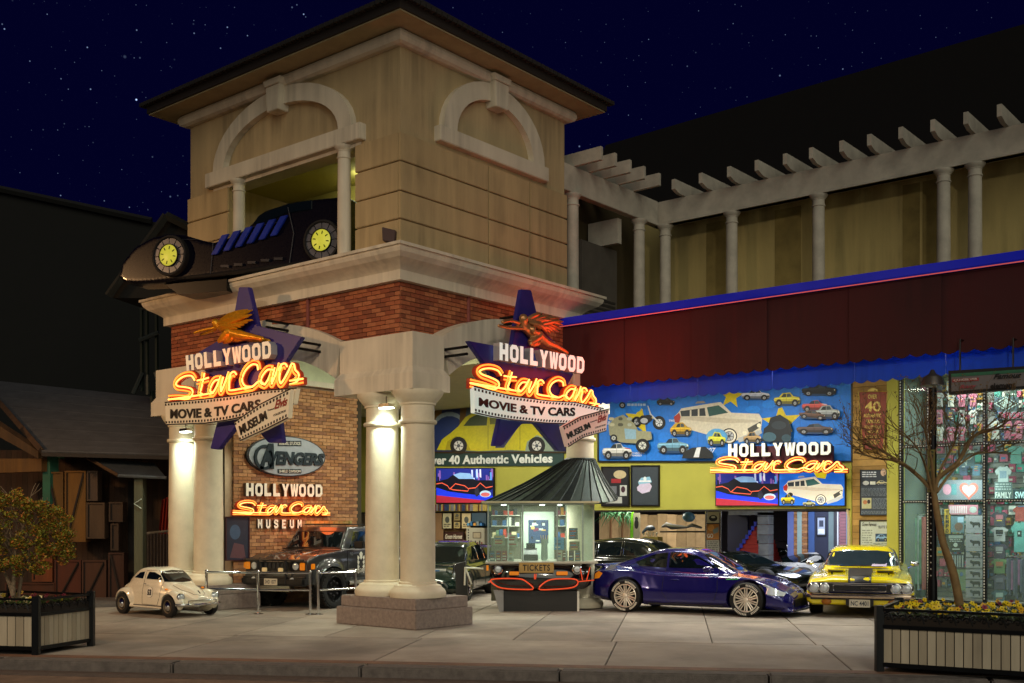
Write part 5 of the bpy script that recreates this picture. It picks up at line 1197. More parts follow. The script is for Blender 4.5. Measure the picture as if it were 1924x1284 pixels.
for s_ in (1, -1):
    yel.box('bonnet_scoop', 1.25, 1.75, s_*.44-.17, s_*.44+.17, .80, .845, paint('yellow_paint', '#e2d000'), .02); yel.box('scoop_opening', 1.74, 1.765, s_*.44-.14, s_*.44+.14, .805, .83, blackp, .002)
    yel.line('bonnet', 'T', [(.98, s_*.74), (2.2, s_*.66)], seam, .005)
    B().tube([(1.95, s_*.5, .76), (1.95, s_*.5, .80)], .015, 8).obj('bonnet_pin', black, yel.t, world=False)
    for yy in (.62, .80): 
        B().lathe([(0, .04), (.05, .035), (.075, .02), (.078, -.02)], (2.405, s_*yy, .54), 20, 'x').obj('headlight', lens, yel.t, smooth=True, world=False)
        B().lathe([(.076, -.02), (.078, .035), (.094, .03), (.098, -.03)], (2.405, s_*yy, .54), 20, 'x', cap=False).obj('headlight_bezel', chrome, yel.t, smooth=True, world=False)
    B().lathe([(0, .03), (.04, .025), (.06, 0)], (2.385, s_*.58, .285), 16, 'x', scale=(1.5, 1)).obj('indicator', mat('amber_dim', '#a06010', .3), yel.t, smooth=True, world=False)
def rrect(y0, y1, z0, z1, r, n=5):
    o = []
    for cy_, cz_, a0 in ((y1-r, z1-r, 0), (y0+r, z1-r, 90), (y0+r, z0+r, 180), (y1-r, z0+r, 270)):
        for i in range(n+1): a = math.radians(a0+90*i/n); o.append((cy_+r*math.cos(a), cz_+r*math.sin(a)))
    return o
B().prism([(2.34, y, z) for y, z in rrect(-.92, .92, .445, .635, .09)], (.06, 0, 0)).obj('grille_recess', blackp, yel.t, world=False)
B().tube([(2.402, y, z) for y, z in rrect(-.915, .915, .45, .63, .088)], .012, 6, closed=True).obj('grille_surround', chrome, yel.t, world=False)
B().tube([(2.406, y, z) for y, z in rrect(-.46, .46, .485, .60, .03)], .010, 6, closed=True).obj('grille_frame', chrome, yel.t, world=False)
for i in range(5): yel.box('grille_bar', 2.40, 2.406, -.44, .44, .495+i*.021, .499+i*.021, mat('grille_grey', '#33363a', .4, .5), 0)
me = text_mesh('Challenger', .01, .0, 1, .3); xs = [v.co.x for v in me.vertices]
for v in me.vertices: v.co = Vector((2.41, .02+.3*(v.co.x-min(xs))/(max(xs)-min(xs)), .528+.045*v.co.y))
me.materials.clear(); me.materials.append(chrome); link('badge', me, yel.t, world=False)
bp_ = [(2.14, -.97, .40), (2.30, -.95, .40), (2.42, -.88, .40), (2.45, -.6, .40), (2.46, 0, .40), (2.45, .6, .40), (2.42, .88, .40), (2.30, .95, .40), (2.14, .97, .40)]
bb = B(); bb.loft([[(x-.03, y*.98, .435), (x, y, .425), (x+.012, y, .395), (x, y, .36), (x-.03, y*.98, .35)] for x, y, z in smoothpath(bp_, 3)]); bb.obj('front_bumper', mat('chrome_soft', '#c9b5a0', .16, 1, var=.05), yel.t, smooth=True, world=False)
yel.box('bumper_gap', 2.32, 2.40, -.86, .86, .325, .35, blackp, 0)
yel.box('plate_recess', 2.34, 2.42, -.24, .24, .22, .345, blackp, .004); plate(yel, 'F', 0, .265, .36, .14, 'NC 4401', x=2.43)
for s_ in (-1, 1): yel.box('windshield_wiper', .93, .95, s_*.1-.3, s_*.1+.3, .875, .885, black, .002)
yel.decal('showcard', 'F', [(.18, .87), (.24, .97), (.48, .96), (.46, .87)], mat('show_card', '#b8a8c0', .6), .012, cuts=1)

# ---- black off-road truck on the porch
blk = mat('matt_black_paint', '#1b1d1f', .38, 0, var=.15, scale=18, coat=.9)
def truckparts(b):
    for y0, y1 in ((-.80, .80),):
        b.prism([(-2.0, y0, .5), (2.0, y0, .5), (2.05, y0, .62), (2.02, y0, .98), (1.7, y0, 1.10), (.85, y0, 1.18), (-2.0, y0, 1.18)], (0, y1-y0, 0))
def truckcab(b): b.loft([[(x, -w_, z0), (x, w_, z0), (x2, w2, z1), (x2, -w2, z1)] for x, w_, z0, x2, w2, z1 in ((.92, .78, 1.1, .48, .66, 1.66), (-1.95, .78, 1.1, -1.85, .66, 1.68))])
me = fuse([truckparts, truckcab]+[blob((x, s_*.80, .60), (.52, .13, .40)) for x in (1.28, -1.28) for s_ in (1, -1)], voxel=.024, smooth=2,
          cuts=[(x, *yy, .39, .47) for x in (1.28, -1.28) for yy in ((.5, 1.3), (-1.3, -.5))])
ht = math.radians(-79); hv = Vector((math.cos(ht), math.sin(ht), 0)); fc = gnd(535, 1143); ct = fc-hv*1.72
trk = Car('offroad_truck', 'matt black off-road truck with red-lit hood and light bar parked against the brick wall', 'truck', me, blk, (ct.x, ct.y, 0), ht, .985)
for y in (.93, -.93):
    for x in (1.28, -1.28):
        w_ = trk.wheel(x, y, .40, .30, 'dark', mat('dark_rim', '#2a2c30', .3, .8)); kn = B()
        for i in range(30):
            a = 2*math.pi*i/30; yy = y-(.15 if y > 0 else -.15)
            for dy in (-.1, .02, .12): kn.box(-.028, .028, -.035, .035, -.012, .02, Matrix.Translation((x+.40*math.cos(a+dy), yy+dy, .40+.40*math.sin(a+dy))) @ Matrix.Rotation(-(a+dy)+math.pi/2, 4, 'Y'))
        kn.obj('tread_block', rubber, w_, world=False, kind='stuff')
for sd, s_ in (('L', 1), ('R', -1)):
    trk.decal('side_window', sd, [(.58, 1.22), (.36, 1.56), (-.18, 1.57), (-.18, 1.22)], glassd, rim=(blackp, .012)); trk.decal('side_window', sd, [(-.28, 1.22), (-.28, 1.57), (-.95, 1.57), (-.95, 1.22)], glassd, rim=(blackp, .012)); trk.decal('side_window', sd, [(-1.05, 1.22), (-1.05, 1.57), (-1.65, 1.57), (-1.65, 1.22)], glassd, rim=(blackp, .012))
    trk.line('door', sd, [(.70, 1.16), (.70, .62), (-.22, .6), (-.22, 1.6)], seam, .007); trk.line('door', sd, [(-.24, .6), (-1.0, .6), (-1.0, 1.6)], seam, .007)
    trk.box('mirror', .42, .52, s_*.84-.01*0-.08*(s_ < 0)-.0, s_*.84+.22*s_ if s_ > 0 else s_*.84-.22+.22, 1.18, 1.34, blackp, .02) if False else B().box(.40, .52, min(s_*.82, s_*1.06), max(s_*.82, s_*1.06), 1.20, 1.36).obj('mirror', blackp, trk.t, world=False, bevel=.02)
    B().tube([(.85, s_*.94, .5), (-.85, s_*.94, .5)], .045, 8).obj('side_step', steel, trk.t, world=False)
    trk.box('door_handle', -.1, .06, s_*.81-.02, s_*.81+.02, 1.08, 1.12, blackp, .005)
trk.text('WWW.STARCARS.COM', 'L', -.3, .66, .70, .78, white); 
# pale claw crest on the door
for i in range(4):
    for q in (-1, 1):
        z = 1.04-i*.095; trk.decal('door_emblem', 'L', [(.23+q*.05, z-.03), (.23+q*.12, z+.02), (.23+q*.13, z-.05), (.23+q*.09, z-.09)], white, .007, cuts=1)
trk.decal('door_emblem', 'L', [(.17, 1.09), (.23, 1.14), (.29, 1.09), (.26, .99), (.23, .96), (.20, .99)], white, .007, cuts=1)
trk.text('DP', 'L', .52, .62, 1.06, 1.13, cm('#6a7078'))
trk.decal('windshield', 'F', [(-.70, 1.22), (-.62, 1.56), (.62, 1.56), (.70, 1.22)], glassd, rim=(blackp, .016))
trk.box('grille_panel', 2.02, 2.06, -.62, .62, .80, .96, blackp, .01)
for i in range(7): trk.box('grille_slot', 2.06, 2.075, -.36+i*.11, -.30+i*.11, .82, .94, mat('grille_grey', '#33363a', .4, .5), .004)
for s_ in (-1, 1):
    trk.box('headlight_housing', 2.02, 2.05, min(s_*.42, s_*.78), max(s_*.42, s_*.78), .78, .97, blackp, .01)
    B().lathe([(0, .03), (.05, .025), (.075, .01), (.078, -.02)], (2.05, s_*.54, .875), 18, 'x').obj('headlight', lens, trk.t, smooth=True, world=False)
    trk.box('indicator', 2.03, 2.07, min(s_*.65, s_*.77), max(s_*.65, s_*.77), .80, .95, amber, .01); trk.box('side_marker', 1.88, 1.98, min(s_*.86, s_*.90), max(s_*.86, s_*.90), .82, .93, amber, .01)
    trk.box('spot_lamp', 2.10, 2.14, s_*.21-.06, s_*.21+.06, .76, .84, mat('lamp_cream', '#d8c08a', .3, emit=.15, ecol=(1, .8, .4)), .01)
    B().lathe([(0, .02), (.05, .015), (.065, -.02)], (2.12, s_*.50, .60), 14, 'x').obj('fog_lamp', lens, trk.t, smooth=True, world=False)
    B().tube([(2.0, s_*.36, .5), (2.14, s_*.36, .52), (2.15, s_*.36, .98), (2.08, s_*.36, 1.02)], .03, 8).obj('brush_guard', blackp, trk.t, world=False)
B().tube([(2.08, -.78, 1.0), (2.15, -.7, 1.0), (2.15, .7, 1.0), (2.08, .78, 1.0)], .022, 8).obj('brush_guard', blackp, trk.t, world=False)
trk.box('front_bumper', 1.95, 2.16, -.82, .82, .48, .66, blackp, .04); trk.box('skid_plate', 1.9, 2.08, -.4, .4, .36, .48, steel, .02)
plate(trk, 'F', 0, .56, .34, .13, 'SHD 1077', x=2.17)
B().box(-.15, .35, -.62, .62, 1.70, 1.72).obj('roof_rack', blackp, trk.t, world=False)
bar = B().box(.26, .36, -.60, .60, 1.72, 1.79).obj('light_bar', mat('bar_yellow', '#a8985c', .4, .2), trk.t, world=False, bevel=.01)
for i in range(9): B().box(.361, .37, -.57+i*.13, -.47+i*.13, 1.73, 1.78).obj('lamp', mat('bar_lens', '#d8c88a', .2, .1), bar, world=False)
for y in (-.2, .2): trk.line('bonnet_crease', 'T', [(.95, y*1.2), (1.9, y*2)], blk, .014)
B().tube([(.95, -.72, 1.2), (.9, -.2, 1.21)], .01, 5).obj('wiper', black, trk.t, world=False)

# ---- child-size white beetle
wp = paint('cream_white_paint', '#e6dfc8', .25, 1)
me = fuse([hull([(-1.90, .4, .45, .58, .62, .26, .34, .26), (-1.65, .3, .5, .82, .92, .46, .52, .40), (-1.15, .26, .55, .98, 1.12, .58, .66, .5), (-.4, .26, .6, 1.0, 1.1, .64, .70, .6), (.5, .26, .58, .96, 1.04, .62, .68, .56), (1.0, .28, .55, .86, .99, .5, .58, .42), (1.5, .3, .5, .74, .86, .4, .48, .30), (1.86, .36, .45, .56, .62, .24, .32, .2)]),
           cabin([(.84, 1.02, .42, .7, .60), (.52, 1.24, .50, .7, .68), (.2, 1.42, .50, .7, .70), (-.25, 1.49, .51, .7, .70), (-.75, 1.44, .48, .7, .68), (-1.2, 1.24, .40, .7, .62), (-1.6, .94, .28, .6, .48)])]
          + [blob((1.22, s_*.62, .46), (.50, .24, .36)) for s_ in (1, -1)] + [blob((-1.22, s_*.62, .48), (.54, .22, .36)) for s_ in (1, -1)]
          + [(lambda b, s_=s_: b.box(-.9, .9, min(s_*.5, s_*.78), max(s_*.5, s_*.78), .24, .30)) for s_ in (1, -1)],
          voxel=.024, smooth=5, cuts=[(x, *yy, .33, .385) for x in (1.22, -1.22) for yy in ((.56, 1.2), (-1.2, -.56))])
pr, pf = gnd(232, 1150), gnd(316, 1161)
hb = YAW-math.radians(38); hv = Vector((math.cos(hb), math.sin(hb), 0)); sv = Vector((-hv.y, hv.x, 0)); SB = .60
cb = pf-hv*1.22*SB+sv*.78*SB
bee = Car('mini_beetle', 'small child-size cream white beetle car with number 53 on its door', 'car', me, wp, (cb.x, cb.y, 0), hb, SB)
for y in (.82, -.82):
    for x in (1.22, -1.22): bee.wheel(x, y, .33, .17, 'cap', mat('beetle_rim', '#7a6a54', .4), cap=chrome, rr=.6)
for sd, s_ in (('L', 1), ('R', -1)):
    bee.decal('side_window', sd, [(.56, 1.10), (.42, 1.24), (.15, 1.34), (-.12, 1.35), (-.18, 1.12)], glassd, rim=(wp, .012)); bee.decal('side_window', sd, [(-.34, 1.12), (-.32, 1.35), (-.62, 1.32), (-.92, 1.14)], glassd, rim=(wp, .012))
    bee.line('door', sd, [(.62, 1.06), (.60, .60), (.50, .34), (-.26, .34), (-.26, 1.38), (.2, 1.40), (.5, 1.24), (.62, 1.06)], seam, .007)
    circ = [(.12+.16*math.cos(a), .72+.16*math.sin(a)) for a in [2*math.pi*i/20 for i in range(20)]]
    bee.decal('number_roundel', sd, circ, mat('roundel', '#e8e4d4', .4), .008, rim=(cm('#15151a'), .007)); q = (.22, .02) if sd == 'L' else (.02, .22)
    bee.text('53', sd, q[0], q[1], .63, .81, cm('#101014'), .016, .05)
    bee.line('running_board', sd, [(-.7, .31), (.7, .31)], blackp, .02)
    B().tube([(-.12, s_*.72, .98), (.0, s_*.73, .98)], .014, 6).obj('door_handle', chrome, bee.t, world=False)
    h = bee.hit('F', s_*.62, .62)
    if h: B().lathe([(0, .03), (.07, .02), (.105, -.01), (.11, -.06)], h[0]+Vector((.0, 0, 0)), 20, 'x').obj('headlight', lens, bee.t, smooth=True, world=False); B().lathe([(.10, -.05), (.108, .01), (.125, 0), (.125, -.06)], h[0], 20, 'x', cap=False).obj('headlight_bezel', chrome, bee.t, smooth=True, world=False)
    B().ball((.95, s_*.66, .84), .05, 10, (1.6, .7, .6)).obj('indicator', amber, bee.t, smooth=True, world=False)
    B().tube([(1.82, s_*.5, .36), (1.86, s_*.5, .52)], .022, 6).obj('overrider', chrome, bee.t, world=False)
bee.decal('windshield', 'F', [(-.50, 1.06), (-.46, 1.28), (-.36, 1.36), (0, 1.39), (.36, 1.36), (.46, 1.28), (.50, 1.06), (0, 1.03)], glassd, rim=(chrome, .01))
bee.text('Please Do Not Touch', 'F', -.32, .32, 1.29, 1.33, white, .012, .02)
bee.line('bonnet', 'T', [(.86, .36), (1.3, .34), (1.7, .2), (1.86, 0), (1.7, -.2), (1.3, -.34), (.86, -.36)], seam, .006)
bee.line('bonnet_handle', 'T', [(1.62, 0), (1.74, 0)], chrome, .02)
for z, n in ((.40, 'front_bumper'),): B().tube(smoothpath([(1.62, -.80, z), (1.84, -.62, z), (1.92, -.2, z), (1.92, .2, z), (1.84, .62, z), (1.62, .80, z)], 3), .04, 8).obj(n, chrome, bee.t, smooth=True, world=False)
B().tube([(1.84, -.5, .52), (1.92, 0, .53), (1.84, .5, .52)], .016, 6).obj('bumper_tube', chrome, bee.t, world=False)
B().tube(smoothpath([(-1.6, -.72, .42), (-1.88, -.5, .42), (-1.95, 0, .42), (-1.88, .5, .42), (-1.6, .72, .42)], 3), .04, 8).obj('rear_bumper', chrome, bee.t, smooth=True, world=False)

# ---- cars behind the front row
def simple_coupe(name, lab, pos, head, c, sc=1, wagon=False, low=False, rimm=None, win=None):
    z = 1.0 if not low else .86; r = [(1.0, .84*z, .5, .6, .7), (.6, 1.02*z, .56, .6, .76), (.1, 1.28*z, .56, .6, .76), (-.5, 1.36*z, .56, .6, .76), (-1.1, 1.34*z, .55, .6, .76), (-1.8, 1.22*z, .5, .6, .72), (-2.1, .96*z, .5, .6, .66)] if wagon else \
        [(.95, .82*z, .5, .6, .7), (.5, 1.02*z, .54, .6, .74), (.05, 1.2*z, .54, .6, .74), (-.4, 1.22*z, .53, .6, .74), (-.95, 1.1*z, .5, .6, .7), (-1.6, .88*z, .44, .6, .6)]
    m_ = fuse([hull([(-2.25, .36, .5, .72*z, .8*z, .6, .74, .6), (-2.1, .24, .5, .8*z, .88*z, .74, .86, .72), (-1.3, .2, .5, .82*z, .88*z, .8, .92, .74), (0, .2, .48, .78*z, .84*z, .8, .88, .76), (1.3, .2, .48, .72*z, .78*z, .8, .92, .74), (1.9, .2, .42, .6*z, .66*z, .74, .86, .62), (2.15, .24, .36, .48*z, .52*z, .5, .6, .44)]), cabin(r)], voxel=.03, smooth=3,
             cuts=[(x, *yy, .33, .39) for x in (1.32, -1.3) for yy in ((.6, 1.2), (-1.2, -.6))])
    k = Car(name, lab, 'car', m_, c, pos, head, sc)
    for y in (.92, -.92):
        for x in (1.32, -1.3): k.wheel(x, y, .33, .22, 'five', rimm or steel)
    for sd in 'LR':
        if wagon: k.decal('side_window', sd, [(.62, .90), (.1, 1.2), (-.42, 1.26), (-.42, .90)], glassd, rim=(chrome, .01)); k.decal('side_window', sd, [(-.5, .90), (-.5, 1.26), (-1.2, 1.24), (-1.2, .90)], glassd, rim=(chrome, .01)); k.decal('side_window', sd, [(-1.28, .90), (-1.28, 1.23), (-1.65, 1.14), (-1.7, .93)], glassd, rim=(chrome, .01))
        else: k.decal('side_window', sd, [(.55, .86*z), (.05, 1.12*z), (-.45, 1.14*z), (-.85, 1.02*z), (-.9, .86*z)], glassd, rim=(black, .008))
        k.line('door', sd, [(.66, .8*z), (.62, .3), (-.4, .28), (-.5, .8*z)], seam, .006)
        k.decal('headlight', sd, [(1.7, .52*z), (1.72, .58*z), (1.98, .5*z), (1.96, .44*z)], lens, .006)
    k.decal('windshield', 'F', [(-.62, .87*z), (-.5, (1.22 if wagon else 1.13)*z), (.5, (1.22 if wagon else 1.13)*z), (.62, .87*z), (0, .86*z)], glassd, rim=(black, .01))
    return k
g1 = gnd(1222, 1109); simple_coupe('family_wagon', 'black estate car standing behind the blue coupe near the palm plant', (g1.x, g1.y, 0), math.radians(3), paint('black_paint', '#0e1210', .15), .98, wagon=True)
g2 = gnd(1345, 1112); simple_coupe('low_sports_car', 'low black sports car behind the nose of the blue coupe', (g2.x+.4, g2.y+.6, 0), math.radians(-10), paint('black_paint', '#0e1210', .15), .95, low=True)
g3 = gnd(1500, 1106); k3 = simple_coupe('silver_sports_car', 'low silver white sports car nosing out between blue coupe and yellow car', (g3.x+.0, g3.y+.55, 0), math.radians(-128), paint('silver_paint', '#b9b8b4', .25, 1, .2), .92, low=True, rimm=mat('red_rim', '#7a1420', .3, .6))
g4 = gnd(1585, 1085); simple_coupe('classic_sedan', 'dark maroon sedan roof showing behind the yellow muscle car', (g4.x-.5, g4.y+1.0, 0), math.radians(20), paint('maroon_paint', '#3a141c', .2), 1.0, wagon=True)
g5 = gnd(822, 1128); simple_coupe('dark_green_sedan', 'dark green saloon half hidden right of the corner pier columns', (g5.x-.75, g5.y+1.1, 0), math.radians(-62), paint('dark_green_paint', '#0e2420', .2), .95, wagon=True)
g6 = gnd(896, 1108); simple_coupe('black_roadster', 'black violet roadster between the corner pier and the ticket booth', (g6.x-.9, g6.y+1.4, 0), math.radians(-70), paint('violet_black_paint', '#120c20', .15), .92)
# motorcycle
t = thing('motorcycle', 'chrome covered motorcycle glinting beside the stone arch', 'motorcycle', gnd(1455, 1092)); t.rotation_euler = (0, 0, YAW-.5); t.matrix_basis = Matrix.Translation(gnd(1455, 1092)) @ Matrix.Rotation(YAW-.5, 4, 'Z')
for x in (-.62, .68):
    B().lathe([(.20, -.05), (.31, -.05), (.33, 0), (.31, .05), (.20, .05)], (x, 0, .33), 28, 'y', cap=False).obj('tyre', rubber, t, smooth=True, world=False)
    b = B(); b.lathe([(.21, -.02), (.23, 0), (.21, .02)], (x, 0, .33), 24, 'y', cap=False)
    for i in range(12): a = i*math.pi/6; b.tube([(x, 0, .33), (x+.2*math.cos(a), 0, .33+.2*math.sin(a))], .006, 4)
    b.obj('spoked_wheel', chrome, t, world=False)
B().tube([(.68, .06, .33), (.40, .05, 1.0)], .025, 8).obj('fork', chrome, t, world=False); B().tube([(.68, -.06, .33), (.40, -.05, 1.0)], .025, 8).obj('fork', chrome, t, world=False)
B().tube(smoothpath([(.16, -.38, 1.18), (.36, -.2, 1.12), (.40, 0, 1.0), (.36, .2, 1.12), (.16, .38, 1.18)], 4), .015, 6).obj('handlebar', chrome, t, world=False)
B().ball((.12, 0, .86), .2, 14, (1.3, .7, .6)).obj('fuel_tank', paint('black_paint', '#0e1210'), t, smooth=True, world=False)
b = B(); b.lathe([(.1, -.12), (.14, -.1), (.14, .1), (.1, .12)], (0, 0, .45), 16, 'y'); b.tube([(-.02, 0, .45), (-.12, 0, .72)], .08, 10); b.tube([(.04, 0, .45), (.16, 0, .72)], .08, 10); b.obj('engine', chrome, t, smooth=True, world=False)
B().tube(smoothpath([(.15, -.12, .5), (.1, -.16, .3), (-.3, -.16, .25), (-.75, -.16, .28)], 4), .04, 8).obj('exhaust', chrome, t, smooth=True, world=False)
B().ball((-.32, 0, .78), .2, 12, (1.5, .8, .35)).obj('saddle', rubber, t, smooth=True, world=False)
B().lathe([(0, .06), (.07, .05), (.09, 0), (.04, -.08)], (.5, 0, .98), 16, 'x').obj('headlight', mat('bike_lamp', '#fff', .1, var=0, emit=2.5), t, smooth=True, world=False)
# ================================================================== ticket booth
c0 = at(917, 1150, 21.2); c0.z = 0; U = 21.2/FPX
BT = thing('ticket_booth', 'glass ticket booth with conical ribbed metal roof and black car-nose counter', 'booth', c0, YAW)
bx = lambda px: (px-917)*U
BM = Matrix.Translation(c0) @ Matrix.Rotation(YAW, 4, 'Z')
Lb = lambda b, name, m, par=BT, **k: b.obj(name, m, par, world=False, **k)
gb = mat('booth_black', '#0a0a0c', .12, 0, var=.05, coat=1)
Lb(B().box(bx(938), bx(1088), .12, 1.5, 0, .40), 'base', mat('booth_base', '#15120f', .4, var=.2))
for px in (940, 1087): Lb(B().box(bx(px)-.02, bx(px)+.02, .10, .125, 0, .40), 'base_edge', white)
Lb(B().prism([(bx(927), .02, .42), (bx(938), .02, 0), (bx(946), .02, 0), (bx(946), .02, .42)], (0, .3, 0)), 'side_fin', mat('fin_white', '#8c8c8c', .3))
# black car nose body
nose = B(); R_ = []
for x, zt, zb, y0 in ((920, .88, .60, .12), (930, .92, .48, .0), (960, .93, .42, -.08), (1005, .94, .46, -.12), (1012, .94, .46, -.12), (1060, .93, .42, -.08), (1098, .92, .44, .0), (1112, .88, .52, .12)):
    X = bx(x); R_.append([(X, .9, zb), (X, .9, zt), (X, y0+.25, zt), (X, y0+.08, zt-.04), (X, y0, zt-.16), (X, y0-.02, zb+.14), (X, y0+.05, zb)])
nose.loft([[q for q in r] for r in R_]); Lb(nose, 'car_nose', gb, smooth=True)
orange = mat('red_pinstripe', '#e0401c', .4, var=0, emit=.35, ecol=(1, .12, .03))
def loop(pts, r=.014): return B().tube(smoothpath([(bx(x), y, CAMZ-(yy-HOR)*U) for x, yy, y in pts], 4, True), r, 6, closed=True)
Lb(loop([(922, 1090, .0), (940, 1087, -.1), (970, 1087, -.13), (985, 1090, -.15), (1002, 1105, -.16), (985, 1107, -.15), (945, 1105, -.12), (928, 1098, -.05)]), 'grille_outline', orange)
Lb(loop([(1012, 1106, -.16), (1030, 1090, -.15), (1060, 1087, -.12), (1082, 1089, -.08), (1085, 1097, -.07), (1074, 1104, -.08), (1040, 1107, -.13)]), 'grille_outline', orange)
for p_ in ([(917, 1094), (924, 1092)], [(1085, 1093), (1116, 1090)], [(1004, 1078), (1004, 1088)], [(1007, 1078), (1006, 1088)], [(1090, 1068), (1094, 1090)], [(1108, 1066), (1102, 1090)]):
    Lb(B().tube([(bx(x), -.06 if x > 1080 or x < 930 else -.14, CAMZ-(yy-HOR)*U) for x, yy in p_], .010, 6), 'pinstripe', orange)
for px in (936, 1084):
    z = CAMZ-(1070-HOR)*U; o = Lb(B().lathe([(0, -.05), (.055, -.045), (.075, -.01), (.078, .04)], (bx(px), -.03, z), 20, 'y'), 'headlight', lens, smooth=True)
    Lb(B().lathe([(.074, .04), (.078, -.03), (.095, -.02), (.098, .04)], (bx(px), -.03, z), 20, 'y', cap=False), 'bezel', chrome, o, smooth=True)
for a, b_ in ((957, 975), (1045, 1066)): z = CAMZ-(1077-HOR)*U; Lb(B().box(bx(a), bx(b_), -.16, -.08, z-.035, z+.035), 'amber_lamp', amber, bevel=.008)
Lb(B().box(bx(914), bx(918), -.05, .1, .80, .90), 'amber_lamp', amber)
Lb(B().box(bx(912), bx(1123), -.10, 1.5, .935, .975), 'counter_top', mat('counter', '#b9b6a8', .3, .4), bevel=.008)
z0, z1 = CAMZ-(1076-HOR)*U, CAMZ-(1057-HOR)*U
pn = Lb(B().box(bx(975), bx(1040), -.155, -.125, z0, z1), 'tickets_plate', mat('ticket_gold', '#a88850', .35, .6, var=.2), bevel=.006)
me = text_mesh('TICKETS', .03, .0, 1.15); xs = [v.co.x for v in me.vertices]; ys = [v.co.y for v in me.vertices]
for v in me.vertices: v.co = Vector((bx(982)+(bx(1033)-bx(982))*(v.co.x-min(xs))/(max(xs)-min(xs)), -.158, z0+.035+(z1-z0-.07)*(v.co.y-min(ys))/(max(ys)-min(ys))))
me.materials.clear(); me.materials.append(cm('#14100c')); link('lettering', me, pn, world=False)
# glass body
zt = 2.10; fr_ = mat('booth_frame', '#8f9a92', .3, .7)
for px in (917, 982, 1047, 1095): Lb(B().box(bx(px)-.014, bx(px)+.014, -.014, .014, .976, zt), 'glass_frame', fr_)
for a, b_ in ((917, 982), (982, 1047), (1047, 1095)): Lb(B().box(bx(a)+.016, bx(b_)-.016, -.003, .003, .978, zt-.03), 'glass_pane', glasst)
Lb(B().box(bx(917), bx(1095), -.016, .016, zt-.028, zt), 'glass_frame', fr_)
s0 = (bx(1095), 0); s1 = (bx(1122), .9)
Lb(B().prism([(s0[0]+.012, s0[1]+.03, .978), (s1[0], s1[1], .978), (s1[0], s1[1], zt-.03), (s0[0]+.012, s0[1]+.03, zt-.03)], (.005, -.003, 0)), 'glass_pane', glasst)
Lb(B().box(s1[0]-.014, s1[0]+.014, s1[1]-.014, s1[1]+.014, .976, zt), 'glass_frame', fr_)
Lb(B().box(bx(917)-.003, bx(917)+.003, .018, 1.6, .978, zt-.03), 'glass_pane', glasst)
Lb(B().box(bx(905), bx(1125), -.15, 1.5, 2.105, 2.14), 'soffit', mat('booth_soffit', '#c9c3a0', .7))
Lb(B().box(bx(920), bx(1120), 1.55, 1.6, .1, 2.1), 'back_wall', mat('booth_back', '#6c6c5c', .7))
Lb(B().box(bx(920), bx(1093), .05, 1.5, .90, .934), 'inner_deck', white)
# white door with poster behind the glass
Lb(B().box(bx(981), bx(1047), 1.49, 1.545, .3, 1.95), 'door', mat('booth_door', '#c4d4c8', .5, emit=0), bevel=.01)
Lb(B().box(bx(995), bx(1035), 1.475, 1.487, 1.30, 1.78), 'door_poster', cm('#24406a'))
r_ = random.Random(3)
for i in range(14):
    x = bx(r_.uniform(997, 1030)); z = r_.uniform(1.33, 1.72); Lb(B().box(x, x+r_.uniform(.03, .09), 1.468-.0005*i, 1.473, z, z+r_.uniform(.02, .06)), 'door_picture', cm(r_.choice(('#c04a28', '#3a80b8', '#d8b060', '#181c30', '#c8d0d0', '#7a2c50'))))
lamp('AREA', 'booth_lamp', tuple(BM @ Vector((bx(1005), .8, 2.08))), 32, (.98, 1, .88), .5)
for px in (946, 1020, 1053): Lb(B().lathe([(.05, 0), (.05, -.03), (.035, -.035)], (bx(px), .4, 2.10), 14), 'downlight', lampm)
rq = random.Random(9)
for sx, ex in ((921, 978), (1050, 1092)):
    for z in (1.42, 1.66, 1.88):
        Lb(B().box(bx(sx), bx(ex), 1.30, 1.54, z-.012, z), 'shelf', white); x = bx(sx)+.02
        while x < bx(ex)-.06:
            w_ = rq.uniform(.04, .1); h_ = rq.uniform(.07, .18); Lb(B().box(x, x+w_, 1.34, 1.46, z+.001, z+h_), 'stock_box', cm(rq.choice(('#b83c28', '#2c5c90', '#d8c8a0', '#20242a', '#c88c30', '#6a8a70', '#e0e0d8', '#7a3450')))); x += w_+.012
Lb(B().prism([(bx(1070), 1.2, 1.0), (bx(1078), 1.2, 1.0), (bx(1076), 1.2, 1.95), (bx(1071), 1.2, 1.95)], (0, .05, 0)), 'orange_pennant', cm('#c86a2c'))
for px in (955, 1064): Lb(B().box(bx(px)-.012, bx(px)+.012, .03, .05, .98, 2.08), 'bright_strip', mat('strip_chrome', '#dfe6e2', .15, .7))
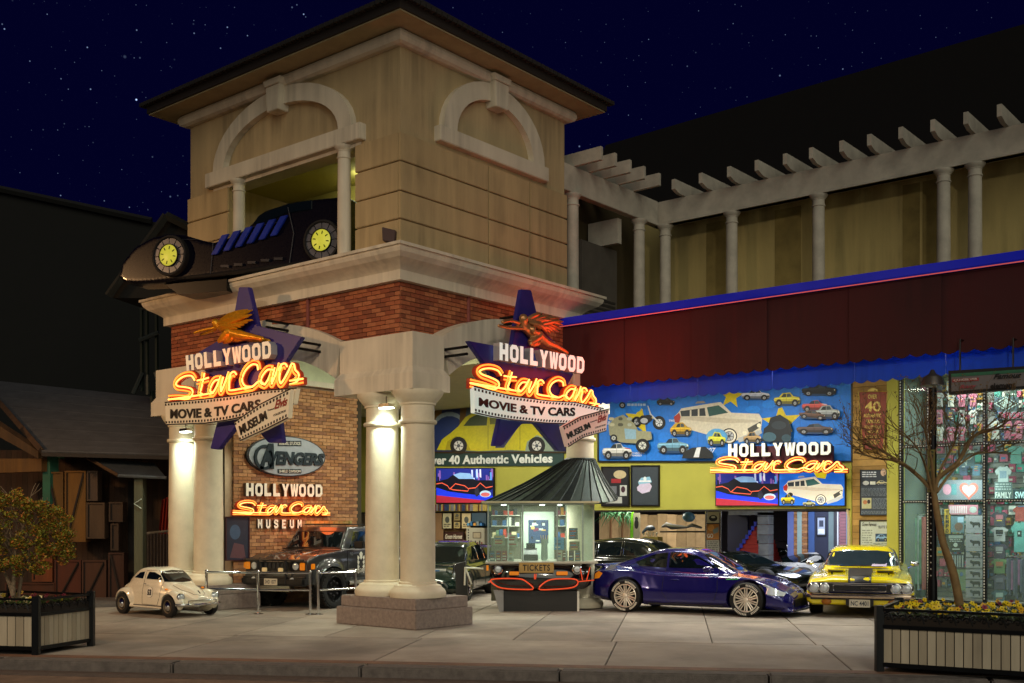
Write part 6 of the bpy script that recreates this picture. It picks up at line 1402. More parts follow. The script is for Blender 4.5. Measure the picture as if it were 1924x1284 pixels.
# roof: ribbed metal panels sweeping up to the column
N = 44; cxm, cym = bx(1030), .95; ap = BM.inverted() @ at(1093, 862, 21.9); apx, apy, apz = bx(1095), .9, 2.98
rm = [mat('roof_metal_%d' % i, c, .38, .75, var=.25, scale=9) for i, c in enumerate(('#3c4440', '#2c3230', '#4a544e'))]
rim_, top_ = [], []
for i in range(N):
    a = 2*math.pi*i/N; ca, sa = math.cos(a), math.sin(a); q = 1/((abs(ca)**3+abs(sa)**3)**(1/3.)); zz = 2.10+(.14*max(0, ca) if ca > 0 else 0)*max(0, 1-abs(sa)*1.2)
    rim_.append(Vector((cxm+1.42*ca*q*(.94 if ca < 0 else 1.0), cym+1.08*sa*q, zz))); top_.append(Vector((apx+.30*ca, apy+.30*sa, apz)))
for i in range(N):
    j = (i+1) % N; a, b_, c_, d = rim_[i], rim_[j], top_[j], top_[i]; m1, m2 = (a.lerp(d, .5)-Vector((0, 0, .05))), (b_.lerp(c_, .5)-Vector((0, 0, .05)))
    b = B(); L1, L2 = smoothpath([a, m1, d], 4), smoothpath([b_, m2, c_], 4); nv = Vector((0, 0, .012)); b.ring(L1, L2, nv); Lb(b, 'roof_panel', rm[i % 3])
    if i % 1 == 0: Lb(B().tube([p+Vector((0, 0, .018)) for p in L1], .013, 5), 'roof_rib', rm[1])
Lb(B().lathe([(.31, apz-.03), (.33, apz+.01), (.30, apz+.04)], (apx, apy, 0), 24, cap=False), 'roof_collar', rm[1])
# things in the booth
def inbooth(name, lab, cat, px, z, w, h, c, y=.08, pages=3, group=None):
    p = BM @ Vector((bx(px), y, z)); t = thing(name, lab, cat, p, YAW, group)
    B().box(-w/2, w/2, 0, .02, 0, h).obj('card', cm(c), t, world=False); B().box(-w/2-.005, w/2+.005, .021, .05, 0, h*.4).obj('holder', mat('acrylic', '#cfd8d8', .1, trans=.6), t, world=False)
    rr = random.Random(px)
    for i in range(pages): z_ = h*(.15+.8*i/pages); B().box(-w*.38, w*(.1+.28*rr.random()), -.003, 0, z_, z_+h*.09).obj('print', cm(rr.choice(('#e8e8e0', '#30343a', '#a03828', '#3a6a9a', '#c8a050'))), t, world=False)
for px, lab, c_ in ((925, 'small dark leaflet at the left end of the booth counter', '#4a4e54'), (937, 'red and grey leaflet second from the left in the booth', '#7a3a34'), (948, 'leaflet with red top third from the left in the booth', '#8a4c44'), (960, 'pale leaflet left of the black cash register', '#a8a89c'), (1052, 'pale leaflet right of the vase in the booth', '#b8b8a8'), (1062, 'brown leaflet with black print in the booth right pane', '#6a4c3c'), (1074, 'dark leaflet beside the brown one in the booth', '#4c3a38'), (1086, 'rightmost grey leaflet on the booth counter', '#5c5c58')):
    inbooth('leaflet', lab, 'leaflet', px, .98, .10, .20, c_, group='leaflets along the booth counter')
inbooth('notice_card', 'grey framed notice upper left inside the booth glass', 'notice', 938, 1.28, .22, .20, '#8a9080', .12, 5); inbooth('notice_card', 'pale notice beside the grey framed one in the booth', 'notice', 963, 1.26, .19, .23, '#9a9c8c', .12, 4)
inbooth('notice_card', 'blue and green picture card in the booth right pane', 'notice', 1051, 1.20, .19, .24, '#4c8ab8', .12, 3); inbooth('notice_card', 'dark price card above the right leaflets in the booth', 'notice', 1078, 1.40, .17, .22, '#3c4440', .14, 6); inbooth('notice_card', 'olive card below the dark price card in the booth', 'notice', 1080, 1.18, .20, .18, '#6a6c50', .12, 4)
p = BM @ Vector((bx(998), .45, .98)); t = thing('cash_register', 'black cash register on the booth counter behind the glass', 'till', p, YAW)
B().box(-.14, .14, -.15, .15, 0, .12).obj('drawer', blackp, t, world=False, bevel=.01); B().prism([(-.13, -.12, .121), (-.13, .12, .121), (-.13, .12, .24), (-.13, -.02, .2)], (.26, 0, 0)).obj('keyboard', blackp, t, world=False); B().box(-.09, .09, .08, .11, .23, .34).obj('display', mat('till_display', '#202a30', .1), t, world=False)
p = BM @ Vector((bx(1024), .4, .98)); t = thing('glass_vase', 'tall frosted glass vase with spoon shapes inside the booth', 'vase', p, YAW)
B().lathe([(.05, 0), (.07, .05), (.06, .3), (.075, .42), (.07, .42), (.05, .3), (.05, .04)], (0, 0, 0), 20).obj('vase', mat('frosted', '#a8b0a8', .2, trans=.35), t, smooth=True, world=False)
for i in range(4): B().tube([(0, 0, .1), (.05*(i-1.5), .02, .5)], .008, 5).obj('stick', cm('#b08c50'), t, world=False)

# ------------------------------------------------------------------ railings, barriers
def railing(lab, pts, h=.80, hm=.46, group='chrome railings in front of the black truck'):
    c = sum(pts, Vector())/len(pts); t = thing('chrome_railing', lab, 'railing', pts[0], group=group)
    for p in pts:
        B().tube([p+Vector((0, 0, .012)), p+Vector((0, 0, h))], .026, 12).obj('post', chrome, t); B().lathe([(.10, 0), (.10, .008), (.04, .02), (.026, .03)], p, 20).obj('base_plate', chrome, t)
        B().ball(p+Vector((0, 0, h)), .034, 10).obj('joint', chrome, t, smooth=True)
    for a, b_ in zip(pts, pts[1:]):
        for z in (h-.02, hm): B().tube([a+Vector((0, 0, z)), b_+Vector((0, 0, z))], .021, 10).obj('rail', chrome, t)
railing('polished chrome railing in front of the truck left side', [gnd(388, 1152), gnd(485, 1154), gnd(583, 1155)])
railing('polished chrome railing running from the truck wheel to the corner pier', [gnd(598, 1155), gnd(668, 1150), gnd(700, 1146)])
railing('short chrome railing with hanging sign right of the corner pier', [gnd(806, 1128), gnd(853, 1130)], .80, .42)
FO = Oblique(830, 24.0); t = thing('rail_sign', 'white sign with striped round emblem hanging on the short railing', 'sign', FO.p(825, 1100))
B().prism(spec_quad(FO, 806, 1069, 838, 1096, .02), FO.n*.01).obj('panel', cm('#cfd0c8'), t); P = Pic(FO, .034); P.ell(820, 1080, 8, 9, '#c8604a'); P.rect(814, 1077, 826, 1079, '#e8e8e0'); P.rect(814, 1083, 826, 1085, '#e8e8e0'); P.poly([(812, 1077), (816, 1071), (826, 1071), (828, 1077)], '#4a80b8'); P.ell(832, 1088, 2, 3, '#30343a'); P.obj(t)
FO2 = Oblique(860, 22.6); t = thing('black_pedestal', 'tall matt black pedestal panel right of the short chrome railing', 'pedestal', FO2.p(862, 1125)); B().prism([FO2.p(855, 1060), FO2.p(874, 1056), FO2.p(879, 1118), FO2.p(857, 1128)], -FO2.n*.4).obj('panel', mat('pedestal_black', '#141414', .6), t)
FO3 = Oblique(885, 22.4); t = thing('crossed_poles', 'pale crossed poles leaning at the black pedestal', 'poles', FO3.p(880, 1100))
for a in (((874, 1066), (873, 1100)), ((874, 1066), (886, 1098)), ((874, 1067), (908, 1069))): B().tube([FO3.p(*a[0]), FO3.p(*a[1])], .018, 8).obj('pole', white, t)

# ================================================================== planters and planting
def planter(lab, corners, h, boards, group='panelled black planters on the pavement', open_last=False):
    """corners: ground points round the box, in order"""
    t = thing('planter', lab, 'planter', corners[0], group=group); ironm = mat('iron_black', '#101316', .4, .5, var=.15)
    n = len(corners); ctr = sum(corners, Vector())/n
    for p in corners:
        B().box(-.045, .045, -.045, .045, 0, h+.03, Matrix.Translation(p) @ Matrix.Rotation(YAW, 4, 'Z')).obj('post', ironm, t, bevel=.006)
    for i in range(n):
        a, b_ = corners[i], corners[(i+1) % n]; d = (b_-a); Ls = d.length; d.normalize(); nn = Vector((d.y, -d.x, 0)); nn = nn if nn.dot(a-ctr) > 0 else -nn
        Mx = Matrix.Translation(a) @ Matrix(((d.x, nn.x, 0, 0), (d.y, nn.y, 0, 0), (0, 0, 1, 0), (0, 0, 0, 1)))
        for z0, z1 in ((.06, .11), (h-.235, h-.19), (h-.03, h)): B().box(.04, Ls-.04, -.025, .025, z0, z1, Mx).obj('rail', ironm, t)
        k = boards[i]; w_ = (Ls-.1)/k; bm_ = [mat('planter_board_%d' % q, c, .6, var=.16, scale=6, streak=1) for q, c in enumerate(('#b3a890', '#a89d86', '#bcb29a'))]
        for j in range(k): B().box(.05+j*w_+.006, .05+(j+1)*w_-.006, -.012, .012, .112, h-.237, Mx).obj('board', bm_[j % 3], t)
        # scrollwork frieze
        sc = B(); m = max(2, int(Ls/.17)); w2 = (Ls-.1)/m
        for j in range(m):
            cx_ = .05+(j+.5)*w2; cz = h-.11
            for sg in (-1, 1):
                P_ = [Mx @ Vector((cx_+sg*(.01+.042*(1-q/12)*math.cos(q*.62)+.03), 0, cz+sg*.0+.042*(1-q/14)*math.sin(q*.62))) for q in range(13)]; sc.tube(P_, .007, 4)
            sc.tube([Mx @ Vector((cx_-.02, 0, cz+.055)), Mx @ Vector((cx_+.02, 0, cz-.055))], .006, 4)
        sc.obj('scrollwork', ironm, t, kind='stuff')
    B().prism([p+Vector((0, 0, .12)) for p in corners], (0, 0, h-.22)).obj('soil', mat('soil', '#241c14', .95, var=.3), t)
    return t
def inset(corners, d):
    c = sum(corners, Vector())/len(corners); return [p+(c-p).normalized()*d for p in corners]
def flowers(corners, z, nleaf, plants, lab, lab2):
    r = random.Random(len(plants)); c = sum(corners, Vector())/len(corners); nsub = len(corners)
    def rnd():
        i = r.randrange(nsub); a, b_ = corners[i], corners[(i+1) % nsub]; u, v = r.random(), r.random()
        if u+v > 1: u, v = 1-u, 1-v
        return c+(a-c)*u+(b_-c)*v
    lb = B()
    for i in range(nleaf):
        p = rnd()+Vector((0, 0, z+r.uniform(-.03, .10))); a = r.uniform(0, 6.28); s_ = r.uniform(.018, .04); lb.mi = r.randrange(3)
        d = Vector((math.cos(a), math.sin(a), r.uniform(-.2, .7)))*s_; e_ = Vector((-math.sin(a), math.cos(a), r.uniform(-.3, .3)))*s_*.5
        lb.quad(p-d, p+e_, p+d*1.2, p-e_)
    o = lb.obj('planter_greenery', [mat('leaf_%d' % q, c_, .6, var=.3, scale=20) for q, c_ in enumerate(('#3f5a20', '#56702c', '#2c4218'))], None, kind='stuff'); o['label'] = lab; o['category'] = 'foliage'
    for k_, (cols, n, lb_) in enumerate(plants):
        fb = B(); ms = [mat('petal_'+q.lstrip('#'), q, .5, var=.15, scale=30) for q in cols]+[mat('flower_heart', '#3a2008', .6)]
        for i in range(n):
            p = rnd()+Vector((0, 0, z+r.uniform(.05, .14))); s_ = r.uniform(.022, .034); tilt = Vector((r.uniform(.2, .9), r.uniform(-1, -.3), r.uniform(.3, 1))).normalized(); a = tilt.cross(Vector((0, 0, 1))).normalized(); b2 = a.cross(tilt)
            fb.mi = r.randrange(len(cols))
            for q in range(5):
                t_ = q*1.257; d = a*math.cos(t_)+b2*math.sin(t_); e_ = (a*-math.sin(t_)+b2*math.cos(t_))*s_*.55; fb.quad(p, p+d*s_*.6+e_, p+d*s_*1.25+tilt*.004, p+d*s_*.6-e_)
            fb.mi = len(cols); fb.ball(p+tilt*.006, s_*.25, 5)
        f = fb.obj('pansy_flowers', ms, None, kind='stuff'); f['label'] = lb_; f['category'] = 'flowers'
# right planter
q0 = gnd(1652, 1262); dR = (gnd(1924, 1281)-q0).normalized(); nR = Vector((-dR.y, dR.x, 0)); nR = nR if nR.dot(Vector((CAM[0], CAM[1], 0))-q0) < 0 else -nR
cR = [q0, q0+dR*3.2, q0+dR*3.2+nR*1.5, q0+nR*1.5-dR*.10]
planter('long panelled black planter with yellow pansies at the right edge of the pavement', cR, .74, [32, 14, 32, 12])
flowers(inset(cR, .12), .64, 5200, [(('#e8c80c', '#f0d820', '#d8a808'), 190, 'yellow pansies filling the right planter'), (('#6a2438', '#8a3048'), 26, 'dark red pansies among the yellow ones in the right planter')], 'low green leaves of the pansies in the right planter', '')
# left planter: angular, only its right end in view
p1, p2, p3 = gnd(68, 1231), gnd(171, 1214), gnd(-130, 1226)
cL = [p1, p2, p2+(p3-p1)*.9+Vector((-.3, .3, 0)), p3]
planter('panelled black planter with cream boards at the left edge of the pavement', cL, .74, [11, 12, 8, 12])
flowers(inset(cL, .12), .60, 2600, [(('#d8b818', '#e8d8a0'), 30, 'pale yellow pansies in the left planter'), (('#8a3040', '#b04040'), 26, 'small red pansies in the left planter')], 'low green leaves of the pansies in the left planter', '')
def branch(b, p, d, L_, r, depth, rr, tips, bend=.25, split=(2, 3), shrink=.72, up=.1):
    pts = [p]; q = p.copy(); dd = d.normalized(); n = 4
    for i in range(n):
        dd = (dd+Vector((rr.uniform(-bend, bend), rr.uniform(-bend, bend), rr.uniform(-bend, bend)+up))*.5).normalized(); q = q+dd*L_/n; pts.append(q.copy())
    b.tube(pts, [r*(1-.35*i/n) for i in range(n+1)], 7 if r > .015 else 4)
    if depth == 0: tips.append(q); return
    for k in range(rr.randint(*split)):
        a = (dd+Vector((rr.uniform(-1, 1), rr.uniform(-1, 1), rr.uniform(-.5, .8)))*.75).normalized(); branch(b, pts[rr.choice((2, 3, 4))] if k else q, a, L_*shrink*rr.uniform(.8, 1.15), r*.6, depth-1, rr, tips, bend, split, shrink, up)
# bare crape myrtle in the right planter
bark = mat('bark_bare', '#8a7048', .8, var=.35, scale=7, bump=.4, bscale=25)
base = at(1806, 1150, 13.6); base.z = .60; DT = 13.6
t = thing('bare_tree', 'leaning bare crape myrtle tree with fine twigs in the right planter', 'tree', base)
tp = [base, at(1792, 1080, DT), at(1772, 1020, DT), at(1760, 960, DT), at(1755, 925, DT)]
b = B(); P_ = smoothpath(tp, 4); b.tube(P_, [.056-.022*i/(len(P_)-1) for i in range(len(P_))], 12); b.obj('trunk', bark, t, smooth=True)
rr = random.Random(12); fork = at(1755, 925, DT); tips = []; tw = B()
for (path, r0) in (([(1755, 925), (1720, 890), (1670, 855), (1612, 826)], .038), ([(1755, 925), (1725, 893), (1690, 868), (1650, 862), (1605, 850)], .03), ([(1755, 930), (1762, 900), (1800, 868), (1830, 820), (1872, 806), (1895, 790)], .045), ([(1755, 925), (1752, 880), (1745, 840), (1735, 800)], .03), ([(1757, 925), (1768, 880), (1790, 840), (1800, 800)], .028), ([(1752, 925), (1740, 880), (1725, 845), (1700, 815)], .026), ([(1760, 925), (1790, 885), (1830, 855), (1868, 850)], .026)):
    pts = [at(x, y, DT+rr.uniform(-.25, .25)*min(i, 2)) for i, (x, y) in enumerate(path)]; P_ = smoothpath(pts, 4); lb = B(); lb.tube(P_, [r0*.8*(1-.72*i/(len(P_)-1)) for i in range(len(P_))], 8); lb.obj('limb', bark, t, smooth=True)
    for i in range(5, len(P_), 1):
        for _ in range(2 if i > 8 else 1):
            dv = (P_[i]-P_[i-1]).normalized()+Vector((rr.uniform(-1, 1), rr.uniform(-1, 1), rr.uniform(-.3, 1.2))); branch(tw, P_[i], dv, rr.uniform(.26, .40), .006, 2, rr, tips, .3, (2, 3), .68, .05)
for tpnt in tips[::2]:
    for _ in range(2): tw.ball(tpnt+Vector((rr.uniform(-.03, .03), rr.uniform(-.03, .03), rr.uniform(-.03, .03))), .008, 4)
tw.obj('twigs', mat('twig', '#6a5230', .8, var=.3), t, kind='stuff')
# leafy tree in the left planter
DL = 15.0; base = at(28, 1150, DL); base.z = .58
t = thing('leafy_tree', 'low spreading tree with golden green leaves in the left planter', 'tree', base)
bk = mat('bark_grey', '#8a7860', .8, var=.35, scale=9, bump=.3); rr = random.Random(5); tips = []; tw = B()
for path, r0 in (([(28, 1150), (34, 1125), (42, 1080), (62, 1056)], .035), ([(26, 1150), (22, 1110), (8, 1075), (-10, 1050)], .035), ([(24, 1150), (10, 1128), (-20, 1110)], .025), ([(26, 1150), (25, 1100), (28, 1050), (30, 1010)], .032)):
    pts = [at(x, y, DL+rr.uniform(-.1, .1)*i) for i, (x, y) in enumerate(path)]; pts[0] = base.copy(); P_ = smoothpath(pts, 4); B().tube(P_, [r0*(1-.5*i/(len(P_)-1)) for i in range(len(P_))], 8).obj('trunk', bk, t, smooth=True)
    for i in range(8, len(P_), 2):
        for _ in range(2): branch(tw, P_[i], Vector((rr.uniform(-1, 1), rr.uniform(-1, 1), .8)), .35, .012, 2, rr, tips, .3, (2, 3), .75, .1)
tw.obj('twigs', bk, t, kind='stuff')
lf = B(); r = random.Random(3)
def leaves(cx_, cy_, rx, ry, n, d):
    for i in range(n):
        a, q = r.uniform(0, 6.28), r.random()**.5; x = cx_+rx*q*math.cos(a); y = cy_+ry*q*math.sin(a); p = at(x, y, DL+r.uniform(-.5, .5)*d)
        lf.mi = r.randrange(4); s_ = r.uniform(.012, .024); v = Vector((r.uniform(-1, 1), r.uniform(-1, 1), r.uniform(-.6, .6))).normalized()*s_; w_ = v.cross(Vector((r.uniform(-1, 1), r.uniform(-1, 1), 1))).normalized()*s_*.6; lf.quad(p-v, p+w_, p+v*1.1, p-w_)
for i in range(150):
    x = r.uniform(-95, 132); top = 925+max(0, abs(x-30)-10)*.42; bot = 1075-max(0, abs(x-28)-55)*.55
    if top > bot-10: continue
    y = r.uniform(top, bot); leaves(x, y, r.uniform(7, 17), r.uniform(5, 12), 150, .9)
leaves(36, 930, 8, 14, 160, .5); leaves(128, 1040, 14, 12, 260, .5); leaves(-10, 925, 12, 14, 200, .6)
lf.obj('crown', [mat('tree_leaf_%d' % q, c_, .55, var=.3, scale=15) for q, c_ in enumerate(('#a08a28', '#7c8228', '#b06a2a', '#5c6a1e'))], t, kind='stuff')
# street lamp behind the right planter
pb = at(1752, 1130, 15.2); pb.z = 0
t = thing('street_lamp', 'black street lamp post with small dome shade behind the bare tree', 'street lamp', pb)
zt_ = at(1750, 722, 15.2).z
B().lathe([(.12, 0), (.12, .15), (.07, .2), (.065, .9), (.055, 1.0), (.055, zt_-.05)], pb, 18).obj('post', black, t, smooth=True)
B().lathe([(.155, zt_-.02), (.15, zt_+.02), (.12, zt_+.10), (.05, zt_+.14), (.02, zt_+.2)], pb, 24).obj('shade', mat('lamp_shade', '#4c4844', .4, .4), t, smooth=True)
st = B()
for i in range(26): st.ball(pb+Vector((.0, -.066, 1.0+i*.09)), .010, 6)
st.obj('bead_string', mat('string_bead', '#c9c9bc', .3), t, kind='stuff')
for a, (s_, z) in enumerate((('GATLIN', zt_-1.95), )):
    q = pb+Vector((0, 0, z)); o4 = [Oblique(1750, 15.1)]; 
FL = Oblique(1750, 15.08); B().prism(spec_quad(FL, 1743, 845, 1757, 925), -FL.n*.02).obj('banner', cm('#6a6420'), t)
for i, ch in enumerate('SALE'): ftext(ch, FL, ((1746, 848+i*19), (1754, 848+i*19), (1754, 862+i*19), (1746, 862+i*19)), .004, cm('#1c1a10'), t, depth=.003)
# ================================================================== black show car mounted in the tower niche
P1 = Face('y', .12).p(613, 455); dv = Vector((-.943, -.335, 0)); dv.normalize()
class Line(Face):
    def __init__(s, p, d): s.o = p; s.n = Vector((-d.y, d.x, 0)); s.n = s.n if s.n.dot(Vector((CAM[0], CAM[1], 0))-p) > 0 else -s.n
    def p(s, px, py, off=0):
        d = Vector(ray(px, py)); c = Vector((CAM[0], CAM[1], CAMZ)); t = (s.o-c).dot(s.n)/d.dot(s.n); return c+d*t+s.n*off
FC = Line(P1, dv)
RC = thing('niche_show_car', 'black low show car with lit yellow wheel discs jutting out of the tower niche', 'car', FC.p(470, 520))
body = [(226, 522), (234, 494), (256, 466), (288, 448), (318, 441), (350, 443), (380, 452), (405, 457), (440, 445), (470, 428), (485, 412), (500, 400), (547, 384), (600, 375), (655, 370), (655, 486), (560, 500), (400, 520), (300, 532), (240, 534)]
pb_ = paint('show_black', '#060612', .28, .2)
me = fuse([lambda b: b.prism([FC.p(x, y, .06) for x, y in body], -FC.n*.66)] +
          [lambda b, x=x, y=y: b.ball(FC.p(x, y, -.26), .44, 20, (1, 1, 1.02)) for x, y in ((328, 487), (613, 458))], voxel=.03, smooth=6)
pb_.node_tree.nodes['Principled BSDF'].inputs['Specular IOR Level'].default_value = .22; me.materials.clear(); me.materials.append(pb_); link('body', me, RC)
b = B(); b.prism([FC.p(x, y, .02) for x, y in ((478, 424), (490, 408), (503, 399), (550, 384), (590, 378), (590, 396), (540, 404), (505, 420))], FC.n*.06); b.obj('canopy', glassd, RC, bevel=.01)
scm = mat('scoop_lit_blue', '#16309a', .3, .1, var=.3, scale=7)  # blue light on the scoops is put into their colour
for i in range(6):
    x = 403+i*22; y = 482-i*7; B().prism([FC.p(x, y+0, .07), FC.p(x+12, y-2, .07), FC.p(x+34, y-40, .07), FC.p(x+20, y-37, .07)], FC.n*.05).obj('side_scoop', scm, RC, bevel=.01)
for (x, y, r_) in ((328, 484, .325), (613, 456, .315)):
    c = FC.p(x, y, .13); M = Matrix.Translation(c) @ Matrix.Rotation(math.atan2(FC.n.y, FC.n.x)-math.pi/2, 4, 'Z')
    def disc(name, prof, m, parent, n=36):
        bb = B(); bb.lathe(prof, (0, 0, 0), n, 'y', cap=False); bb.bm.transform(M); return bb.obj(name, m, parent, smooth=True)
    w_ = disc('wheel', [(r_*1.02, -.12), (r_*1.16, -.1), (r_*1.2, 0), (r_*1.16, .05), (r_*1.06, .06), (r_*1.0, .03)], rubber, RC)
    for k_ in range(12):
        bb = B(); a0, a1 = 2*math.pi*k_/12+.03, 2*math.pi*(k_+1)/12-.03; q = [a0+(a1-a0)*i/4 for i in range(5)]
        bb.ring([(r_*math.cos(a), 0, r_*math.sin(a)) for a in q], [(r_*.66*math.cos(a), 0, r_*.66*math.sin(a)) for a in q], (0, .03, 0)); bb.bm.transform(M); bb.obj('rim_segment', mat('segment_grey', '#6a6c74', .35, .5), w_)
    disc('lit_disc', [(r_*.62, .0), (r_*.62, .05), (r_*.58, .06), (0, .065)], mat('disc_yellow', '#c8c83c', .4, var=.15, scale=9, emit=.42, ecol=lin('#d0d24a')), w_)
    for a_ in range(8):
        bb = B(); a0 = 2*math.pi*a_/8+.2; bb.prism([(r_*q*math.cos(a0+da), .064, r_*q*math.sin(a0+da)) for q, da in ((.34, -.07), (.52, -.05), (.52, .05), (.34, .07))], (0, .006, 0)); bb.bm.transform(M); bb.obj('hub_slot', black, w_)
    disc('rim_ring', [(r_*.66, .0), (r_*.66, .07), (r_*.62, .07), (r_*.62, .0)], black, w_)
for q in (((405, 458), (400, 516)), ((545, 392), (556, 440), (548, 496)), ((470, 430), (540, 418)), ((300, 452), (372, 452))): B().tube([FC.p(x, y, .075) for x, y in q], .008, 5).obj('panel_seam', mat('seam_grey', '#2a2c34', .5), RC)
for x, y in ((420, 500), (445, 497), (470, 493), (495, 489), (520, 486)): B().prism(spec_quad(FC, x, y, x+16, y+5, .07), FC.n*.03).obj('side_vent', mat('vent_grey', '#34363e', .4, .5), RC, bevel=.004)
B().tube([FC.p(240, 530, .0), FC.p(400, 517, .02), FC.p(640, 486, .02)], .05).obj('sill_tube', blackp, RC)
B().prism([FC.p(x, y, -.1) for x, y in ((300, 530), (420, 516), (420, 545), (330, 552))], -FC.n*.5).obj('support_bracket', black, RC)

# ================================================================== shop behind glass at the right
F = Face('y', WY); FS = Face('y', 12.6); FT = Face('y', 12.2)
SH = thing('souvenir_shop', 'clothing and souvenir shop with tall glass front and black mullions', 'building', F.p(1780, 1130))
X0 = PX2; X1 = 14.0
mull = mat('mullion', '#0c0f12', .4, .4)
xm = [X0+.03]+[F.p(px, 800).x for px in (1745, 1851)]; xm += [xm[-1]+1.15*(i+1) for i in range(5)]
zm = [0.02, F.p(1800, 942).z, F.p(1800, 836).z, 5.08]
for x in xm: B().box(x-.035, x+.035, WY-.06, WY+.06, 0, 5.1).obj('mullion', mull, SH)
for z in zm:
    for a, c in zip(xm, xm[1:]): B().box(a+.036, c-.036, WY-.05, WY+.05, z-.03, z+.03).obj('transom', mull, SH)
gl = mat('shop_glass', '#bcd8d4', .02, 0, var=0, spec=.6, trans=.93)
for a, c in zip(xm, xm[1:]):
    for z0, z1 in zip(zm, zm[1:]): B().box(a+.037, c-.037, WY-.005, WY+.005, z0+.031, z1-.031).obj('glass_pane', gl, SH)
gd = B(); gr = random.Random(77); gms = [cm(c) for c in ('#b04a68', '#3c6ca0', '#c8c8bc', '#1c242c', '#4ca090', '#d09c40', '#6c7478', '#c85878', '#e0e0d4', '#305848')]
for r_w in range(20):
    z = .25+r_w*.236; x = X0+.1
    while x < 10.5:
        w_ = gr.uniform(.05, .17); h_ = gr.uniform(.08, .2)
        if gr.random() < .86: gd.mi = gr.randrange(len(gms)); gd.box(x, x+w_, 12.82-gr.uniform(0, .05), 12.94, z, z+h_); gd.mi = gr.randrange(len(gms)); gd.box(x+w_*.2, x+w_*.75, 12.765, 12.77, z+h_*.3, z+h_*.6)
        x += w_+gr.uniform(.01, .05)
gd.obj('shelf_goods', gms, SH, kind='stuff')
bd = B()
for x in xm[:3]:
    for i in range(80): bd.box(x-.012, x+.012, WY-.07, WY-.061, .1+i*.062, .135+i*.062)
for i in range(70): bd.box(xm[0]+i*.055, xm[0]+i*.055+.03, WY-.058, WY-.051, zm[1]-.01, zm[1]+.01); bd.box(xm[0]+i*.055, xm[0]+i*.055+.03, WY-.058, WY-.051, zm[2]-.01, zm[2]+.01)
bd.obj('light_string', mat('string_bead', '#c9c9bc', .3), SH, kind='stuff')
sl = mat('slatwall', '#94948e', .6, var=.12)
for i in range(44): B().box(X0, X1, 12.95, 13.0, i*.118+.004, i*.118+.110).obj('slat', sl, SH)
B().box(X0, X1, 13.001, 13.1, 0, 5.1).obj('back_wall', mat('shop_back', '#1e2826', .9), SH)
B().box(X0, X1, WY+.1, 13.1, 5.08, 5.11).obj('ceiling', ceil, SH); B().box(PX2-.1, PX2-.02, WY+.32, 13.1, 0, 5.1).obj('side_wall', mat('shop_side', '#6a7a70', .8), SH)
lamp('AREA', 'shop_lamp', (6.2, 12.0, 4.95), 85, (1, 1, .95), 2.2, sy=.6); lamp('AREA', 'shop_lamp', (5.4, 11.6, 2.6), 24, (.85, 1, .97), .6, aim=(5.6, 13, 1.2)); lamp('AREA', 'shop_lamp', (7.3, 11.6, 2.4), 26, (.85, 1, .97), .6, aim=(7.3, 13, 1.2))
def shirt(lab, x, y, w, h, c, marks=(), F=FS, name='t_shirt', cat='shirt'):
    t = thing(name, lab, cat, F.p(x+w/2, y+h)); P = lambda u, v: F.p(x+u*w, y+v*h, .0)
    o = [(.30, 0), (.42, .05), (.58, .05), (.70, 0), (1.0, .22), (.88, .40), (.80, .33), (.81, 1), (.19, 1), (.20, .33), (.12, .40), (0, .22)]
    m = mat('cloth_'+c.lstrip('#'), c, .9, var=.22, scale=9)
    B().prism([P(*q) for q in o], F.n*.05).obj('fabric', m, t, bevel=.008)
    if marks:
        b = B(); ms = []
        for k_, (u0, v0, u1, v1, cc) in enumerate(marks):
            mm = cm(cc); ms.append(mm) if mm not in ms else None; b.mi = ms.index(mm); b.prism([P(u0, v0), P(u1, v0), P(u1, v1), P(u0, v1)], F.n*(.053+.001*k_))
        b.obj('print', ms, t)
    return t
def card(lab, x0, y0, x1, y1, c, draw=None, F=FT, name='printed_card', cat='poster', txt=None):
    t = thing(name, lab, cat, F.p((x0+x1)/2, y1)); B().prism(spec_quad(F, x0, y0, x1, y1, .0), F.n*.02).obj('sheet', cm(c), t); P = Pic(F, .022)
    if draw: draw(P, x0, y0, x1, y1); P.obj(t)
    for s_, q, cc in (txt or []): ftext(s_, F, ((q[0], q[1]), (q[2], q[1]), (q[2], q[3]), (q[0], q[3])), .03, cm(cc), t, depth=.003, bold=.03)
    return t
rr = random.Random(21)
cn = {'#b06a80': 'dusty pink', '#5c7c90': 'slate blue', '#c8c8c0': 'off white', '#7a3040': 'wine red', '#3c4450': 'charcoal', '#8ab0a8': 'pale teal', '#c87890': 'rose pink', '#6a8a9c': 'grey blue', '#9a9a98': 'mid grey', '#4c5c74': 'denim blue'}
def mk(n, dark=True):
    out = []
    for i in range(n): v = .22+.5*i/n; u = .3+rr.random()*.1; out.append((u, v, u+rr.uniform(.2, .4), v+.06, rr.choice(('#e8e8e0', '#20242a', '#c04858', '#d8a850', '#7ab0b8'))))
    return out
place = [('top row', 708, ((1728, 16), (1757, 17), (1776, 17), (1796, 17), (1816, 17), (1836, 14))), ('second row', 738, ((1757, 18), (1778, 18), (1799, 18), (1820, 18))), ('third row', 770, ((1757, 18), (1778, 18), (1799, 18), (1820, 18))), ('fourth row', 802, ((1757, 18), (1778, 18), (1799, 18), (1820, 18)))]
keys = list(cn); k_ = 0; nth = ('first', 'second', 'third', 'fourth', 'fifth', 'sixth')
for rn, y, L_ in place:
    for i, (x, w_) in enumerate(L_):
        c = keys[(k_*3+i) % len(keys)]; shirt('%s printed shirt, %s from the left in the %s behind the bare tree' % (cn[c], nth[i], rn), x, y, w_, 27, c, mk(4)); k_ += 1
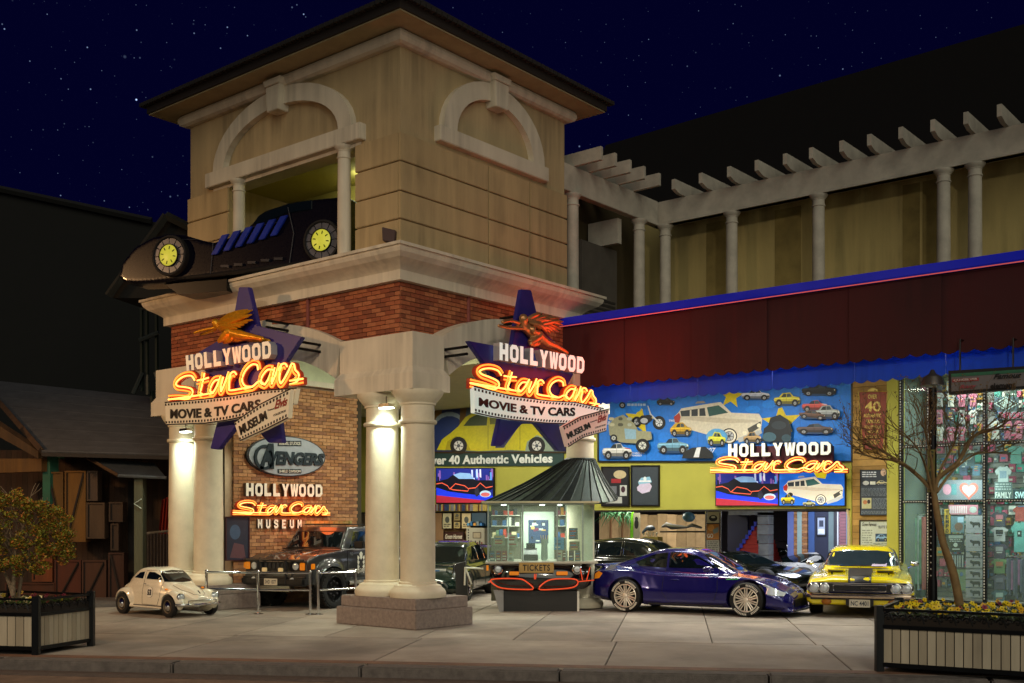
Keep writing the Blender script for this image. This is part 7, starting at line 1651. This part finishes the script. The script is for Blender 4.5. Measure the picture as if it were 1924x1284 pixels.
shirt('dark red shirt hanging above the left shop door bay', 1706, 796, 22, 38, '#6a3440', mk(5)); shirt('grey shirt with orange skull print beside the round green badge', 1700, 752, 26, 40, '#4c4a48', [(.3, .25, .7, .6, '#c88a50'), (.4, .35, .48, .42, '#20201c'), (.55, .35, .63, .42, '#20201c')])
for i, (x, c) in enumerate(((1862, '#c8c8c0'), (1884, '#b06a80'), (1906, '#c87890'))): shirt('%s shirt, %s in the upper right shop bay' % (cn[c], nth[i]), x, 790, 20, 36, c, mk(4))
shirt('teal blouse at the far right of the shop middle row', 1893, 838, 34, 34, '#5c9088'); shirt('white shirt with family lettering in the middle right bay', 1870, 876, 32, 46, '#b8c4c4', [(.3, .2, .7, .5, '#8098a8')])
for i, (x, c) in enumerate(((1775, '#3c4450'), (1800, '#4c5c74'), (1824, '#5c7c90'))): shirt('%s folded shirt, %s on the shelf above the heart print' % (cn[c], nth[i]), x, 872, 23, 22, c, mk(3))
P_ = lambda F, pts, c, lab, nm, cat: None
def badge(P, x0, y0, x1, y1): P.ell((x0+x1)/2, (y0+y1)/2, (x1-x0)*.48, (y1-y0)*.48, '#d8e0d4'); P.ell((x0+x1)/2, (y0+y1)/2, (x1-x0)*.38, (y1-y0)*.4, '#3a6a40')
card('round green and white badge high in the left shop bay', 1704, 726, 720, 758, '#1c2422') if False else card('round green and white badge high in the left shop bay', 1705, 726, 1719, 758, '#28403a', badge)
def diamond(P, x0, y0, x1, y1):
    m = (x0+x1)/2; h = (y0+y1)/2; P.poly([(x0, h), (m, y0), (x1, h), (m, y1)], '#b8c8c0'); P.poly([(x0+4, h), (m, y0+2), (x1-4, h), (m, y1-2)], '#14181a')
    for a in (-12, -5, 5, 12): P.poly([(m, y0+3), (m+a, h), (m, y1-3)], '#b8c8c0')
card('black and white diamond emblem high in the right shop bay', 1868, 746, 1914, 772, '#4c6068', diamond)
card('pink lettered shop banner below the diamond emblem', 1876, 774, 1924, 788, '#a8b4b8', None, txt=[('EXPLORE', (1878, 775, 1924, 787), '#d04868')])
def fox(P, x0, y0, x1, y1):
    q = [(0, .7), (.1, .45), (.3, .3), (.55, .28), (.75, 0), (.82, .1), (1, .05), (.92, .4), (.75, .6), (.6, .62), (.55, 1), (.42, .68), (.15, .8)]; P.poly([(x0+u*(x1-x0), y0+v*(y1-y0)) for u, v in q], '#c8d0cc'); P.poly([(x0+(.5+(u-.5)*.8)*(x1-x0), y0+(.48+(v-.48)*.75)*(y1-y0)) for u, v in q], '#3a4448')
card('white outlined animal head emblem in the shop middle bay', 1797, 846, 1832, 876, '#4c6068', fox)
def heart(P, x0, y0, x1, y1):
    m = (x0+x1)/2; P.poly([(m+(x1-x0)*.5*(16*math.sin(a)**3)/17, (y0+y1)/2-(y1-y0)*.5*(13*math.cos(a)-5*math.cos(2*a)-2*math.cos(3*a)-math.cos(4*a))/15) for a in [2*math.pi*i/30 for i in range(30)]], '#a84838'); P.poly([(m+(x1-x0)*.36*(16*math.sin(a)**3)/17, (y0+y1)/2-(y1-y0)*.36*(13*math.cos(a)-5*math.cos(2*a)-2*math.cos(3*a)-math.cos(4*a))/15) for a in [2*math.pi*i/30 for i in range(30)]], '#8c8c90')
card('grey banner with a red heart outline above the shop door', 1760, 902, 1846, 940, '#5c6068', lambda P, x0, y0, x1, y1: (heart(P, 1802, 900+4, 1840, 939), P.ell(1780, 920, 8, 10, '#b0788c'), P.rect(1788, 910, 1798, 930, '#3a6a70')))
card('white family lettering board at the shop right edge', 1869, 906, 1902, 938, '#5c7070', lambda P, *a: P.lines(1871, 908, 1900, 922, 3, '#b0bcbc'), txt=[('FAMILY', (1871, 925, 1901, 936), '#d8e0dc')])
card('blue outlined lettering sign cut off by the photo right edge', 1904, 920, 1934, 940, '#14343c', None, txt=[('SWIM', (1908, 924, 1934, 937), '#c8e8f0')])
card('narrow yellow vertical sign reading tempo by the shop door', 1775, 957, 1786, 1003, '#b89018', None, txt=[(c, (1777.5, 959+i*8.8, 1783.5, 966+i*8.8), '#14140c') for i, c in enumerate('TEMPO')])
card('pink striped banner above the cow print tiles', 1783, 949, 1838, 967, '#a86878', lambda P, x0, y0, x1, y1: ([P.rect(1785+i*3.4, 951, 1787+i*3.4, 965, '#c8b4b8') for i in range(10)], P.ell(1829, 958, 7, 6, '#a0a4a0')))
card('black poster with white round mark beside the shop door', 1780, 1003, 1812, 1038, '#14181a', lambda P, *a: (P.rect(1783, 1006, 1810, 1012, '#8c9490'), P.lines(1785, 1013, 1808, 1019, 2, '#b0b4b0'), P.ell(1796, 1024, 4, 4, '#b0b4b0'), P.rect(1790, 1031, 1804, 1033, '#b0b4b0')))
card('black card with white vertical bars below the round mark poster', 1783, 1041, 1812, 1068, '#181c1e', lambda P, *a: [P.rect(x, 1044, x+2.4, 1066, '#9ca0a0') for x in (1785, 1789.5, 1794, 1799, 1803, 1808)])
card('pale green paper with a small blue mark low beside the door', 1788, 1070, 1815, 1110, '#6a7c5c', lambda P, *a: (P.ell(1807, 1079, 3, 4, '#3c5c8c'), P.poly([(1790, 1074), (1800, 1080), (1798, 1082), (1790, 1077)], '#30382c')))
card('blue and brown picture card between the tempo sign and tiles', 1787, 970, 1812, 1001, '#56707c', lambda P, *a: (P.ell(1802, 990, 8, 8, '#6a4c40'), P.rect(1800, 972, 1811, 982, '#9ab4c8')))
def cow(P, x0, y0, x1, y1):
    s_ = (x1-x0)/40; cx_, cy_ = x0+8*s_, (y0+y1)/2-5
    P.poly([(cx_, cy_), (cx_+3, cy_-1), (cx_+6, cy_+1), (cx_+18, cy_+1), (cx_+20, cy_+4), (cx_+19, cy_+11), (cx_+17, cy_+11), (cx_+16, cy_+7), (cx_+9, cy_+7), (cx_+8, cy_+11), (cx_+6, cy_+11), (cx_+5, cy_+6), (cx_+1, cy_+4)], '#1c1c1e'); P.rect(x0+4, cy_+13, x1-4, cy_+13.7, '#6c6c70')
rows = (968, 1002, 1037, 1049, 1069, 1090, 1104, 1122)
for i in range(7):
    y0, y1 = ((969, 1003), (1004, 1037), (1038, 1048), (1049, 1069), (1070, 1089), (1090, 1104), (1105, 1124))[i]
    card('grey tile with black cow, %s from the top of the column by the door' % (nth+('lowest',))[i], 1815, y0, 1853, y1-.8, '#8c8a90', cow, name='cow_tile', cat='tile')
for i, (y, c, l_) in enumerate(((962, '#3c3c48', 'dark blue with a pink patch'), (990, '#a8a8a8', 'white with black lettering'), (1022, '#40384c', 'purple grey with a pale cap shape'), (1050, '#6a8a5c', 'green with an orange drawing'), (1080, '#5c5c70', 'slate with faint scrolls'), (1108, '#4c6c74', 'teal with white lettering'))):
    shirt('folded shirt, %s, %s down in the right door bay' % (l_, nth[i]), 1862, y, 34, 28, c, [(.3, .2, .7, .5, ('#a8606c', '#202024', '#9c9ca0', '#a86848', '#7c7c90', '#b0c8c8')[i]), (.35, .55, .65, .62, ('#c8a83c', '#202024', '#c8c8cc', '#40342c', '#3c3c4c', '#b06c50')[i])])
shirt('pale teal shirt with chequered heart on the right hanger', 1900, 980, 32, 58, '#5c9a94', [(.4, .3, .65, .5, '#1c2424'), (.45, .35, .55, .42, '#b8c8c4')]); shirt('red and orange hanging clothes at the top of the right door bay', 1903, 952, 28, 28, '#a04840')
def clothes(lab, x, y0, y1, cols, n): 
    t = thing('hanging_clothes', lab, 'clothes', FS.p(x, y1)); r = random.Random(int(x))
    for i in range(n): c = cols[i % len(cols)]; a = FS.p(x+i*4.2, y0+r.uniform(0, 8)); z1 = FS.p(x, y1-r.uniform(0, 30)).z; B().box(a.x, a.x+.045, a.y-.3, a.y, z1, a.z).obj('garment', mat('cloth_'+c[1:], c, .9, var=.25, scale=9), t, bevel=.012)
    B().tube([FS.p(x-3, y0-1, .15), FS.p(x+n*4.2, y0-1, .15)], .015).obj('rail', chrome, t)
clothes('red and rust clothes hanging behind the left shop pane', 1703, 966, 1100, ('#8a2c24', '#9c3830', '#6a2420', '#a85038', '#2c7c6c'), 6); clothes('pale green and white clothes hanging behind the left shop pane', 1727, 968, 1118, ('#8ab09a', '#a8b4b0', '#6a9c80', '#b0605c'), 4); clothes('grey and denim clothes at the far right of the shop', 1898, 1046, 1128, ('#5c6070', '#484c5c', '#8a5c80'), 8)
# hanging sign of brand names in front of the shop
FH = Face('y', 4.28)
t = thing('brand_sign', 'grey hanging sign board with green bar and black lettering at the top right', 'sign', FH.p(1850, 740))
o4 = [(1782, 697), (1960, 686), (1960, 727), (1782, 742)]
B().prism([FH.p(x, y, .0) for x, y in o4], (0, .14, 0)).obj('frame', mat('sign_frame', '#14181a', .5), t); i4 = [(1788, 703), (1960, 692), (1960, 723), (1788, 736)]
B().prism([FH.p(x, y, .012) for x, y in i4], (0, .01, 0)).obj('face', mat('sign_face', '#6c6a6c', .5), t)
P = Pic(FH, .02); P.poly([(1788, 703), (1960, 692), (1960, 698), (1788, 709)], '#2c6a50'); P.poly([(1790, 713), (1840, 710), (1840, 716), (1790, 719)], '#98383c'); P.obj(t)
for s_, q, c_, sh in (('QUIKSILVER', (1793, 713.5, 1838, 710.5, 1838, 715, 1793, 718), '#c8b8b4', 0), ('element', (1862, 721, 1909, 718, 1909, 728, 1862, 731), '#0c0c0c', 0), ('Famous', (1868, 703, 1920, 700, 1920, 710, 1868, 713), '#14181a', .4), ('Roxy', (1804, 724, 1836, 722, 1836, 731, 1804, 733), '#983c4c', .4)):
    ftext(s_, FH, ((q[0], q[1]), (q[2], q[3]), (q[4], q[5]), (q[6], q[7])), .03, cm(c_), t, depth=.006, bold=.03, shear=sh)
for px in (1800, 1900): p = FH.p(px, 698); B().tube([p+Vector((0, .1, 0)), p+Vector((0, .1, .5)), p+Vector((0, .4, .5))], .015).obj('hanger', black, t)

# ================================================================== left side: barn-like shop and dark buildings
def O(px, d, ang=0): return Oblique(px, d, ang)
wood = lambda c: mat('wood_'+c.lstrip('#'), c, .8, var=.3, scale=5, bump=.2, streak=1)
BN = thing('barn_shop', 'low brown timber shop with grey sloping roof left of the tower', 'building', gnd(150, 1135))
FB2 = O(150, 25.2)
for i in range(38):
    x0 = -60+i*10.2; B().prism(spec_quad(FB2, x0, 846, x0+9.9, 1128, 0), -FB2.n*.05).obj('plank', wood(('#3a2414', '#33200f', '#402a18')[i % 3]), BN)
B().prism(spec_quad(FB2, -60, 846, 328, 1132, -.06), -FB2.n*.05).obj('wall_backing', wood('#120b06'), BN)
slate = mat('slate_roof', '#4e4e50', .9, var=.25, scale=3, bump=.15)
a, b_, c, d = at(78, 847, 23.6), at(340, 854, 23.6), at(340, 752, 28), at(-40, 712, 28)
for i in range(14):
    t0, t1 = i/14, (i+.998)/14; q = [a.lerp(d, t0), b_.lerp(c, t0), b_.lerp(c, t1), a.lerp(d, t1)]; B().prism([p+Vector((0, 0, .006*(i % 2 == 0))) for p in q], (0, 0, -.05)).obj('roof_course', slate, BN)
B().prism([a+Vector((0, 0, -.02)), b_+Vector((0, 0, -.02)), b_+Vector((0, 0, -.12)), a+Vector((0, 0, -.12))], (.03, .05, 0)).obj('eave_board', wood('#2c2622'), BN)
B().tube([a, d], .08, 4).obj('barge_board', wood('#4a3420'), BN)
B().prism([at(-40, 775, 24), at(72, 848, 24), at(72, 862, 24), at(-40, 800, 24)], (.0, .2, 0)).obj('beam', wood('#4c3418'), BN)
B().prism([at(-40, 862, 24.2), at(78, 862, 24.2), at(78, 886, 24.2), at(-40, 890, 24.2)], (.0, .2, 0)).obj('beam', wood('#6a481c'), BN)
B().prism([at(80, 850, 24.3), at(94, 850, 24.3), at(94, 950, 24.3), at(80, 950, 24.3)], (.0, .2, 0)).obj('green_post', mat('green_wood', '#1f5a44', .7, var=.3), BN)
B().prism([at(96, 850, 24.3), at(116, 850, 24.3), at(112, 862, 24.3)], (.0, .1, 0)).obj('green_bracket', mat('green_wood', '#1f5a44', .7), BN)
FD = O(150, 24.6)
def shutter(lab, x0, y0, x1, y1, c, diag=0, th=.25, name='wooden_crate', cat='crate'):
    t = thing(name, lab, cat, FD.p((x0+x1)/2, y1)); d2 = wood(c); dark = wood('#1a0f08')
    B().prism(spec_quad(FD, x0, y0, x1, y1, 0), FD.n*th).obj('panel', d2, t)
    k_ = 3.0
    for q in ((x0, y0, x1, y0+k_), (x0, y1-k_, x1, y1), (x0, y0+k_, x0+k_, y1-k_), (x1-k_, y0+k_, x1, y1-k_)): B().prism(spec_quad(FD, *q, th+.001), FD.n*.03).obj('frame', d2, t)
    B().tube([FD.p(x0+k_+.8, y0+k_+1, th), FD.p(x0+k_+.8, y1-k_-1, th)], .012, 4).obj('groove', dark, t)
    if diag:
        xa, xb = (x0+4, x1-4) if diag > 0 else (x1-4, x0+4); p, q = FD.p(xa, y1-4, th+.015), FD.p(xb, y0+4, th+.015); B().tube([p, q], .028, 4).obj('brace', dark, t)
for a_ in (('tall ochre shutter panel behind the leafy tree, left of its twin', 96, 888, 128, 1002, '#5c4014', -1), ('tall ochre shutter panel with V groove, right of its twin', 131, 886, 170, 1018, '#6a4816', 1), ('small grey-brown hanging cupboard, upper of two', 172, 886, 192, 942, '#4c3c30'), ('grey-brown plank cupboard below the small upper one', 171, 945, 205, 1012, '#4a3826'),
           ('small brown box high beside the dark doorway', 213, 944, 239, 981, '#3c2c1e'), ('narrow brown box below the small high one', 216, 984, 231, 1034, '#3a2a1c'), ('large red-brown crate with diagonal brace left of its neighbour', 112, 1052, 161, 1136, '#4c2210', 1), ('large brown crate with diagonal brace beside the red-brown one', 163, 1052, 208, 1136, '#442818', 1),
           ('tall dark crate with reversed brace right of the big crates', 212, 1038, 241, 1134, '#3a2012', -1), ('glowing orange-brown box behind the leafy tree trunk', 70, 1042, 108, 1092, '#6a3410'), ('long low brown bench box behind the left planter', 20, 1094, 114, 1128, '#44220f')): shutter(*a_)
t = thing('small_canopy', 'small grey sloping metal canopy above the shop doorway', 'canopy', at(235, 895, 23)); a, b_, c, d = at(222, 894, 22.8), at(313, 898, 22.8), at(290, 870, 24.3), at(163, 860, 24.3)
for i in range(9):
    t0, t1 = i/9, (i+.95)/9; B().prism([a.lerp(b_, t0), a.lerp(b_, t1), d.lerp(c, t1), d.lerp(c, t0)], (0, 0, -.03)).obj('metal_sheet', mat('canopy_metal', '#5a6064', .45, .5, var=.25), t)
B().tube([a, b_], .035, 6).obj('front_edge', mat('canopy_metal', '#5a6064', .45, .5), t); B().tube([d, a], .04, 4).obj('side_edge', wood('#4c3418'), t)
t = thing('timber_post', 'thick grey-green timber post under the small canopy with a white arrow mark', 'post', at(263, 1080, 23)); fp = O(263, 23)
B().prism(spec_quad(fp, 255, 898, 271, 1110, .1), -fp.n*.25).obj('post', wood('#4c4c38'), t); B().tube([fp.p(270, 938, .13), fp.p(256, 947, .13), fp.p(270, 956, .13)], .014, 5).obj('arrow_mark', cm('#a8b4a8'), t)
t = thing('thin_fence', 'thin grey balustrade between the timber post and the left pier', 'fence', at(300, 1065, 24))
for i in range(9): fx = O(272+i*6, 24); B().tube([fx.p(272+i*6, 1000), fx.p(272+i*6, 1100)], .014, 6).obj('baluster', steel, t)
B().tube([at(270, 1003, 24), at(325, 997, 24)], .03, 6).obj('top_rail', wood('#6a6458'), t)
t = thing('red_curtain', 'dark red curtain hanging behind the left pier', 'curtain', at(312, 1005, 24.5)); b = B(); n = 10
b.loft([[at(302+i*3+ (10-i)*.2, 930-i*1.5+10, 24.6+.06*(i % 2)) for i in range(n)], [at(298+i*3, 1004, 24.6+.06*(i % 2)) for i in range(n)]], cap=False, closed=False); b.obj('cloth', mat('red_cloth', '#8a2014', .8, var=.2), t)
t = thing('dark_doorway', 'dark doorway beside the timber post of the brown shop', 'door', at(247, 1120, 25)); fx = O(247, 25.05); B().prism(spec_quad(fx, 242, 905, 254, 1120, .02), fx.n*.03).obj('door_panel', wood('#0c0705'), t)
# unlit buildings behind
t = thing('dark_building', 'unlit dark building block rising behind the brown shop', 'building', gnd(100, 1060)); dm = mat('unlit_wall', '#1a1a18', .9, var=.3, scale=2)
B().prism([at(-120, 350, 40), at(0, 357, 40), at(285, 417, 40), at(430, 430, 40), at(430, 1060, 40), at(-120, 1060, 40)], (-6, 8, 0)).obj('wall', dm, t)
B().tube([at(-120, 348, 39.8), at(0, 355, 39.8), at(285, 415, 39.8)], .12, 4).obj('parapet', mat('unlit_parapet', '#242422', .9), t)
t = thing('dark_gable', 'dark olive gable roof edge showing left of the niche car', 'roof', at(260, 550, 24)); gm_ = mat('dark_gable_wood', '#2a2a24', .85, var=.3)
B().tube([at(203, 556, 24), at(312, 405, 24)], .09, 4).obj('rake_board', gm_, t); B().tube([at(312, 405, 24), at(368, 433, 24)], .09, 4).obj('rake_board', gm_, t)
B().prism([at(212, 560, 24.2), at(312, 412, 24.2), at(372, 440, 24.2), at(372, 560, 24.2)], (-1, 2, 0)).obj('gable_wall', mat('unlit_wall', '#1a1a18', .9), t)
t = thing('dark_green_tower', 'dark green steel mast with splayed brackets beside the tower cornice', 'mast', at(280, 740, 27)); dg_ = mat('mast_green', '#16261f', .6, .3)
for x in (266, 276, 294): B().tube([at(x, 560, 27), at(x+1, 735, 27)], .05, 6).obj('post', dg_, t)
for a_, c_ in (((268, 700), (250, 740)), ((278, 705), (278, 742)), ((292, 700), (303, 738)), ((266, 580), (300, 560)), ((262, 640), (298, 625))): B().tube([at(*a_, 26.9), at(*c_, 26.9)], .055, 6).obj('bracket', mat('mast_grey', '#3a4444', .5, .4), t)
B().tube([at(286, 735, 27), at(286, 1080, 27)], .06, 6).obj('lower_post', dg_, t)
# low kerb-side step by the brown shop
B().prism([gnd(150, 1143), gnd(232, 1140), gnd(232, 1126), gnd(150, 1128)], (0, 0, .06)).obj('step', kerbm, sw)

nl = thing('niche_light', 'small lit lamp under the niche ceiling above the black show car', 'lamp', (-2.8, 1.9, 8.55)); B().box(-.2, .2, -.1, .1, -.05, 0).obj('housing', lampm, nl, world=False)
lamp('AREA', 'niche_lamp', (-2.8, 1.4, 8.45), 22, (1, .95, .6), .4, aim=(-2.8, 2.4, 7.2))
